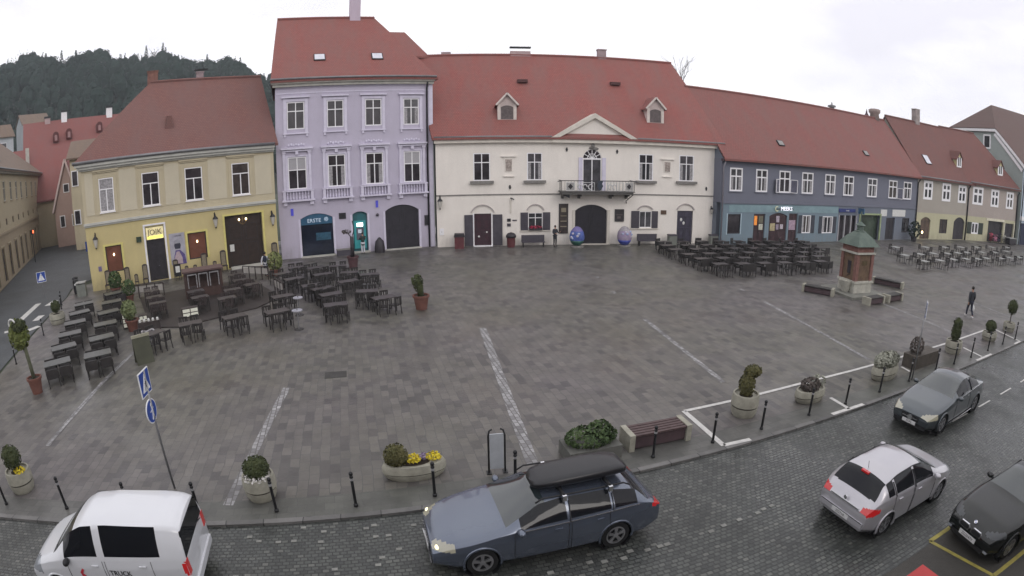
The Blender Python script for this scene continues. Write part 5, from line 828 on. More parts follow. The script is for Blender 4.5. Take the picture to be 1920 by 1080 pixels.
for u, l in ((19.9, 'left grey waste bin with lid under the brown plaque'), (23.9, 'right grey waste bin with lid at the end of the cream wall')):
    x, y, _ = HC.world(u, -.8); t = empty('waste_bin', (x, y, 0), HC.rz, l, 'bin', 'grey bins on the cream wall'); MB().box(-.36, .36, -.28, .28, 0, .82).build('body', MATS['bin_grey'], t); MB().box(-.38, .38, -.3, .3, .82, .92).build('lid', M_shut, t)
x, y, _ = HP.world(7.9, -.8); t = empty('covered_bin', (x, y, 0), HP.rz, 'dark rounded bin between cash machine and slate gate', 'bin'); MB().lathe([(.42, 0), (.42, .4), (.34, .9), (.12, 1.15)], 16).build('body', M_dark, t, 40); MB().lathe([(.16, 1.15), (.02, 1.22)], 16).build('lid', M_metal, t)
x, y, _ = HP.world(5.0, -.7); t = empty('block_bench', (x, y, 0), HP.rz, 'low grey block seat between the two bank arches', 'bench'); MB().box(-.55, .55, -.25, .25, 0, .45).build('base', M_shut, t); MB().box(-.6, .6, -.28, .28, .45, .52).build('seat', M_gs, t)
# painted eggs
def egg(u, label, m1, m2, m3, seed):
    x, y, _ = HC.world(u, -1.3); t = empty('painted_egg', (x, y, 0), HC.rz, label, 'painted egg', 'giant painted eggs by the arched gate'); prof = [(.3, .08)]+[(.66*sin(pi*k/16)*(1.0-.14*(1-cos(pi*k/16))*.5), .08+1.62*(1-cos(pi*k/16))/2) for k in range(1, 16)]+[(.02, 1.7)]
    n = len(prof); MB().lathe(prof[:7], 24, (0, 0, 0)).build('lower_shell', m1, t, True); MB().lathe(prof[6:12], 24, (0, 0, 0), caps=False).build('middle_shell', m2, t, True); MB().lathe(prof[11:], 24, (0, 0, 0), caps=False).build('top_shell', m3, t, True); MB().lathe([(.55, 0), (.55, .1), (.4, .14)], 20).build('stand', M_gs, t)
    rng = random.Random(seed)
    for k in range(6):
        a = rng.uniform(-2.7, -.5); z = rng.uniform(.75, 1.3); r = .6*sqrt(max(.05, 1-((z-.85)/.82)**2)); MB().ell((r*cos(a), r*sin(a), z), (.12, .06, .1), 8, 6).build('painted_patch', mat('patch_%d_%d' % (seed, k), rng.choice([(.36, .4, .55), (.28, .34, .52), (.45, .42, .5)]), .6, 0, .2, 6), t, True)
egg(11.35, 'left giant painted egg, green below and blue above, by the arched gate', mat('egg_green', (.03, .1, .08), .5, 0, .4, 3), mat('egg_blue', (.07, .11, .34), .5, 0, .4, 3), mat('egg_violet', (.15, .13, .3), .5, 0, .2, 3), 31)
egg(15.4, 'right giant painted egg, blue below with violet and white figure, by the arched gate', mat('egg_navy', (.05, .07, .32), .5, 0, .3, 3), mat('egg_purple', (.22, .15, .3), .5, 0, 0, 2.5, col2=(.36, .32, .38)), mat('egg_grey', (.3, .28, .3), .5, 0, .3, 4), 33)
# ---- brick fountain
fz = empty('brick_fountain', (21.3, 28.75, 0), radians(8), 'square brick fountain pillar with green copper roof and stone basin', 'fountain')
M_brk = mat('fountain_brick', (.19, .095, .08), .85, 0, .25, 5); M_och = mat('ochre_panel', (.13, .085, .055), .85, 0, .25, 3); M_cop = mat('copper_green', (.075, .105, .09), .6, .2, 0, 1.5, col2=(.12, .155, .13)); M_fst = mat('fountain_stone', (.42, .41, .36), .8, 0, .2, 3)
fz.scale = (.78, .78, .98); MB().box(-2.1, 2.1, -2.1, 2.1, 0, .16).build('step', mat('step_stone', (.17, .17, .15), .8, 0, .2, 2), fz)
MB().box(-1.02, 1.02, -1.02, 1.02, .16, .78).box(-1.1, 1.1, -1.1, 1.1, .78, .92).build('plinth', M_fst, fz); MB().box(-.9, .9, -.9, .9, .92, 2.6).build('brick_core', M_och, fz)
for x in (-.84, .84):
    for y in (-.84, .84): MB().box(x-.16, x+.16, y-.16, y+.16, .92, 2.6).build('corner_pier', M_brk, fz)
MB().box(-1.08, 1.08, -1.08, 1.08, 2.6, 2.72).build('cornice', M_fst, fz); MB().box(-.94, .94, -.94, .94, 2.72, 3.12).build('frieze', M_brk, fz)
MB().lathe([(1.82, 3.1), (1.1, 3.62), (.4, 3.98)], 4, (0, 0, 0)).build('roof', M_cop, fz).rotation_euler = (0, 0, pi/4)
MB().lathe([(.42, 3.95), (.3, 4.02), (.3, 4.28), (.44, 4.32), (.2, 4.46), (.06, 4.55), (.05, 5.0), (.09, 5.05), (.01, 5.2)], 12).build('lantern', M_cop, fz)
MB().lathe([(.3, .16), (.42, .3), (.56, .85), (.6, .9), (.52, .9), (.46, .8)], 20, (-1.25, -.2, 0)).build('basin', M_fst, fz, 40); MB().tube([(-.9, -.2, 1.25), (-1.15, -.2, 1.25), (-1.2, -.2, 1.12)], .03, 6).build('spout', M_metal, fz); MB().box(-.93, -.905, -.25, .15, 1.3, 2.1).build('side_niche', M_dark, fz)
MB().box(-.25, .3, -.925, -.905, 1.9, 2.2).build('plate', mat('bronze_plate', (.09, .065, .03), .5, .3, .2, 4), fz)
vf = at(1591, 513, 1.0); t = empty('stone_figure', (vf.x, vf.y, -.35), 0, 'small pale stone figure beside the fountain basin', 'statue'); MB().lathe([(.14, 1.0), (.16, 1.15), (.1, 1.35), (.13, 1.5), (.05, 1.62)], 12).build('torso', M_white, t, True); MB().ell((0, 0, 1.7), (.08, .08, .1)).build('head', M_white, t, True); MB().box(-.2, .2, -.2, .2, 0, 1.0).build('pedestal', M_fst, t)
# ---- potted trees
def pot(loc, label, cat, r=.33, hh=.6, m=None):
    t = empty('potted_tree', (*loc, 0), 0, label, cat); MB().lathe([(r*.7, 0), (r*.95, hh*.85), (r*1.08, hh*.86), (r*1.08, hh), (r*.9, hh), (r*.88, hh*.9)], 18).build('pot', m or M_ter, t, 40); MB().lathe([(r*.88, hh*.9), (.01, hh*.92)], 16, caps=False).build('soil', M_soil, t); return t
t = pot((-18.43, 13.9), 'tall potted tree with leaning trunk and green wrapped crown at left', 'potted tree', .33, .66); MB().tube([(0, 0, .6), (-.05, .0, 1.2), (-.12, 0, 1.9), (-.2, 0, 2.4)], [.09, .085, .08, .06], 8).build('trunk', mat('trunk_grey_green', (.09, .095, .06), .9, 0, .3, 5), t, True); bush(t, (-.35, 0, 2.35), (.48, .45, .62), mat('yellow_green_leaves', (.1, .13, .03), .8, 0, 0, 3, col2=(.17, .19, .06)), 620, .06, 41, 'crown'); bush(t, (-.1, -.1, 2.75), (.34, .34, .26), M_box, 260, .05, 42, 'crown_tuft'); MB().tube([(-.3+.24*cos(k*.6), -.3, 2.85+.2*sin(k*.6)) for k in range(7)], .035, 6).build('tie', M_paper, t)
t = pot((-4.51, 26.2), 'potted cactus like column plant in terracotta alone on the square', 'potted plant', .4, .72); MB().tube([(0, 0, .6), (-.05, 0, 1.2), (-.2, 0, 1.75)], [.16, .17, .12], 9).tube([(-.05, 0, 1.1), (-.35, 0, 1.3), (-.42, 0, 1.6)], [.1, .1, .06], 8).build('stem', M_box, t, True); bush(t, (-.12, 0, 1.3), (.26, .2, .45), M_box, 160, .06, 43, 'leaves', False)
t = pot((-11.01, 36.5), 'thin bare potted tree in dark red pot before the lilac house', 'potted tree', .4, .85, mat('dark_red_pot', (.09, .045, .05), .8, 0, .2, 4)); MB().tube([(0, 0, .7), (0, 0, 2.2)], [.16, .12], 8).build('trunk', M_dark, t, True); MB().tube([(0, 0, 2.1), (-.3, 0, 2.5), (-.5, 0, 2.6)], .04, 5).tube([(0, 0, 2.1), (.2, 0, 2.7), (.1, 0, 3.3)], .03, 5).build('branch', M_dark, t); bush(t, (-.35, 0, 2.55), (.35, .2, .15), M_brownb, 70, .06, 44, 'crown', False)
t = pot((-19.1, 21.9), 'terracotta pot with spreading pale green plant beside the deck', 'potted plant', .36, .6); bush(t, (-.1, 0, 1.1), (.4, .4, .48), mat('pale_green_leaves', (.11, .14, .06), .8, 0, 0, 3, col2=(.2, .23, .11)), 380, .09, 45, 'leaves', False)
t = pot((-26.5, 29.2), 'bushy green plant by the deck corner under the yellow wall', 'potted plant', .36, .5); bush(t, (0, 0, 1.0), (.5, .45, .6), M_green, 420, .09, 46, 'leaves', False)
t = pot((-16.0, 34.2), 'yellow green potted bush right of the restaurant gate', 'potted plant', .36, .5); bush(t, (0, 0, 1.05), (.55, .5, .62), mat('olive_leaves', (.13, .16, .05), .8, 0, 0, 3, col2=(.2, .22, .09)), 460, .08, 47, 'leaves', False); MB().tube([(0, 0, .4), (0, 0, 1.6)], .04, 6).build('stem', M_bark, t)
t = pot((-23.6, 27.2), 'low dark green plant at the left end of the deck railing', 'potted plant', .33, .5); bush(t, (0, 0, .95), (.5, .45, .5), M_green, 260, .08, 48, 'leaves', False)
x, y, _ = HB.world(30.2, -1.2); t = pot((x, y), 'dark green potted shrub before the slate wall at right', 'potted plant', .4, .5, M_dark); bush(t, (0, 0, 1.4), (.9, .7, 1.0), M_fol, 300, .12, 49, 'leaves', False)
# ================================================================ CAFE TERRACES
M_ch = mat('chair_dark', (.03, .027, .027), .5, 0, .3, 5); M_chb = mat('chair_brown', (.045, .035, .035), .5, 0, .3, 5); M_tt = mat('table_top_grey', (.12, .118, .115), .4, 0, .15, 3); M_ttl = mat('table_top_pale', (.3, .31, .3), .4, 0, .08, 3); M_ttd = mat('table_top_dark', (.055, .047, .047), .45, 0, .2, 3); M_ttk = mat('table_top_slate', (.075, .078, .075), .35, 0, .2, 3); M_wood = mat('deck_brown', (.032, .025, .023), .6, 0, .25, 1.5)
def make_chair(m, metal=M_ch, back=.88, w=.44):
    t = empty('cafe_chair'); MB().box(-w/2, w/2, -.22, .22, .43, .47).build('seat', m, t)
    mb = MB().box(-w/2, -w/2+.05, .2, .24, .47, back).box(w/2-.05, w/2, .2, .24, .47, back).box(-w/2+.05, w/2-.05, .2, .24, back-.08, back)
    for k in range(3): x = -w/2+.1+k*(w-.2)/2; mb.box(x-.03, x+.03, .21, .23, .47, back-.08)
    mb.build('backrest', m, t)
    for x in (-w/2+.03, w/2-.03):
        for y, a in ((-.2, -.03), (.2, .05)): MB().bar((x, y, .43), (x, y+a, 0), .035).build('leg', metal, t)
    return t
def make_table(mt, lx=1.0, ly=.7, four=True):
    t = empty('cafe_table'); MB().box(-lx/2, lx/2, -ly/2, ly/2, .72, .755).build('table_top', mt, t)
    if four:
        for x in (-1, 1):
            for y in (-1, 1): MB().box(x*(lx/2-.05)-.022, x*(lx/2-.05)+.022, y*(ly/2-.05)-.022, y*(ly/2-.05)+.022, 0, .72).build('leg', M_ch, t)
    else:
        MB().lathe([(.22, 0), (.2, .03), (.03, .05), (.03, .72)], 12).build('pedestal', M_ch, t)
    return t
ORD = ['first', 'second', 'third', 'fourth', 'fifth', 'sixth', 'seventh', 'eighth', 'ninth', 'tenth', 'eleventh', 'twelfth', 'thirteenth']
first = {}
def put(kind, proto, x, y, rz, label, cat, group, s=1, z=0):
    if kind not in first: first[kind] = proto(); o = first[kind]
    else: o = copy_tree(first[kind])
    o.location = (x, y, z); o.rotation_euler = (0, 0, rz); o.scale = (s, s, s); return tag(o, label, cat, group)
def make_arm(m, bk=.88):
    t = empty('cafe_chair'); MB().box(-.27, .27, -.26, .24, .36, .46).build('seat', m, t); MB().box(-.27, .27, .2, .25, .42, bk).build('backrest', m, t)
    for s in (-1, 1): MB().box(s*.27-.03, s*.27+.02, -.25, .2, .4, .64).build('armrest', m, t)
    for x in (-.25, .25):
        for y in (-.22, .22): MB().box(x-.02, x+.02, y-.02, y+.02, 0, .36).build('leg', m, t)
    return t
arm = lambda: make_arm(M_ch)
armlow = lambda: make_arm(M_ch, .76)
chd = lambda: make_chair(M_ch); chb = lambda: make_chair(M_chb)
def around(kind, proto, x, y, rz, n, lx, ly, label, group, rng, gap=.12, z=0, turn=True, wob=.12):
    slots = [(-.26*lx, -ly/2-gap, pi), (.26*lx, -ly/2-gap, pi), (-.26*lx, ly/2+gap, 0), (.26*lx, ly/2+gap, 0)]
    if n == 2: slots = [(0, -ly/2-gap, pi), (0, ly/2+gap, 0)]
    if n == 3: slots = slots[:2]+[(0, ly/2+gap, 0)]
    for dx, dy, a in slots[:n]:
        c, s = cos(rz), sin(rz); j = rng.uniform(-.05, .05); px, py = x+c*dx-s*dy*(1+j), y+s*dx+c*dy*(1+j)
        put(kind, proto, px, py, rz+a+rng.uniform(-wob, wob), label, 'chair', group, 1, z)
rng = random.Random(12)
for r, (P, Q, nm) in enumerate((((-18.28, 15.3), (-24.89, 24.1), 'left row by the side street'), ((-16.85, 16.55), (-24.4, 26.6), 'second row from the side street'))):
    for k in range(6):
        f = k/5; x, y = P[0]+(Q[0]-P[0])*f, P[1]+(Q[1]-P[1])*f; rz = radians(50 if r == 0 else 48)+rng.uniform(-.09, .09)
        put('tA', lambda: make_table(M_ttk, 1.2, .75), x, y, rz, '%s grey topped table from the front, %s' % (ORD[k], nm), 'table', 'grey topped tables in two rows at left', 1.05)
        around('cL', armlow, x, y, rz, 4, 1.25, .8, 'dark chair at the %s grey table, %s' % (ORD[k], nm), 'dark chairs at the two left table rows', rng, .16)
tag(MB().prism([(-23.6, 28.3), (-18.3, 22.4), (-16.4, 22.6), (-13.6, 26.2), (-13.2, 28.6), (-17.6, 33.3), (-20.5, 31.2)], .0, .06).build('terrace_deck', M_wood), 'low dark brown wooden terrace deck in front of the yellow house', 'deck')
for (x, y, a), l in zip([(-21.4, 26.9, .7), (-20.2, 25.6, .7), (-19.0, 24.3, .7), (-18.0, 26.9, .75), (-16.9, 25.6, .75), (-15.6, 27.2, .7), (-15.0, 25.4, .7), (-16.3, 29.6, .7), (-14.9, 28.5, .7), (-17.5, 31.2, .7)], ['at the back left of the brown deck', 'second from the back left of the brown deck', 'at the front left of the brown deck', 'left of the lit white boxes on the deck', 'at the front middle of the brown deck', 'in the middle right of the brown deck', 'at the front right corner of the brown deck', 'right of the serving hut on the deck', 'at the right edge of the brown deck', 'behind the serving hut near the far railing']):
    put('tB', lambda: make_table(M_ttd), x, y, a, 'dark brown table '+l, 'table', 'dark tables on the deck', 1, .06); around('cB', chb, x, y, a, 4 if rng.random() < .6 else 2, 1.0, .7, 'brown chair at the table '+l, 'brown chairs on the deck', rng, .14, .06)
C = [(-10.2, 27.6, .6), (-8.4, 31.0, .5), (-11.2, 33.6, .5), (-14.0, 33.4, .55), (-15.9, 19.5, .9), (-14.7, 21.1, .9), (-12.9, 22.3, .85), (-11.0, 23.2, .8), (-8.4, 24.4, .6), (-6.3, 25.7, .5), (-7.5, 27.0, .5), (-9.3, 26.4, .6), (-11.9, 26.0, .6), (-11.1, 28.4, .6), (-9.2, 29.3, .5), (-12.9, 30.1, .6), (-11.4, 31.2, .6), (-14.3, 31.6, .6), (-9.8, 31.6, .5), (-12.6, 33.2, .5)]
CL = ['middle of the cluster between second and third rows', 'at the far right corner before the thin potted tree', 'at the very back before the lilac house', 'at the back left beside the yellow bush', 'nearest the green board, front left of the cluster', 'second from the left front of the cluster', 'third along the front of the cluster', 'left of the white round table', 'right of the white round table at the front', 'at the rightmost tip of the cluster by the cactus', 'second row, right end of the cluster', 'second row, middle right of the cluster', 'beside the far white round table', 'third row, middle of the cluster', 'third row, right end of the cluster', 'third row, left of the cluster', 'fourth row, middle of the cluster', 'fourth row, left end near the yellow bush', 'back right near the thin potted tree', 'back row near the lilac house']
for (x, y, a), l in zip(C, CL):
    a += rng.uniform(-.3, .3); put('tC', lambda: make_table(M_ttd, 1.15, .7), x, y, a, 'dark plank table '+l, 'table', 'dark plank tables in the middle cluster'); around('cC', chd, x, y, a, 4, 1.2, .75, 'slatted chair at the table '+l, 'dark chairs in the middle cluster', rng, .24, wob=.45)
for (x, y), l in zip([(-9.75, 22.75), (-10.6, 25.0)], ['nearer white round cafe table among dark chairs', 'farther white round cafe table among dark chairs']):
    t = empty('round_table', (x, y, 0), 0, l, 'table', 'white round tables'); MB().lathe([(.25, .88), (.26, .9), (.25, .93)], 24).build('table_top', mat('round_top', (.3, .3, .34), .35, 0, .08, 3), t); MB().tube([(0, 0, 0), (0, 0, 1)], .03, 8).build('pedestal', MATS['galvanised'], t); MB().lathe([(.24, 0), (.22, .03)], 16).build('foot', M_ch, t)
# high backed chairs along the yellow wall
def highback(hh):
    t = empty('high_back_chair'); w = .42 if hh > 1.2 else .36
    MB().box(-w/2, w/2, -.22, .22, .4, .46).build('seat', M_chb, t); MB().box(-w/2, -w/2+.06, .18, .24, .4, hh).box(w/2-.06, w/2, .18, .24, .4, hh).vprism(arch(-w/2, w/2, hh-.02, hh+.01, hh+.1), .18, .24).build('back_frame', M_chb, t); MB().box(-w/2+.06, w/2-.06, .195, .225, .5, hh-.02).build('back_panel', mat('cane_panel', (.2, .17, .12), .8, 0, .2, 6), t)
    for x in (-w/2+.03, w/2-.03):
        for y in (-.19, .2): MB().box(x-.022, x+.022, y-.022, y+.022, 0, .4).build('leg', M_chb, t)
    return t
hb = [(1.3, 1.2, 1), (2.0, 1.05, .8), (2.9, 1.2, 1), (3.55, 1, .8), (4.25, 1.2, 1), (6.65, 1.15, 1), (7.45, .95, .8), (8.15, .95, .8), (8.9, 1.3, 1.1), (9.65, .95, .85), (10.4, 1.3, 1.1), (14.5, 1.3, 1.15)]
for i, ((u, hh, s), l) in enumerate(zip(hb, ['under the left lit window', 'short one right of the left window', 'tall one left of the menu box', 'short one beside the lit sign door', 'just left of the restaurant door', 'under the wall mural', 'short one right of the mural', 'short one under the red lit window', 'tall one under the red lit window', 'short one left of the wall lantern', 'tall one left of the gate', 'tall one right of the gate'])):
    x, y, _ = HY.world(u, -.75-.1*(i % 2)); k = 'hb%d' % (hh > 1.1); put(k, (lambda: highback(1.35)) if hh > 1.1 else (lambda: highback(.98)), x, y, HY.rz+rng.uniform(-.2, .2), 'cane backed wooden chair along the yellow wall, '+l, 'chair', 'cane backed chairs along the yellow wall', s)
# serving hut, railings, lit boxes, boards
t = empty('serving_hut', (-18.7, 28.95, .06), radians(36), 'small brown wooden serving hut with three white framed openings on the deck', 'hut'); M_hut = mat('hut_wood', (.06, .035, .03), .6, 0, .3, 3)
for x in (-1.15, 1.15):
    for y in (-.5, .5): MB().box(x-.06, x+.06, y-.06, y+.06, 0, 1.55).build('post', M_hut, t)
MB().box(-1.3, 1.3, -.62, .62, 1.55, 1.66).build('roof', mat('hut_roof', (.1, .06, .058), .6, 0, .2, 3), t); MB().box(-1.09, 1.09, .44, .5, 0, 1.55).box(-1.09, 1.09, -.5, -.44, 0, .55).build('boarding', M_hut, t)
for x in (-.7, 0, .7): MB().box(x-.3, x-.25, -.5, -.46, .6, 1.45).box(x+.25, x+.3, -.5, -.46, .6, 1.45).box(x-.25, x+.25, -.5, -.46, 1.38, 1.45).build('opening_frame', M_curt, t)
for i, (a, b, l) in enumerate((((-24.1, 28.0), (-21.9, 28.9), 'white panelled railing at the left back of the deck'), ((-18.2, 33.5), (-16.0, 33.0), 'white panelled railing behind the deck near the gate'), ((-14.0, 29.6), (-12.9, 28.4), 'short white panelled railing at the right of the deck'))):
    A_, B_ = Vector(a), Vector(b); L = (B_-A_).length; t = empty('railing', (a[0], a[1], 0), atan2(B_.y-A_.y, B_.x-A_.x), l, 'railing', 'terrace railings'); n = 4 if L > 2 else 3
    for k in range(n+1): MB().box(L*k/n-.03, L*k/n+.03, -.03, .03, 0, .85).build('post', M_chb, t)
    MB().box(0, L, -.035, .035, .85, .9).build('rail', M_chb, t)
    for k in range(n): MB().box(L*k/n+.05, L*(k+1)/n-.05, -.012, .012, .4, .78).build('panel', mat('rail_panel', (.34, .32, .3), .7, 0, .1, 4), t)
def litbox(loc, w, hh, l, rz=.7, nx=2, nz=2, z=.06):
    t = empty('light_box', (*loc, z), rz, l, 'light box', 'glowing white light boxes'); MB().box(-w/2, w/2, -.2, .2, 0, hh).build('case', M_chb, t)
    for i in range(nx):
        for k in range(nz): x0 = -w/2+.05+i*(w-.05)/nx; z0 = .05+k*(hh-.05)/nz; MB().box(x0, x0+(w-.05)/nx-.05, -.215, -.201, z0, z0+(hh-.05)/nz-.05).build('pane', mat('glow_pane', (.6, .6, .52), .5, 0, .1, 5, emit=.12, ecol=(1, 1, .85)), t)
litbox((-19.1, 22.9), .5, .5, 'small glowing white pane box beside the pale green pot plant'); litbox((-19.7, 22.3), .7, .75, 'larger pale pane box left of the small glowing one', .7, 2, 3); litbox((-16.9, 24.4), .95, .5, 'wide glowing white pane box at the front of the deck')
t = empty('jar_shelf', (-18.0, 22.0, 0), .6, 'dark low shelf with a row of white jars at the deck front', 'shelf'); MB().box(-.6, .6, -.15, .15, 0, .5).build('shelf', M_chb, t)
for k in range(5): MB().lathe([(.06, .5), (.07, .58), (.05, .64)], 10, (-.48+.24*k, -.02, 0)).build('jar', M_paper, t)
t = empty('folding_board', (-15.3, 17.9, 0), .9, 'olive green folding board standing at the front of the terrace', 'board'); M_olv = mat('olive_board', (.06, .062, .042), .7, 0, .2, 2); mb = MB().slab([(-.4, -.28, 0), (.4, -.28, 0), (.4, 0, 1.1), (-.4, 0, 1.1)], .04); mb.build('front_leaf', M_olv, t); MB().slab([(-.4, .28, 0), (.4, .28, 0), (.4, .02, 1.1), (-.4, .02, 1.1)], .04).build('rear_leaf', M_olv, t); MB().box(-.42, .42, -.03, .05, 1.1, 1.22).build('top_rail', mat('board_top', (.3, .29, .22), .7, 0, .1, 3), t)
t = empty('covered_chair', (-16.2, 19.6, 0), .8, 'pale rounded armchair beside the olive folding board', 'chair'); MB().lathe([(.3, .4), (.33, .5), (.3, .55)], 18).build('seat', M_curt, t); MB().tube([(.3*cos(a*.35), .3*sin(a*.35), .75+.05*sin(a)) for a in range(0, 10)], .05, 6).build('backrest', M_curt, t)
for k in range(4): a = .8+k*1.57; MB().tube([(.2*cos(a), .2*sin(a), .42), (.28*cos(a), .28*sin(a), 0)], .02, 5).build('leg', M_ch, t)
t = empty('menu_stand', (-23.6, 33.2, 0), HY.rz, 'black menu stand with white sheet before the restaurant door', 'menu stand'); MB().box(-.25, .25, -.03, .03, .3, 1.2).tube([(-.2, 0, 0), (-.2, 0, .3)], .02, 5).tube([(.2, 0, 0), (.2, 0, .3)], .02, 5).build('board', M_blk, t); MB().box(-.16, .16, -.045, -.031, .6, 1.05).build('sheet', M_paper, t)
# right hand cafe cluster
rows = [(13.7, 33.7, 6), (13.0, 35.5, 7), (12.6, 37.3, 8), (12.2, 39.1, 9), (12.0, 40.9, 9), (12.2, 42.6, 9)]
for r, (x0, y0, n) in enumerate(rows):
    for k in range(n):
        x, y = x0+k*1.75, y0+k*.25+rng.uniform(-.12, .12); a = radians(10)+rng.uniform(-.08, .08); l = '%s table from the left, %s row of the right cluster' % (ORD[k], ORD[r])
        put('tD', lambda: make_table(M_ttd if True else M_tt), x, y, a, 'dark '+l, 'table', 'dark tables in the right cafe cluster'); around('cD' if (k+r) % 3 else 'cA', arm if (k+r) % 3 else chd, x, y, a, 3 if r < 2 else 2, 1.0, .7, 'dark armchair at the '+l, 'dark chairs in the right cafe cluster', rng, .3, wob=.5)
tl = [(34.13, 38.54), (34.33, 36.01), (36.87, 36.46), (39.39, 37.17), (41.85, 37.66), (43.99, 37.89), (46.08, 38.37), (49.1, 38.71), (51.43, 39.26), (54.06, 39.86)]; tm = [(36.52, 42.81), (36.81, 39.35), (39.3, 39.91), (41.58, 40.21), (43.87, 40.78), (45.89, 41.34), (49.28, 41.82), (52.13, 42.23), (56.04, 43.44)]; tn = [(41.5, 43.6), (45, 44.1), (48.5, 44.7), (52.0, 45.2), (56, 46), (60, 46.6)]
for nm, TT in (('front', tl), ('middle', tm), ('back', tn)):
    for k, (x, y) in enumerate(TT):
        l = '%s from the left, %s row at far right' % (ORD[k], nm); put('tE', lambda: make_table(M_ttl, .78, .78, False), x, y, .15, 'pale topped pedestal table, '+l, 'table', 'pale topped tables at far right'); around('cE', chd, x, y, .15+1.57*(k % 2), 2, .8, .8, 'dark chair at the table '+l, 'dark chairs at the pale tables', rng, .2)
put('tD', None, 24.9, 33.2, .2, 'lone dark table just right of the brick fountain', 'table', 'dark tables in the right cafe cluster'); around('cD', arm, 24.9, 33.2, .2, 4, 1, .7, 'dark chair at the lone table right of the fountain', 'dark chairs in the right cafe cluster', rng, .2)
# souvenir shop clutter
for i, (u, y, hh, c, l) in enumerate(((5.3, -.7, 1.5, (.3, .05, .08), 'red souvenir rack at the left of the shop opening'), (6.2, -.9, 1.3, (.45, .2, .28), 'pink souvenir rack in front of the shop opening'), (7.2, -.8, 1.7, (.06, .05, .08), 'dark souvenir rack at the right of the shop opening'), (8.6, -.7, 1.2, (.35, .34, .3), 'pale souvenir stand beside the shop door'))):
    t = empty('souvenir_rack', H2.world(u, y), H2.rz, l, 'rack', 'souvenir racks'); MB().tube([(0, 0, 0), (0, 0, hh)], .04, 6).build('pole', M_blk, t); MB().box(-.3, .3, -.3, .3, 0, .06).build('foot', M_blk, t)
    for k in range(3): z = .3+k*(hh-.4)/3; MB().leaves((0, 0, z+.15), (.36, .3, .2), 50, .08, random.Random(50+i*3+k), .4).build('goods', mat('goods_%d_%d' % (i, k), tuple(min(.7, x*(1+.5*((k+i) % 3-1))) for x in c), .7, 0, .5, 8), t, fix=False)
t = empty('dark_stall', H2.world(9.3, -1.6), H2.rz, 'dark market stall table with white top by the souvenir racks', 'stall'); MB().box(-.8, .8, -.5, .5, .1, .95).build('body', M_dark, t); MB().box(-.9, .9, -.6, .6, .95, 1.05).build('top', M_ttl, t)
v = at(1728, 1082, .9); t = empty('red_box', (v.x, v.y, -.05), KA, 'red box just showing at the bottom edge of the picture', 'box'); MB().box(-.3, .3, -.2, .2, 0, .9).build('body', mat('box_red', (.4, .03, .03), .5, 0, .1, 3), t); MB().box(-.32, .32, -.22, .22, .9, .95).build('lid', MATS['box_red'], t)
# ================================================================ CARS
M_tyre = mat('tyre_rubber', (.012, .012, .013), .8, 0, .2, 8); M_rim = mat('alloy_rim', (.4, .4, .42), .3, .8, .1, 5); M_cg = mat('car_glass', (.008, .009, .012), .05, 0, 0, spec=.3); M_ws_ = mat('windscreen_glass', (.022, .03, .033), .04, 0, 0, spec=.9, coat=.5); M_blb = mat('lamp_bulb', (1, .9, .6), .3, 0, 0, emit=1.2, ecol=(1, .9, .5)); M_trim = mat('black_plastic', (.015, .015, .017), .5, 0, .1, 5); M_chr = mat('chrome', (.7, .7, .72), .12, 1, 0)
M_tail = mat('tail_light_lit', (.3, .006, .008), .15, 0, 0, coat=1, emit=.16, ecol=(1, .03, .03)); M_taild = mat('tail_light_dull', (.25, .01, .015), .25, 0, 0); M_plate = mat('number_plate', (.6, .6, .6), .5, 0, .05, 9)
M_hl = mat('headlight_lit', (.2, .2, .19), .1, .2, 0, coat=1, emit=.12, ecol=(1, .9, .55)); M_hd = mat('headlight_clear', (.35, .37, .4), .08, .3, 0)
def smooth_profile(pts, L, w=.1):
    def lin(x):
        for (a, p), (b, q) in zip(pts, pts[1:]):
            if a <= x <= b: return p+(q-p)*(x-a)/(b-a) if b > a else q
        return pts[0][1] if x < pts[0][0] else pts[-1][1]
    def f(x):
        return sum(lin(x+k*w/3)*c for k, c in zip((-3, -2, -1, 0, 1, 2, 3), (.06, .12, .2, .24, .2, .12, .06)))
    return f
def wheel(t, x, y, r, side, rimm=M_rim, sp=5):
    wl = MB().lathe([(r*.62, -.1), (r*.95, -.1), (r, -.06), (r, .06), (r*.95, .1), (r*.62, .1)], 32, (0, 0, 0), 'Y', caps=False).build('wheel', M_tyre, t, 40); wl.location = (x, y, r)
    mb = MB(); o = side*.085; mb.lathe([(r*.56, -.02), (r*.66, -.02), (r*.66, .02), (r*.56, .02), (r*.56, -.02)], 28, (0, o, 0), 'Y', caps=False)
    for k in range(sp):
        a = 2*pi*k/sp+.3
        for da in (-.12, .12): mb.bar((r*.1*cos(a), o, r*.1*sin(a)), (r*.6*cos(a+da), o, r*.6*sin(a+da)), .035, .035)
    mb.lathe([(.06, -.02), (.06, .03)], 12, (0, o, 0), 'Y'); mb.build('rim', rimm, wl); MB().lathe([(.02, 0), (r*.6, 0)], 20, (0, side*.03, 0), 'Y', caps=False).build('brake_disc', M_trim, wl)
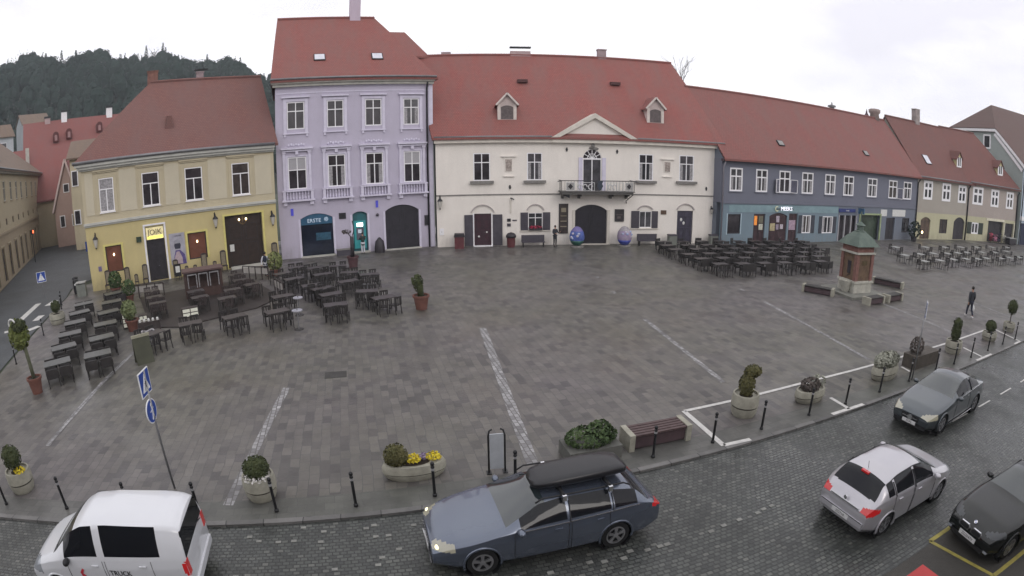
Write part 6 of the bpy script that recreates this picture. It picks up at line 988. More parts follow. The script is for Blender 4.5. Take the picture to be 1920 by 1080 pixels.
def car(label, loc, head, L, W, paint, top, belt, screen, rear, wins, wheels, wr=.32, hl=None, hlm=None, tl=None, tlm=M_taild, door=(), roofin=.24, blunt=.78, tailb=.86, zb=.2, rimm=M_rim, cat='car', rpaint=None, sidecr=.05, hx=.45, tx=.22, nose_pow=2.4):
    rz = radians(head)+pi; t = empty('car', (loc[0], loc[1], -.05), rz, label, cat)
    top = smooth_profile(top, L); belt = smooth_profile(belt, L, .2); hw = W/2
    def wid(x):
        a = max(0, 1-x/1.1); b = max(0, 1-(L-x)/1.0); return hw*(1-(1-blunt)*a**nose_pow-(1-tailb)*b**2.6)
    xs = []; x = 0
    while x < L-.001: xs.append(x); x += .02 if (x < .5 or x > L-.42) else .04
    xs.append(L); NL, NC, NR = 20, 8, 9; N = NL+NC+NR
    def ring(x):
        w = wid(x); zt = top(x); zs = min(belt(x), zt-.015); e = max(0, 1-x/.5)*.07+max(0, 1-(L-x)/.4)*.1; z0 = zb+e; hc = zt-zs; wr_ = w*.955-.03-min(roofin, hc*.55)-.02; cr = min(.07, .02+hc*.14); ze = zt-cr; P = []
        key = [(w*.88, z0), (w*.985, z0+.1), (w, z0+(zs-z0)*.5), (w*.995, z0+(zs-z0)*.8), (w*.955, zs)]
        for i in range(NL):
            s = i/(NL-1)*4; k = min(3, int(s)); f = s-k; f = f*f*(3-2*f) if k in (0, 3) else f; P.append((key[k][0]+(key[k+1][0]-key[k][0])*f, key[k][1]+(key[k+1][1]-key[k][1])*f))
        for i in range(1, NC+1): s = i/NC; b = .025*sin(pi*s)*min(1, hc/.4); P.append((w*.955+(wr_-w*.955)*s+b, zs+(ze-zs)*s))
        for i in range(1, NR+1): s = i/NR; P.append((wr_*(1-s), ze+cr*(1-(1-s)**2.4)))
        return P
    rings = [ring(x) for x in xs]; parts = {}
    def put_face(nm, q):
        mb = parts.setdefault(nm, (MB(), {})); ids = []
        for p in q:
            k = (round(p[0], 4), round(p[1], 4), round(p[2], 4))
            if k not in mb[1]: mb[1][k] = len(mb[0].v); mb[0].v.append(p)
            ids.append(mb[1][k])
        if len(set(ids)) > 2: mb[0].f.append(tuple(dict.fromkeys(ids)))
    for i in range(len(xs)-1):
        xm = (xs[i]+xs[i+1])/2; A, B = rings[i], rings[i+1]; hc = top(xm)-belt(xm)
        for j in range(N-1):
            zm = (A[j][1]+A[j+1][1]+B[j][1]+B[j+1][1])/4; ym = (A[j][0]+A[j+1][0])/2
            if j < NL and any((xm-c)**2+(zm-wr)**2 < (wr+.06)**2 for c in wheels): continue
            nm = 'body'; side = NL <= j < NL+NC-1
            if screen[0] < xm < screen[1] and j >= NL+NC-1: nm = 'windscreen'
            elif rear[0] < xm < rear[1] and j >= NL+NC-1 and rear[2] <= zm <= rear[3]: nm = 'rear_window'
            elif side and hc > .16 and any(a < xm < b for a, b in wins): nm = 'side_window'
            elif hl and xm < hx and j < NL+NC+2 and ((ym/wid(xm)-.8)/.27)**2+((zm-(hl[0]+hl[1])/2-.08*xm)/((hl[1]-hl[0])*.62+.08*xm))**2 < 1: nm = 'headlight'
            elif tl and xm > L-tx and ((ym/wid(xm)-1)/(1-tl[2]))**2+((zm-(tl[0]+tl[1])/2)/((tl[1]-tl[0])/2))**2+((L-xm)/tx)**2*.6 < 1: nm = 'tail_light'
            elif rpaint and xm > screen[1] and xm < rear[0] and j >= NL+NC-1: nm = 'roof_panel'
            for s in (1, -1):
                q = [(xs[i]-L/2, s*A[j][0], A[j][1]), (xs[i+1]-L/2, s*B[j][0], B[j][1]), (xs[i+1]-L/2, s*B[j+1][0], B[j+1][1]), (xs[i]-L/2, s*A[j+1][0], A[j+1][1])]
                put_face(nm+('' if nm in ('body', 'windscreen', 'rear_window', 'roof_panel') else str(s)), q if s > 0 else q[::-1])
    for R_, x in ((rings[0], 0), (rings[-1], L)):
        for j in range(N-1):
            if tl and x == L and tl[0] < R_[j][1] < tl[1] and R_[j][0] > wid(x)*tl[2]: pass
            q = [(x-L/2, R_[j][0], R_[j][1]), (x-L/2, R_[j+1][0], R_[j+1][1]), (x-L/2, -R_[j+1][0], R_[j+1][1]), (x-L/2, -R_[j][0], R_[j][1])]; put_face('body', q)
    mm = {'body': paint, 'windscreen': M_ws_, 'rear_window': M_cg, 'side_window': M_cg, 'headlight': hlm or M_hd, 'tail_light': tlm, 'roof_panel': rpaint or paint}
    B_ = {}
    for k, (mb, _) in parts.items():
        nm = k.rstrip('-1'); B_[k] = mb.build(nm, mm[nm], t, True, True)
    if hlm is M_hl:
        for s in (1, -1): R_ = ring(.16); MB().ell((.12-L/2, s*wid(.16)*.78, (hl[0]+hl[1])/2-.01), (.05, .075, .035), 12, 8).build('lamp_bulb', M_blb, t, True)
    und = MB().box(.3-L/2, L/2-.3, -hw*.82, hw*.82, zb-.02, zb+.28)
    und.build('underbody', M_trim, t)
    for c in wheels:
        for s in (1, -1):
            MB().tube([(c-L/2+(wr+.05)*cos(radians(a_)), s*(wid(c)*.955 if a_ in (-20, 200) else wid(c)*.985), wr+(wr+.05)*sin(radians(a_))) for a_ in range(-20, 201, 10)], .03, 6).build('wheel_arch', paint, t, True); wheel(t, c-L/2, s*(wid(c)-.13), wr, s, rimm)
            MB().lathe([(wr+.06, -.12), (wr+.06, .1)], 30, (c-L/2, s*(wid(c)-.13), wr), 'Y', caps=False).build('wheel_well', M_trim, t)
    def at_side(x, f, s, out=.004):       # a point on the body side: f 0..1 from sill to belt
        R_ = ring(x); k = f*(NL-1); i = min(NL-2, int(k)); g = k-i; return (x-L/2, s*(R_[i][0]+(R_[i+1][0]-R_[i][0])*g+out), R_[i][1]+(R_[i+1][1]-R_[i][1])*g)
    for s in (1, -1):
        for di, (x0, x1) in enumerate(door):
            mb = MB()
            for x in (x0, x1): mb.tube([at_side(x, f, s) for f in (.12, .25, .4, .55, .7, .85, .98)], .006, 4, False)
            mb.tube([at_side(x0+(x1-x0)*k/6, .12, s) for k in range(7)], .006, 4, False); sm = mb.build('door_seam', M_trim, t)
            p = at_side(x1-.22, .86, s, .02); MB().cbox(p, (.17, .03, .03), 0).build('door_handle', paint, t)
    return t, ring, xs, at_side, dict(L=L, wid=wid, top=top, belt=belt, NL=NL, NC=NC)
def mirrors(t, L, x, w, z, m):
    for s in (1, -1): MB().ell((x-L/2, s*(w+.1), z), (.08, .11, .075), 12, 8).tube([(x-L/2, s*(w-.08), z-.05), (x-L/2, s*(w+.04), z-.03)], .03, 6).build('mirror', m, t, True)
def winline(t, ring, L, x0, x1, m, k=19, r=.013, n=14, s_=(1, -1)):
    for s in s_: MB().tube([(x-L/2, s*(ring(x)[k][0]+.006), ring(x)[k][1]+.004) for x in [x0+(x1-x0)*i/n for i in range(n+1)]], r, 5).build('window_trim', m, t)
def pillar(t, ring, L, x, m, w=.05, a=20, b=27):
    for s in (1, -1):
        A = ring(x); MB().bar((x-L/2, s*(A[a-1][0]+.004), A[a-1][1]), (x-L/2+.02, s*(A[b-1][0]+.012), A[b-1][1]), .012, w).build('door_pillar', m, t)
def plate(t, x, z, s, txt, m=M_plate, w=.52, tilt=0):
    p = MB().box(-.01, .01, -w/2, w/2, -.055, .055).build('number_plate', m, t); p.location = (x, 0, z)
    if txt: text(txt, .095, M_blk, p, (s*.012, 0, 0), (pi/2, 0, s*pi/2), 'plate_lettering', .001)
M_sup = mat('paint_blue_grey', (.11, .13, .175), .26, .6, .03, 1, coat=1); M_ast = mat('paint_silver', (.46, .45, .48), .3, .4, .03, 1, coat=1); M_mer = mat('paint_dark_grey', (.062, .074, .084), .28, .5, .03, 1, coat=1); M_bmw = mat('paint_black', (.008, .0095, .009), .2, 0, 0, coat=.5, spec=.3); M_van = mat('paint_white', (.62, .63, .66), .35, 0, .02, 1, coat=.6)
# estate car with roof box
L = 4.86
t, ring, xs, sd, I = car('dark blue grey estate car with black roof box driving left past the square', (.54, 9.13), 195.9, L, 1.86, M_sup,
    [(0, .62), (.12, .74), (.5, .86), (1.25, .98), (1.42, 1.02), (2.15, 1.37), (2.6, 1.43), (3.6, 1.41), (4.25, 1.31), (4.55, 1.0), (4.75, .93), (4.86, .8)],
    [(0, .55), (.3, .7), (1.3, .9), (2, .93), (4.2, 1.0), (4.6, .94), (4.86, .78)], (1.45, 2.3), (4.2, 4.56, 1.02, 1.36), [(1.75, 2.72), (2.8, 3.66), (3.73, 4.28)], (.95, 3.8), .33, (.64, .71), M_hl, (.78, .9, .7), M_tail, ((1.6, 2.72), (2.78, 3.62)))
mirrors(t, L, 1.72, .88, .97, M_sup); winline(t, ring, L, 1.7, 4.3, M_chr); pillar(t, ring, L, 2.76, M_trim, .08); pillar(t, ring, L, 3.7, M_trim, .06)
mb = MB()
for k in range(9): mb.box(-L/2-.02, -L/2+.02, -.34+.085*k-.015, -.34+.085*k+.015, .44, .6)
mb.build('grille', M_chr, t); MB().box(-L/2-.012, -L/2+.03, -.4, .4, .41, .63).build('grille_surround', M_trim, t); MB().box(-L/2-.014, -L/2+.04, -.6, .6, .24, .34).build('intake', M_trim, t); MB().box(-L/2-.03, -L/2+.02, -.55, .55, .215, .24).build('lower_lip', M_chr, t); plate(t, -L/2-.025, .37, -1, 'ZG3154')
for s in (1, -1): MB().tube([(2.1-L/2, s*.62, 1.35), (2.25-L/2, s*.62, 1.43), (4.0-L/2, s*.62, 1.42), (4.15-L/2, s*.62, 1.34)], .018, 6).build('roof_rail', M_trim, t, True)
M_rb = mat('roof_box_black', (.012, .012, .015), .4, 0, .1, 3, coat=.2); rb = empty('roof_box', (*(Vector((.54, 9.13))+Vector((cos(KA), sin(KA)))*.72+Vector((sin(KA), -cos(KA)))*.1), 1.34), KA, 'long black roof box strapped on top of the estate car', 'roof box'); n = 26; mbx = MB(); base = 0
for i in range(n+1):
    s = i/n; e = (1-abs(2*s-1)**3.2)**.5 if 0 < s < 1 else 0; w = .40*(.55+.45*e) if 0 < s < 1 else .2; hh = .26*(.35+.65*e*(.75+.25*s)); x = -1.0+2.0*s
    for k in range(16): a = 2*pi*k/16; ca, sa = cos(a), sin(a); mbx.v.append((x, w*abs(ca)**.5*(1 if ca > 0 else -1), .1+hh/2+hh/2*abs(sa)**.6*(1 if sa > 0 else -1)))
for i in range(n):
    for k in range(16): a, b = i*16+k, i*16+(k+1) % 16; mbx.f.append((a, b, b+16, a+16))
mbx.f += [tuple(range(16)), tuple(n*16+k for k in range(16))]; mbx.build('shell', M_rb, rb, 50)
for x in (-.5, .45): MB().box(x-.03, x+.03, -.62, .62, .05, .1).build('cross_bar', M_trim, rb); [MB().box(x-.04, x+.04, s*.62-.04, s*.62+.04, -.02, .1).build('bar_foot', M_chr, rb) for s in (1, -1)]
t.scale = (.955, 1, 1)
# silver hatchback
L = 4.25
t, ring, xs, sd, I = car('silver five door hatchback with red tail lights lit driving right', (9.02, 8.85), 16.6, L, 1.76, M_ast,
    [(0, .62), (.12, .74), (.5, .9), (1.05, 1.0), (1.2, 1.04), (1.95, 1.4), (2.4, 1.46), (3.2, 1.43), (3.72, 1.33), (4.0, 1.02), (4.12, .92), (4.25, .72)],
    [(0, .55), (.3, .72), (1.2, .92), (2, .96), (3.6, 1.03), (4.0, .95), (4.25, .7)], (1.22, 2.05), (3.62, 4.02, 1.0, 1.4), [(1.5, 2.42), (2.5, 3.3), (3.38, 3.62)], (.85, 3.46), .31, (.64, .76), M_hd, (.7, .88, .66), M_tail, ((1.4, 2.45), (2.5, 3.35)), tailb=.82, tx=.36)
mirrors(t, L, 1.5, .84, 1.0, M_ast); pillar(t, ring, L, 2.46, M_trim, .07); pillar(t, ring, L, 3.34, M_trim, .05); MB().box(L/2-.6, L/2-.52, -.11, .11, 1.325, 1.37).build('brake_light', M_tail, t); MB().tube([(L/2-.72, -.05, 1.37), (L/2-.66, -.05, 1.56)], .006, 5).build('antenna', M_trim, t)
MB().box(L/2-.02, L/2+.015, -.45, .45, .76, .79).build('tailgate_strip', M_chr, t); MB().box(L/2-.03, L/2+.03, -.68, .68, .38, .52).build('bumper', M_ast, t); MB().box(L/2+.028, L/2+.035, -.66, .66, .505, .52).build('bumper_shadow_strip', M_trim, t); plate(t, L/2+.042, .45, 1, 'ZG718'); MB().lathe([(.05, 0), (.05, .02)], 16, (L/2+.0, 0, .86), 'X').build('badge', M_chr, t); winline(t, ring, L, 2.0, 3.6, M_trim, 27, .012)  # black strip on the bumper edge stands in for a shaded gap
t.scale = (.93, 1, 1)
# dark saloon coupe
L = 4.66
t, ring, xs, sd, I = car('dark grey saloon with yellow headlights lit driving left at the right side', (14.3, 12.75), 200, L, 1.82, M_mer,
    [(0, .6), (.1, .7), (.5, .84), (1.3, .98), (1.5, 1.02), (2.3, 1.35), (2.7, 1.42), (3.2, 1.39), (4.05, 1.06), (4.3, 1.02), (4.55, .98), (4.66, .8)],
    [(0, .55), (.3, .7), (1.3, .9), (2, .94), (3.7, 1.0), (4.3, .96), (4.66, .78)], (1.5, 2.45), (3.3, 4.08, 1.03, 1.42), [(1.85, 2.95), (3.02, 3.72)], (.85, 3.72), .33, (.56, .67), M_hl, (.7, .88, .5), M_taild, ((1.7, 2.9),), blunt=.74)
mirrors(t, L, 1.8, .86, .98, M_mer); winline(t, ring, L, 1.85, 3.8, M_chr, r=.007); pillar(t, ring, L, 2.98, M_trim, .07); MB().box(-L/2-.02, -L/2+.03, -.34, .34, .42, .58).build('grille', M_trim, t); MB().box(-L/2-.035, -L/2-.02, -.3, .3, .49, .51).lathe([(.09, 0), (.09, .015)], 18, (-L/2-.045, 0, .5), 'X').build('grille_bar', M_chr, t)
MB().box(-L/2-.03, -L/2+.05, -.62, .62, .24, .36).build('intake', M_trim, t); plate(t, -L/2-.04, .36, -1, 'ZG92'); MB().tube([(1.3-L/2, .93, .26), (3.3-L/2, .93, .26)], .012, 5).tube([(1.3-L/2, -.93, .26), (3.3-L/2, -.93, .26)], .012, 5).build('sill_trim', M_chr, t)
# black parked car
L = 4.6
t, ring, xs, sd, I = car('black parked car with twin oval grilles inside the yellow bay lines', (12.08, 6.72), 187, L, 1.81, M_bmw,
    [(0, .62), (.1, .74), (.5, .88), (1.35, 1.0), (1.5, 1.04), (2.2, 1.38), (2.6, 1.44), (3.3, 1.4), (4.0, 1.1), (4.4, 1.03), (4.6, .85)],
    [(0, .55), (.3, .72), (1.3, .92), (2, .96), (3.7, 1.02), (4.3, .98), (4.6, .8)], (1.52, 2.38), (3.35, 4.02, 1.06, 1.4), [(1.85, 2.7), (2.78, 3.7)], (.8, 3.6), .33, (.66, .72), mat('headlight_dark', (.07, .075, .08), .3, 0, 0), (.7, .9, .5), M_taild, ((1.6, 2.7),), blunt=.76)
mirrors(t, L, 1.78, .86, 1.0, M_bmw); pillar(t, ring, L, 2.74, M_trim, .06)
for s in (1, -1):
    MB().vprism([(-.17, -.06), (-.19, .02), (-.12, .08), (.12, .08), (.17, .02), (.14, -.06)], -.02, .02).build('kidney_surround', M_chr, t).matrix_basis = Matrix.Translation((-L/2-.02, s*.2, .6)) @ Matrix.Rotation(-pi/2, 4, 'Z'); MB().vprism([(-.14, -.045), (-.16, .015), (-.1, .06), (.1, .06), (.14, .015), (.12, -.045)], -.035, -.0215).build('kidney_grille', M_trim, t).matrix_basis = Matrix.Translation((-L/2-.02, s*.2, .6)) @ Matrix.Rotation(-pi/2, 4, 'Z')
    MB().box(-L/2-.01, -L/2+.1, s*.62-.06, s*.62+.06, .31, .36).build('fog_light', M_hd, t)
lg = MB().lathe([(.045, 0), (.045, .012)], 20).build('badge', M_chr, t); lg.location = (-L/2+.1, 0, .745); lg.rotation_euler = (0, -.6, 0); MB().box(.002, .03, .002, .03, .012, .015).box(-.03, -.002, -.03, -.002, .012, .015).build('badge_blue', M_bs, lg)
plate(t, -L/2-.05, .42, -1, 'ZG2047V', w=.54); MB().box(-L/2-.02, -L/2+.05, -.55, .55, .24, .34).build('intake', M_trim, t)
# white van
L = 4.42
t, ring, xs, sd, I = car('white delivery van with blackened windows leaving at the bottom left corner', (-7.72, 6.45), 197, L, 1.8, M_van,
    [(0, .66), (.1, .8), (.35, .95), (.85, 1.12), (1.0, 1.18), (1.55, 1.62), (1.95, 1.78), (2.6, 1.83), (4.0, 1.8), (4.3, 1.76), (4.42, 1.7)],
    [(0, .58), (.25, .8), (.8, .98), (1.4, 1.08), (4.1, 1.14), (4.42, 1.12)], (.95, 1.72), (9, 9.1, 1.16, 1.72), [(1.3, 2.25), (2.45, 3.85)], (.85, 3.53), .33, (.62, .86), M_hd, (.8, 1.1, .93), M_tail, ((1.35, 2.35), (2.42, 3.6)), roofin=.2, tailb=.95, cat='van', tx=.1, sidecr=.03)
MB().add([(L/2+.012, -.74, 1.12), (L/2+.012, .74, 1.12), (L/2+.012, .62, 1.62), (L/2+.012, -.62, 1.62), (L/2-.02, -.74, 1.12), (L/2-.02, .74, 1.12), (L/2-.02, .62, 1.62), (L/2-.02, -.62, 1.62)], [(0, 1, 2, 3), (0, 4, 5, 1), (1, 5, 6, 2), (2, 6, 7, 3), (3, 7, 4, 0)]).build('rear_window', M_cg, t)
for s in (1, -1): MB().box(L/2-.05, L/2+.015, s*.76-.07, s*.76+.07, .78, 1.1).build('tail_light_lens', M_tail, t)
MB().box(L/2, L/2+.05, -.8, .8, .34, .5).build('bumper', M_van, t)
mirrors(t, L, 1.42, .86, 1.1, M_trim)
for s in (1, -1):
    MB().box(2.3-L/2, 3.9-L/2, s*.9-.012, s*.9+.012, .62, .65).build('side_stripe', mat('stripe_grey', (.2, .2, .22), .5, 0, 0), t)
    tx_ = text('TRUCK', .17, M_blk, t, (2.75-L/2, s*.905, .84), (pi/2, 0, 0 if s < 0 else pi), 'side_lettering', .004); MB().vprism([(-.07, 0), (.02, .1), (.07, .07), (-.01, -.02), (.06, -.08), (-.05, -.1)], -.004, .004).build('side_emblem', mat('emblem_red', (.5, .03, .05), .5, 0, 0), t).location = (1.72-L/2, s*.908, .82)
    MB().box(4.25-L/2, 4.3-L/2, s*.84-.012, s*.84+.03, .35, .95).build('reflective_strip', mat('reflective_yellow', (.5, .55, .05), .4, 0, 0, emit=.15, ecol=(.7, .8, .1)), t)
MB().tube([(L/2-.02, .05, 1.2), (L/2+.02, .3, 1.16), (L/2+.04, .55, 1.1)], .012, 5).build('rear_wiper', M_trim, t)
t.scale = (.87, 1, 1); t.location.x -= .12
# ================================================================ PEOPLE
M_skin = mat('skin', (.42, .24, .17), .6, 0, .05, 8); M_hair = mat('dark_hair', (.02, .016, .013), .7, 0, .3, 20)
def skin_mesh(name, V, E_, R_, m, parent=None, root=0, sub=2):
    me = bpy.data.meshes.new(name); me.from_pydata([tuple(v) for v in V], E_, []); o = bpy.data.objects.new(name, me); COL.objects.link(o)
    o.modifiers.new('s', 'SKIN'); sv = me.skin_vertices[0].data
    for i, r in enumerate(R_): sv[i].radius = r if isinstance(r, tuple) else (r, r)
    sv[root].use_root = True; md = o.modifiers.new('d', 'SUBSURF'); md.levels = sub; md.render_levels = sub
    bpy.context.view_layer.update(); nm = bpy.data.meshes.new_from_object(o.evaluated_get(bpy.context.evaluated_depsgraph_get())); o.modifiers.clear(); o.data = nm; nm.polygons.foreach_set('use_smooth', [True]*len(nm.polygons)); nm.materials.clear(); nm.materials.append(m)
    if parent: o.parent = parent
    return o
def person(loc, rz, label, P, top, legs, shoe, H=1.75, bare_leg=False, z=0, coat=False, hair=M_hair):
    """P: joint overrides in metres for a figure facing -y"""
    k = H/1.75
    J = dict(pel=(0, 0, .95), wst=(0, 0, 1.1), chs=(0, 0, 1.3), nk=(0, 0, 1.47), hb=(0, -.01, 1.56), hd=(0, -.02, 1.68), ht=(0, 0, 1.75), shL=(.18, 0, 1.41), elL=(.24, .03, 1.13), wrL=(.25, -.05, .89), haL=(.25, -.07, .8), shR=(-.18, 0, 1.41), elR=(-.24, .03, 1.13), wrR=(-.25, -.05, .89), haR=(-.25, -.07, .8),
             hpL=(.09, 0, .9), knL=(.1, -.02, .5), anL=(.1, .02, .09), toL=(.1, -.15, .04), hpR=(-.09, 0, .9), knR=(-.1, -.02, .5), anR=(-.1, .02, .09), toR=(-.1, -.15, .04)); J.update(P)
    J = {a: Vector(b)*k for a, b in J.items()}
    nm = ['pel', 'wst', 'chs', 'nk', 'hb', 'hd', 'ht', 'shL', 'elL', 'wrL', 'haL', 'shR', 'elR', 'wrR', 'haR', 'hpL', 'knL', 'anL', 'toL', 'hpR', 'knR', 'anR', 'toR']
    rd = dict(pel=(.12, .09), wst=(.11, .08), chs=(.13, .095), nk=.05, hb=.06, hd=(.075, .09), ht=.05, shL=.055, elL=.038, wrL=.026, haL=.033, shR=.055, elR=.038, wrR=.026, haR=.033, hpL=.085, knL=.055, anL=.035, toL=.032, hpR=.085, knR=.055, anR=.035, toR=.032)
    ed = [('pel', 'wst'), ('wst', 'chs'), ('chs', 'nk'), ('nk', 'hb'), ('hb', 'hd'), ('hd', 'ht'), ('chs', 'shL'), ('shL', 'elL'), ('elL', 'wrL'), ('wrL', 'haL'), ('chs', 'shR'), ('shR', 'elR'), ('elR', 'wrR'), ('wrR', 'haR'), ('pel', 'hpL'), ('hpL', 'knL'), ('knL', 'anL'), ('anL', 'toL'), ('pel', 'hpR'), ('hpR', 'knR'), ('knR', 'anR'), ('anR', 'toR')]
    V = [J[n] for n in nm]; R_ = [rd[n] if not isinstance(rd[n], tuple) else rd[n] for n in nm]; E_ = [(nm.index(a), nm.index(b)) for a, b in ed]
    for s in ('L', 'R'):                       # five fingers per hand, unequal and slightly curled
        d = (J['ha'+s]-J['wr'+s]).normalized(); sd_ = Vector((0, 1, 0)) if abs(d.y) < .8 else Vector((0, 0, 1)); sg = 1 if s == 'L' else -1; inn = Vector((-sg, 0, 0))
        for f, (off, ln) in enumerate(((-.03, .07), (-.01, .08), (.01, .075), (.03, .06), (-.045, .05))):
            b = len(V); base = J['ha'+s]+sd_*off*k; dd = d if f < 4 else (d-sd_*.9).normalized(); V += [base+dd*.02*k, base+dd*ln*.6*k+inn*.008, base+dd*ln*k+inn*.022]; R_ += [.0095, .0085, .0065]; E_ += [(nm.index('ha'+s), b), (b, b+1), (b+1, b+2)]
    o = skin_mesh('person', V, E_, R_, M_skin); o.location = (*loc, z); o.rotation_euler = (0, 0, rz); tag(o, label, 'person')
    def sub(name, chain, rads, m, root=0): ns = list(dict.fromkeys(n for e in chain for n in e)); skin_mesh(name, [J[n] for n in ns], [(ns.index(a), ns.index(b)) for a, b in chain], [rads[n] for n in ns], m, o, ns.index(root) if root else 0, 2)
    tr = dict(pel=(.15, .115), wst=(.145, .11), chs=(.165, .125), nk=.07, shL=.08, elL=.06, wrL=.042, shR=.08, elR=.06, wrR=.042)
    ch = [('pel', 'wst'), ('wst', 'chs'), ('chs', 'nk'), ('chs', 'shL'), ('shL', 'elL'), ('elL', 'wrL'), ('chs', 'shR'), ('shR', 'elR'), ('elR', 'wrR')]
    J['hem'] = J['pel']+Vector((0, .01, -(.28 if coat else .06)*k)); tr['hem'] = (.2, .16) if coat else (.15, .125); ch.append(('pel', 'hem'))
    sub('jacket', ch, tr, top, 'pel')
    if not bare_leg:
        lr = dict(pel=(.135, .11), hpL=.1, knL=.07, anL=.055, hpR=.1, knR=.07, anR=.055); sub('trousers', [('pel', 'hpL'), ('hpL', 'knL'), ('knL', 'anL'), ('pel', 'hpR'), ('hpR', 'knR'), ('knR', 'anR')], lr, legs, 'pel')
    for s in ('L', 'R'): a, b = J['an'+s], J['to'+s]; MB().ell(tuple((a+b)/2+Vector((0, 0, -.01))), (.05*k, .14*k, .05*k), 12, 8).build('shoe', shoe, o, True)
    hd = J['hd']; MB().ell((hd.x, hd.y+.012, hd.z+.02), (.088*k, .105*k, .1*k), 14, 10, .04).build('hair', hair, o, True); f = MB()
    fy = hd.y-.088*k
    f.ell((hd.x, fy-.012, hd.z-.02), (.012, .02, .02), 8, 6); f.build('nose', M_skin, o, True); f = MB()
    for s in (-1, 1): MB().ell((hd.x+s*.03, fy+.0, hd.z+.0), (.01, .008, .007), 8, 6).build('eye', M_hair, o)
    MB().ell((hd.x, fy+.004, hd.z-.055), (.022, .008, .006), 8, 6).build('mouth', mat('lips', (.25, .1, .09), .6, 0, 0), o)
    return o, J
M_dk = mat('dark_cloth', (.03, .033, .04), .9, 0, .2, 6); M_dk2 = mat('navy_trousers', (.022, .025, .045), .9, 0, .2, 6); M_wc = mat('white_cloth', (.55, .55, .6), .9, 0, .1, 6); M_ws = mat('white_shoes', (.6, .6, .6), .6, 0, .1, 6); M_tc = mat('green_black_cloth', (.025, .04, .04), .9, 0, .3, 5)
walk = dict(hpL=(.09, 0, .9), knL=(.1, -.16, .52), anL=(.09, -.2, .11), toL=(.09, -.36, .07), knR=(-.09, .05, .5), anR=(-.09, .3, .16), toR=(-.09, .2, .04), elL=(.26, .1, 1.14), wrL=(.26, .14, .9), haL=(.26, .13, .81), elR=(-.26, -.03, 1.13), wrR=(-.26, -.16, .92), haR=(-.26, -.19, .84))
o, J = person((26.36, 22.7), radians(165), 'person in dark jacket and navy trousers walking away across the square with a white bag', {**walk, 'hb': (0, -.02, 1.56)}, M_dk, M_dk2, M_ws, 1.8)
hw_ = o.matrix_basis @ J['haR']; t = MB().lathe([(.02, -.5), (.19, -.47), (.21, -.28), (.14, -.12), (.03, 0)], 14, (0, 0, 0), 'Z', 1, .5).build('bag_body', mat('plastic_bag', (.65, .66, .66), .5, 0, .1, 6), None, True); root = empty('carrier_bag', (hw_.x, hw_.y, hw_.z-.08), radians(150), 'white plastic carrier bag in the hand of the walking person', 'bag'); t.parent = root; MB().tube([(-.03, 0, -.02), (-.02, 0, .06), (.02, 0, .06), (.03, 0, -.02)], .01, 5).build('handle', MATS['plastic_bag'], root)
o, J = person((-16.6, 33.95), radians(200), 'person in a white top with dark backpack walking past the restaurant gate', walk, M_wc, M_dk2, M_dk, 1.7)
MB().ell((0, .2, 1.28), (.15, .12, .24), 14, 10).build('backpack', M_dk2, o, True)
x, y, _ = HP.world(6.55, -.75); o, J = person((x, y), HP.rz+pi, 'person in dark coat and pale trousers using the cash machine', dict(elL=(.22, -.16, 1.18), wrL=(.12, -.36, 1.2), haL=(.08, -.44, 1.22), elR=(-.22, -.16, 1.16), wrR=(-.14, -.36, 1.16), haR=(-.1, -.44, 1.18)), M_tc, M_wc, M_dk, 1.68, coat=True)
x, y, _ = HC.world(9.6, -.9); o, J = person((x, y), HC.rz+.4, 'person all in black standing by the cream wall left of the tall notice board', dict(elL=(.26, -.02, 1.14), wrL=(.34, -.18, 1.2), haL=(.36, -.24, 1.26), elR=(-.25, -.05, 1.14), wrR=(-.12, -.22, 1.12), haR=(-.05, -.26, 1.12)), M_dk, M_dk, M_dk, 1.72, coat=True)
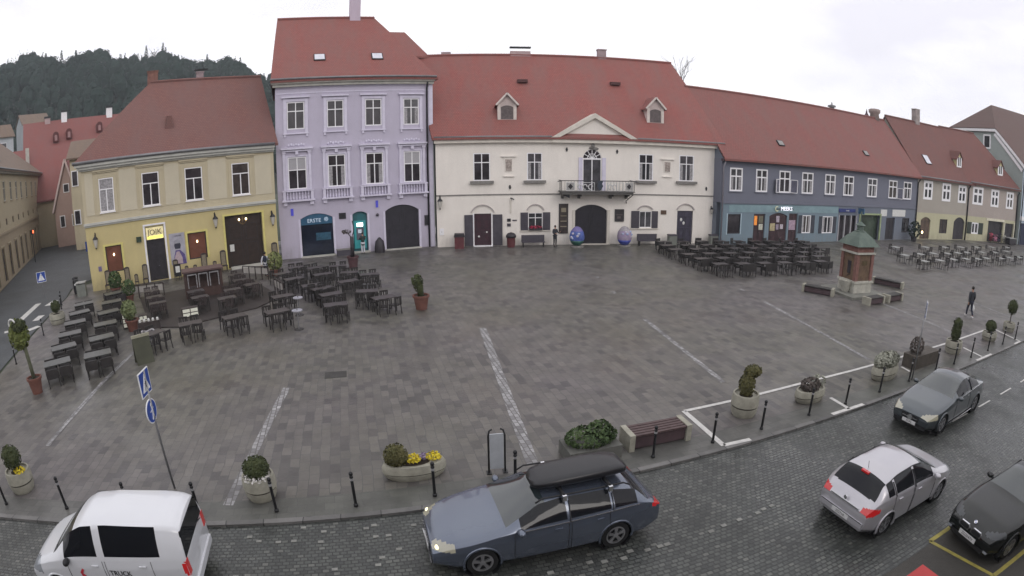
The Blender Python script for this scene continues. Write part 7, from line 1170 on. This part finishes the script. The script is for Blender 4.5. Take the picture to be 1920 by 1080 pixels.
# trims built in one go for several openings become one part each
SPLIT = set('window_surround wall_panel opening_trim bulb cap curtain arch_surround door_surround gate_surround scrollwork panel lozenge door_badge door_notice arched_hood window_ledge paper window_trim shutter gable shop_trim sill_trim threshold'.split())
def split_pieces(o):
    me = o.data; n = len(me.vertices); par = list(range(n))
    def fd(a):
        while par[a] != a: par[a] = par[par[a]]; a = par[a]
        return a
    for e in me.edges:
        a, b = fd(e.vertices[0]), fd(e.vertices[1])
        if a != b: par[a] = b
    isl = {}
    for v in me.vertices: isl.setdefault(fd(v.index), []).append(v.co)
    ks = list(isl); bb = [([min(c[i] for c in isl[k]) for i in range(3)], [max(c[i] for c in isl[k]) for i in range(3)]) for k in ks]; g = list(range(len(ks)))
    def gf(a):
        while g[a] != a: a = g[a]
        return a
    for i in range(len(ks)):
        for j in range(i+1, len(ks)):
            gap = sqrt(sum(max(0, bb[i][0][q]-bb[j][1][q], bb[j][0][q]-bb[i][1][q])**2 for q in range(3))); big = max(max(bb[k][1][q]-bb[k][0][q] for q in range(3)) for k in (i, j))
            if gap <= max(.02, .5*big):
                a, b = gf(i), gf(j)
                if a != b: g[a] = b
    grp = sorted({gf(i) for i in range(len(ks))})
    if len(grp) < 2: return
    idx = {k: i for i, k in enumerate(ks)}
    for r in grp:
        mp_, mb = {}, MB()
        for f in me.polygons:
            if gf(idx[fd(f.vertices[0])]) == r:
                q = []
                for v in f.vertices:
                    if v not in mp_: mp_[v] = len(mb.v); mb.v.append(tuple(me.vertices[v].co))
                    q.append(mp_[v])
                mb.f.append(tuple(q))
        c = mb.build(o.name.split('.')[0], me.materials[0] if me.materials else None, o.parent, bool(me.polygons[0].use_smooth), False); c.matrix_basis = o.matrix_basis.copy()
    bpy.data.objects.remove(o)
# lettering curves become meshes; every single body gets its own mask
# ---- unseen house behind the camera, added so the cars mirror dark walls, not sky
hb_ = House('added_near_house', K(38, -13.6), K(-34, -13.6), 'long unseen grey house added along the near side of the road', 10); P_nb = plaster('near_render', (.15, .14, .13))
nu = [3+4.2*k for k in range(17)]; hb_.body(0, 6.4, P_nb, [rect(u-.6, u+.6, 1, 3.2) for u in nu], name='wall')
for u in nu: hb_.win(u-.6, u+.6, 1, 3.2)
hb_.roof(MATS['roof_tiles_brown'], -.3, hb_.L+.3, -.3, 10.4, 6.4, 10.4, 5, 0, 0, P_nb)
# ---- damp winter air
hz = MB().box(-650, 650, -320, 660, -1.2, 140).build('haze', None); tag(hz, kind='stuff'); hm = bpy.data.materials.new('haze_air'); hm.use_nodes = True; hn = hm.node_tree; hn.nodes.clear(); ho = hn.nodes.new('ShaderNodeOutputMaterial'); hv = hn.nodes.new('ShaderNodeVolumePrincipled'); hv.inputs['Color'].default_value = (.82, .88, .93, 1); hv.inputs['Density'].default_value = .0005; hn.links.new(hv.outputs[0], ho.inputs['Volume']); hz.data.materials.append(hm)
for o in [o for o in SC.objects if o.type == 'MESH' and o.parent and not o.children and o.data.users == 1 and o.name.split('.')[0] in SPLIT]: split_pieces(o)
dg = bpy.context.evaluated_depsgraph_get()
for o in [o for o in SC.objects if o.type == 'FONT']:
    m = bpy.data.meshes.new_from_object(o.evaluated_get(dg)); n = bpy.data.objects.new(o.name, m); COL.objects.link(n); n.parent = o.parent; n.matrix_basis = o.matrix_basis.copy(); nm = o.name; bpy.data.objects.remove(o); n.name = nm
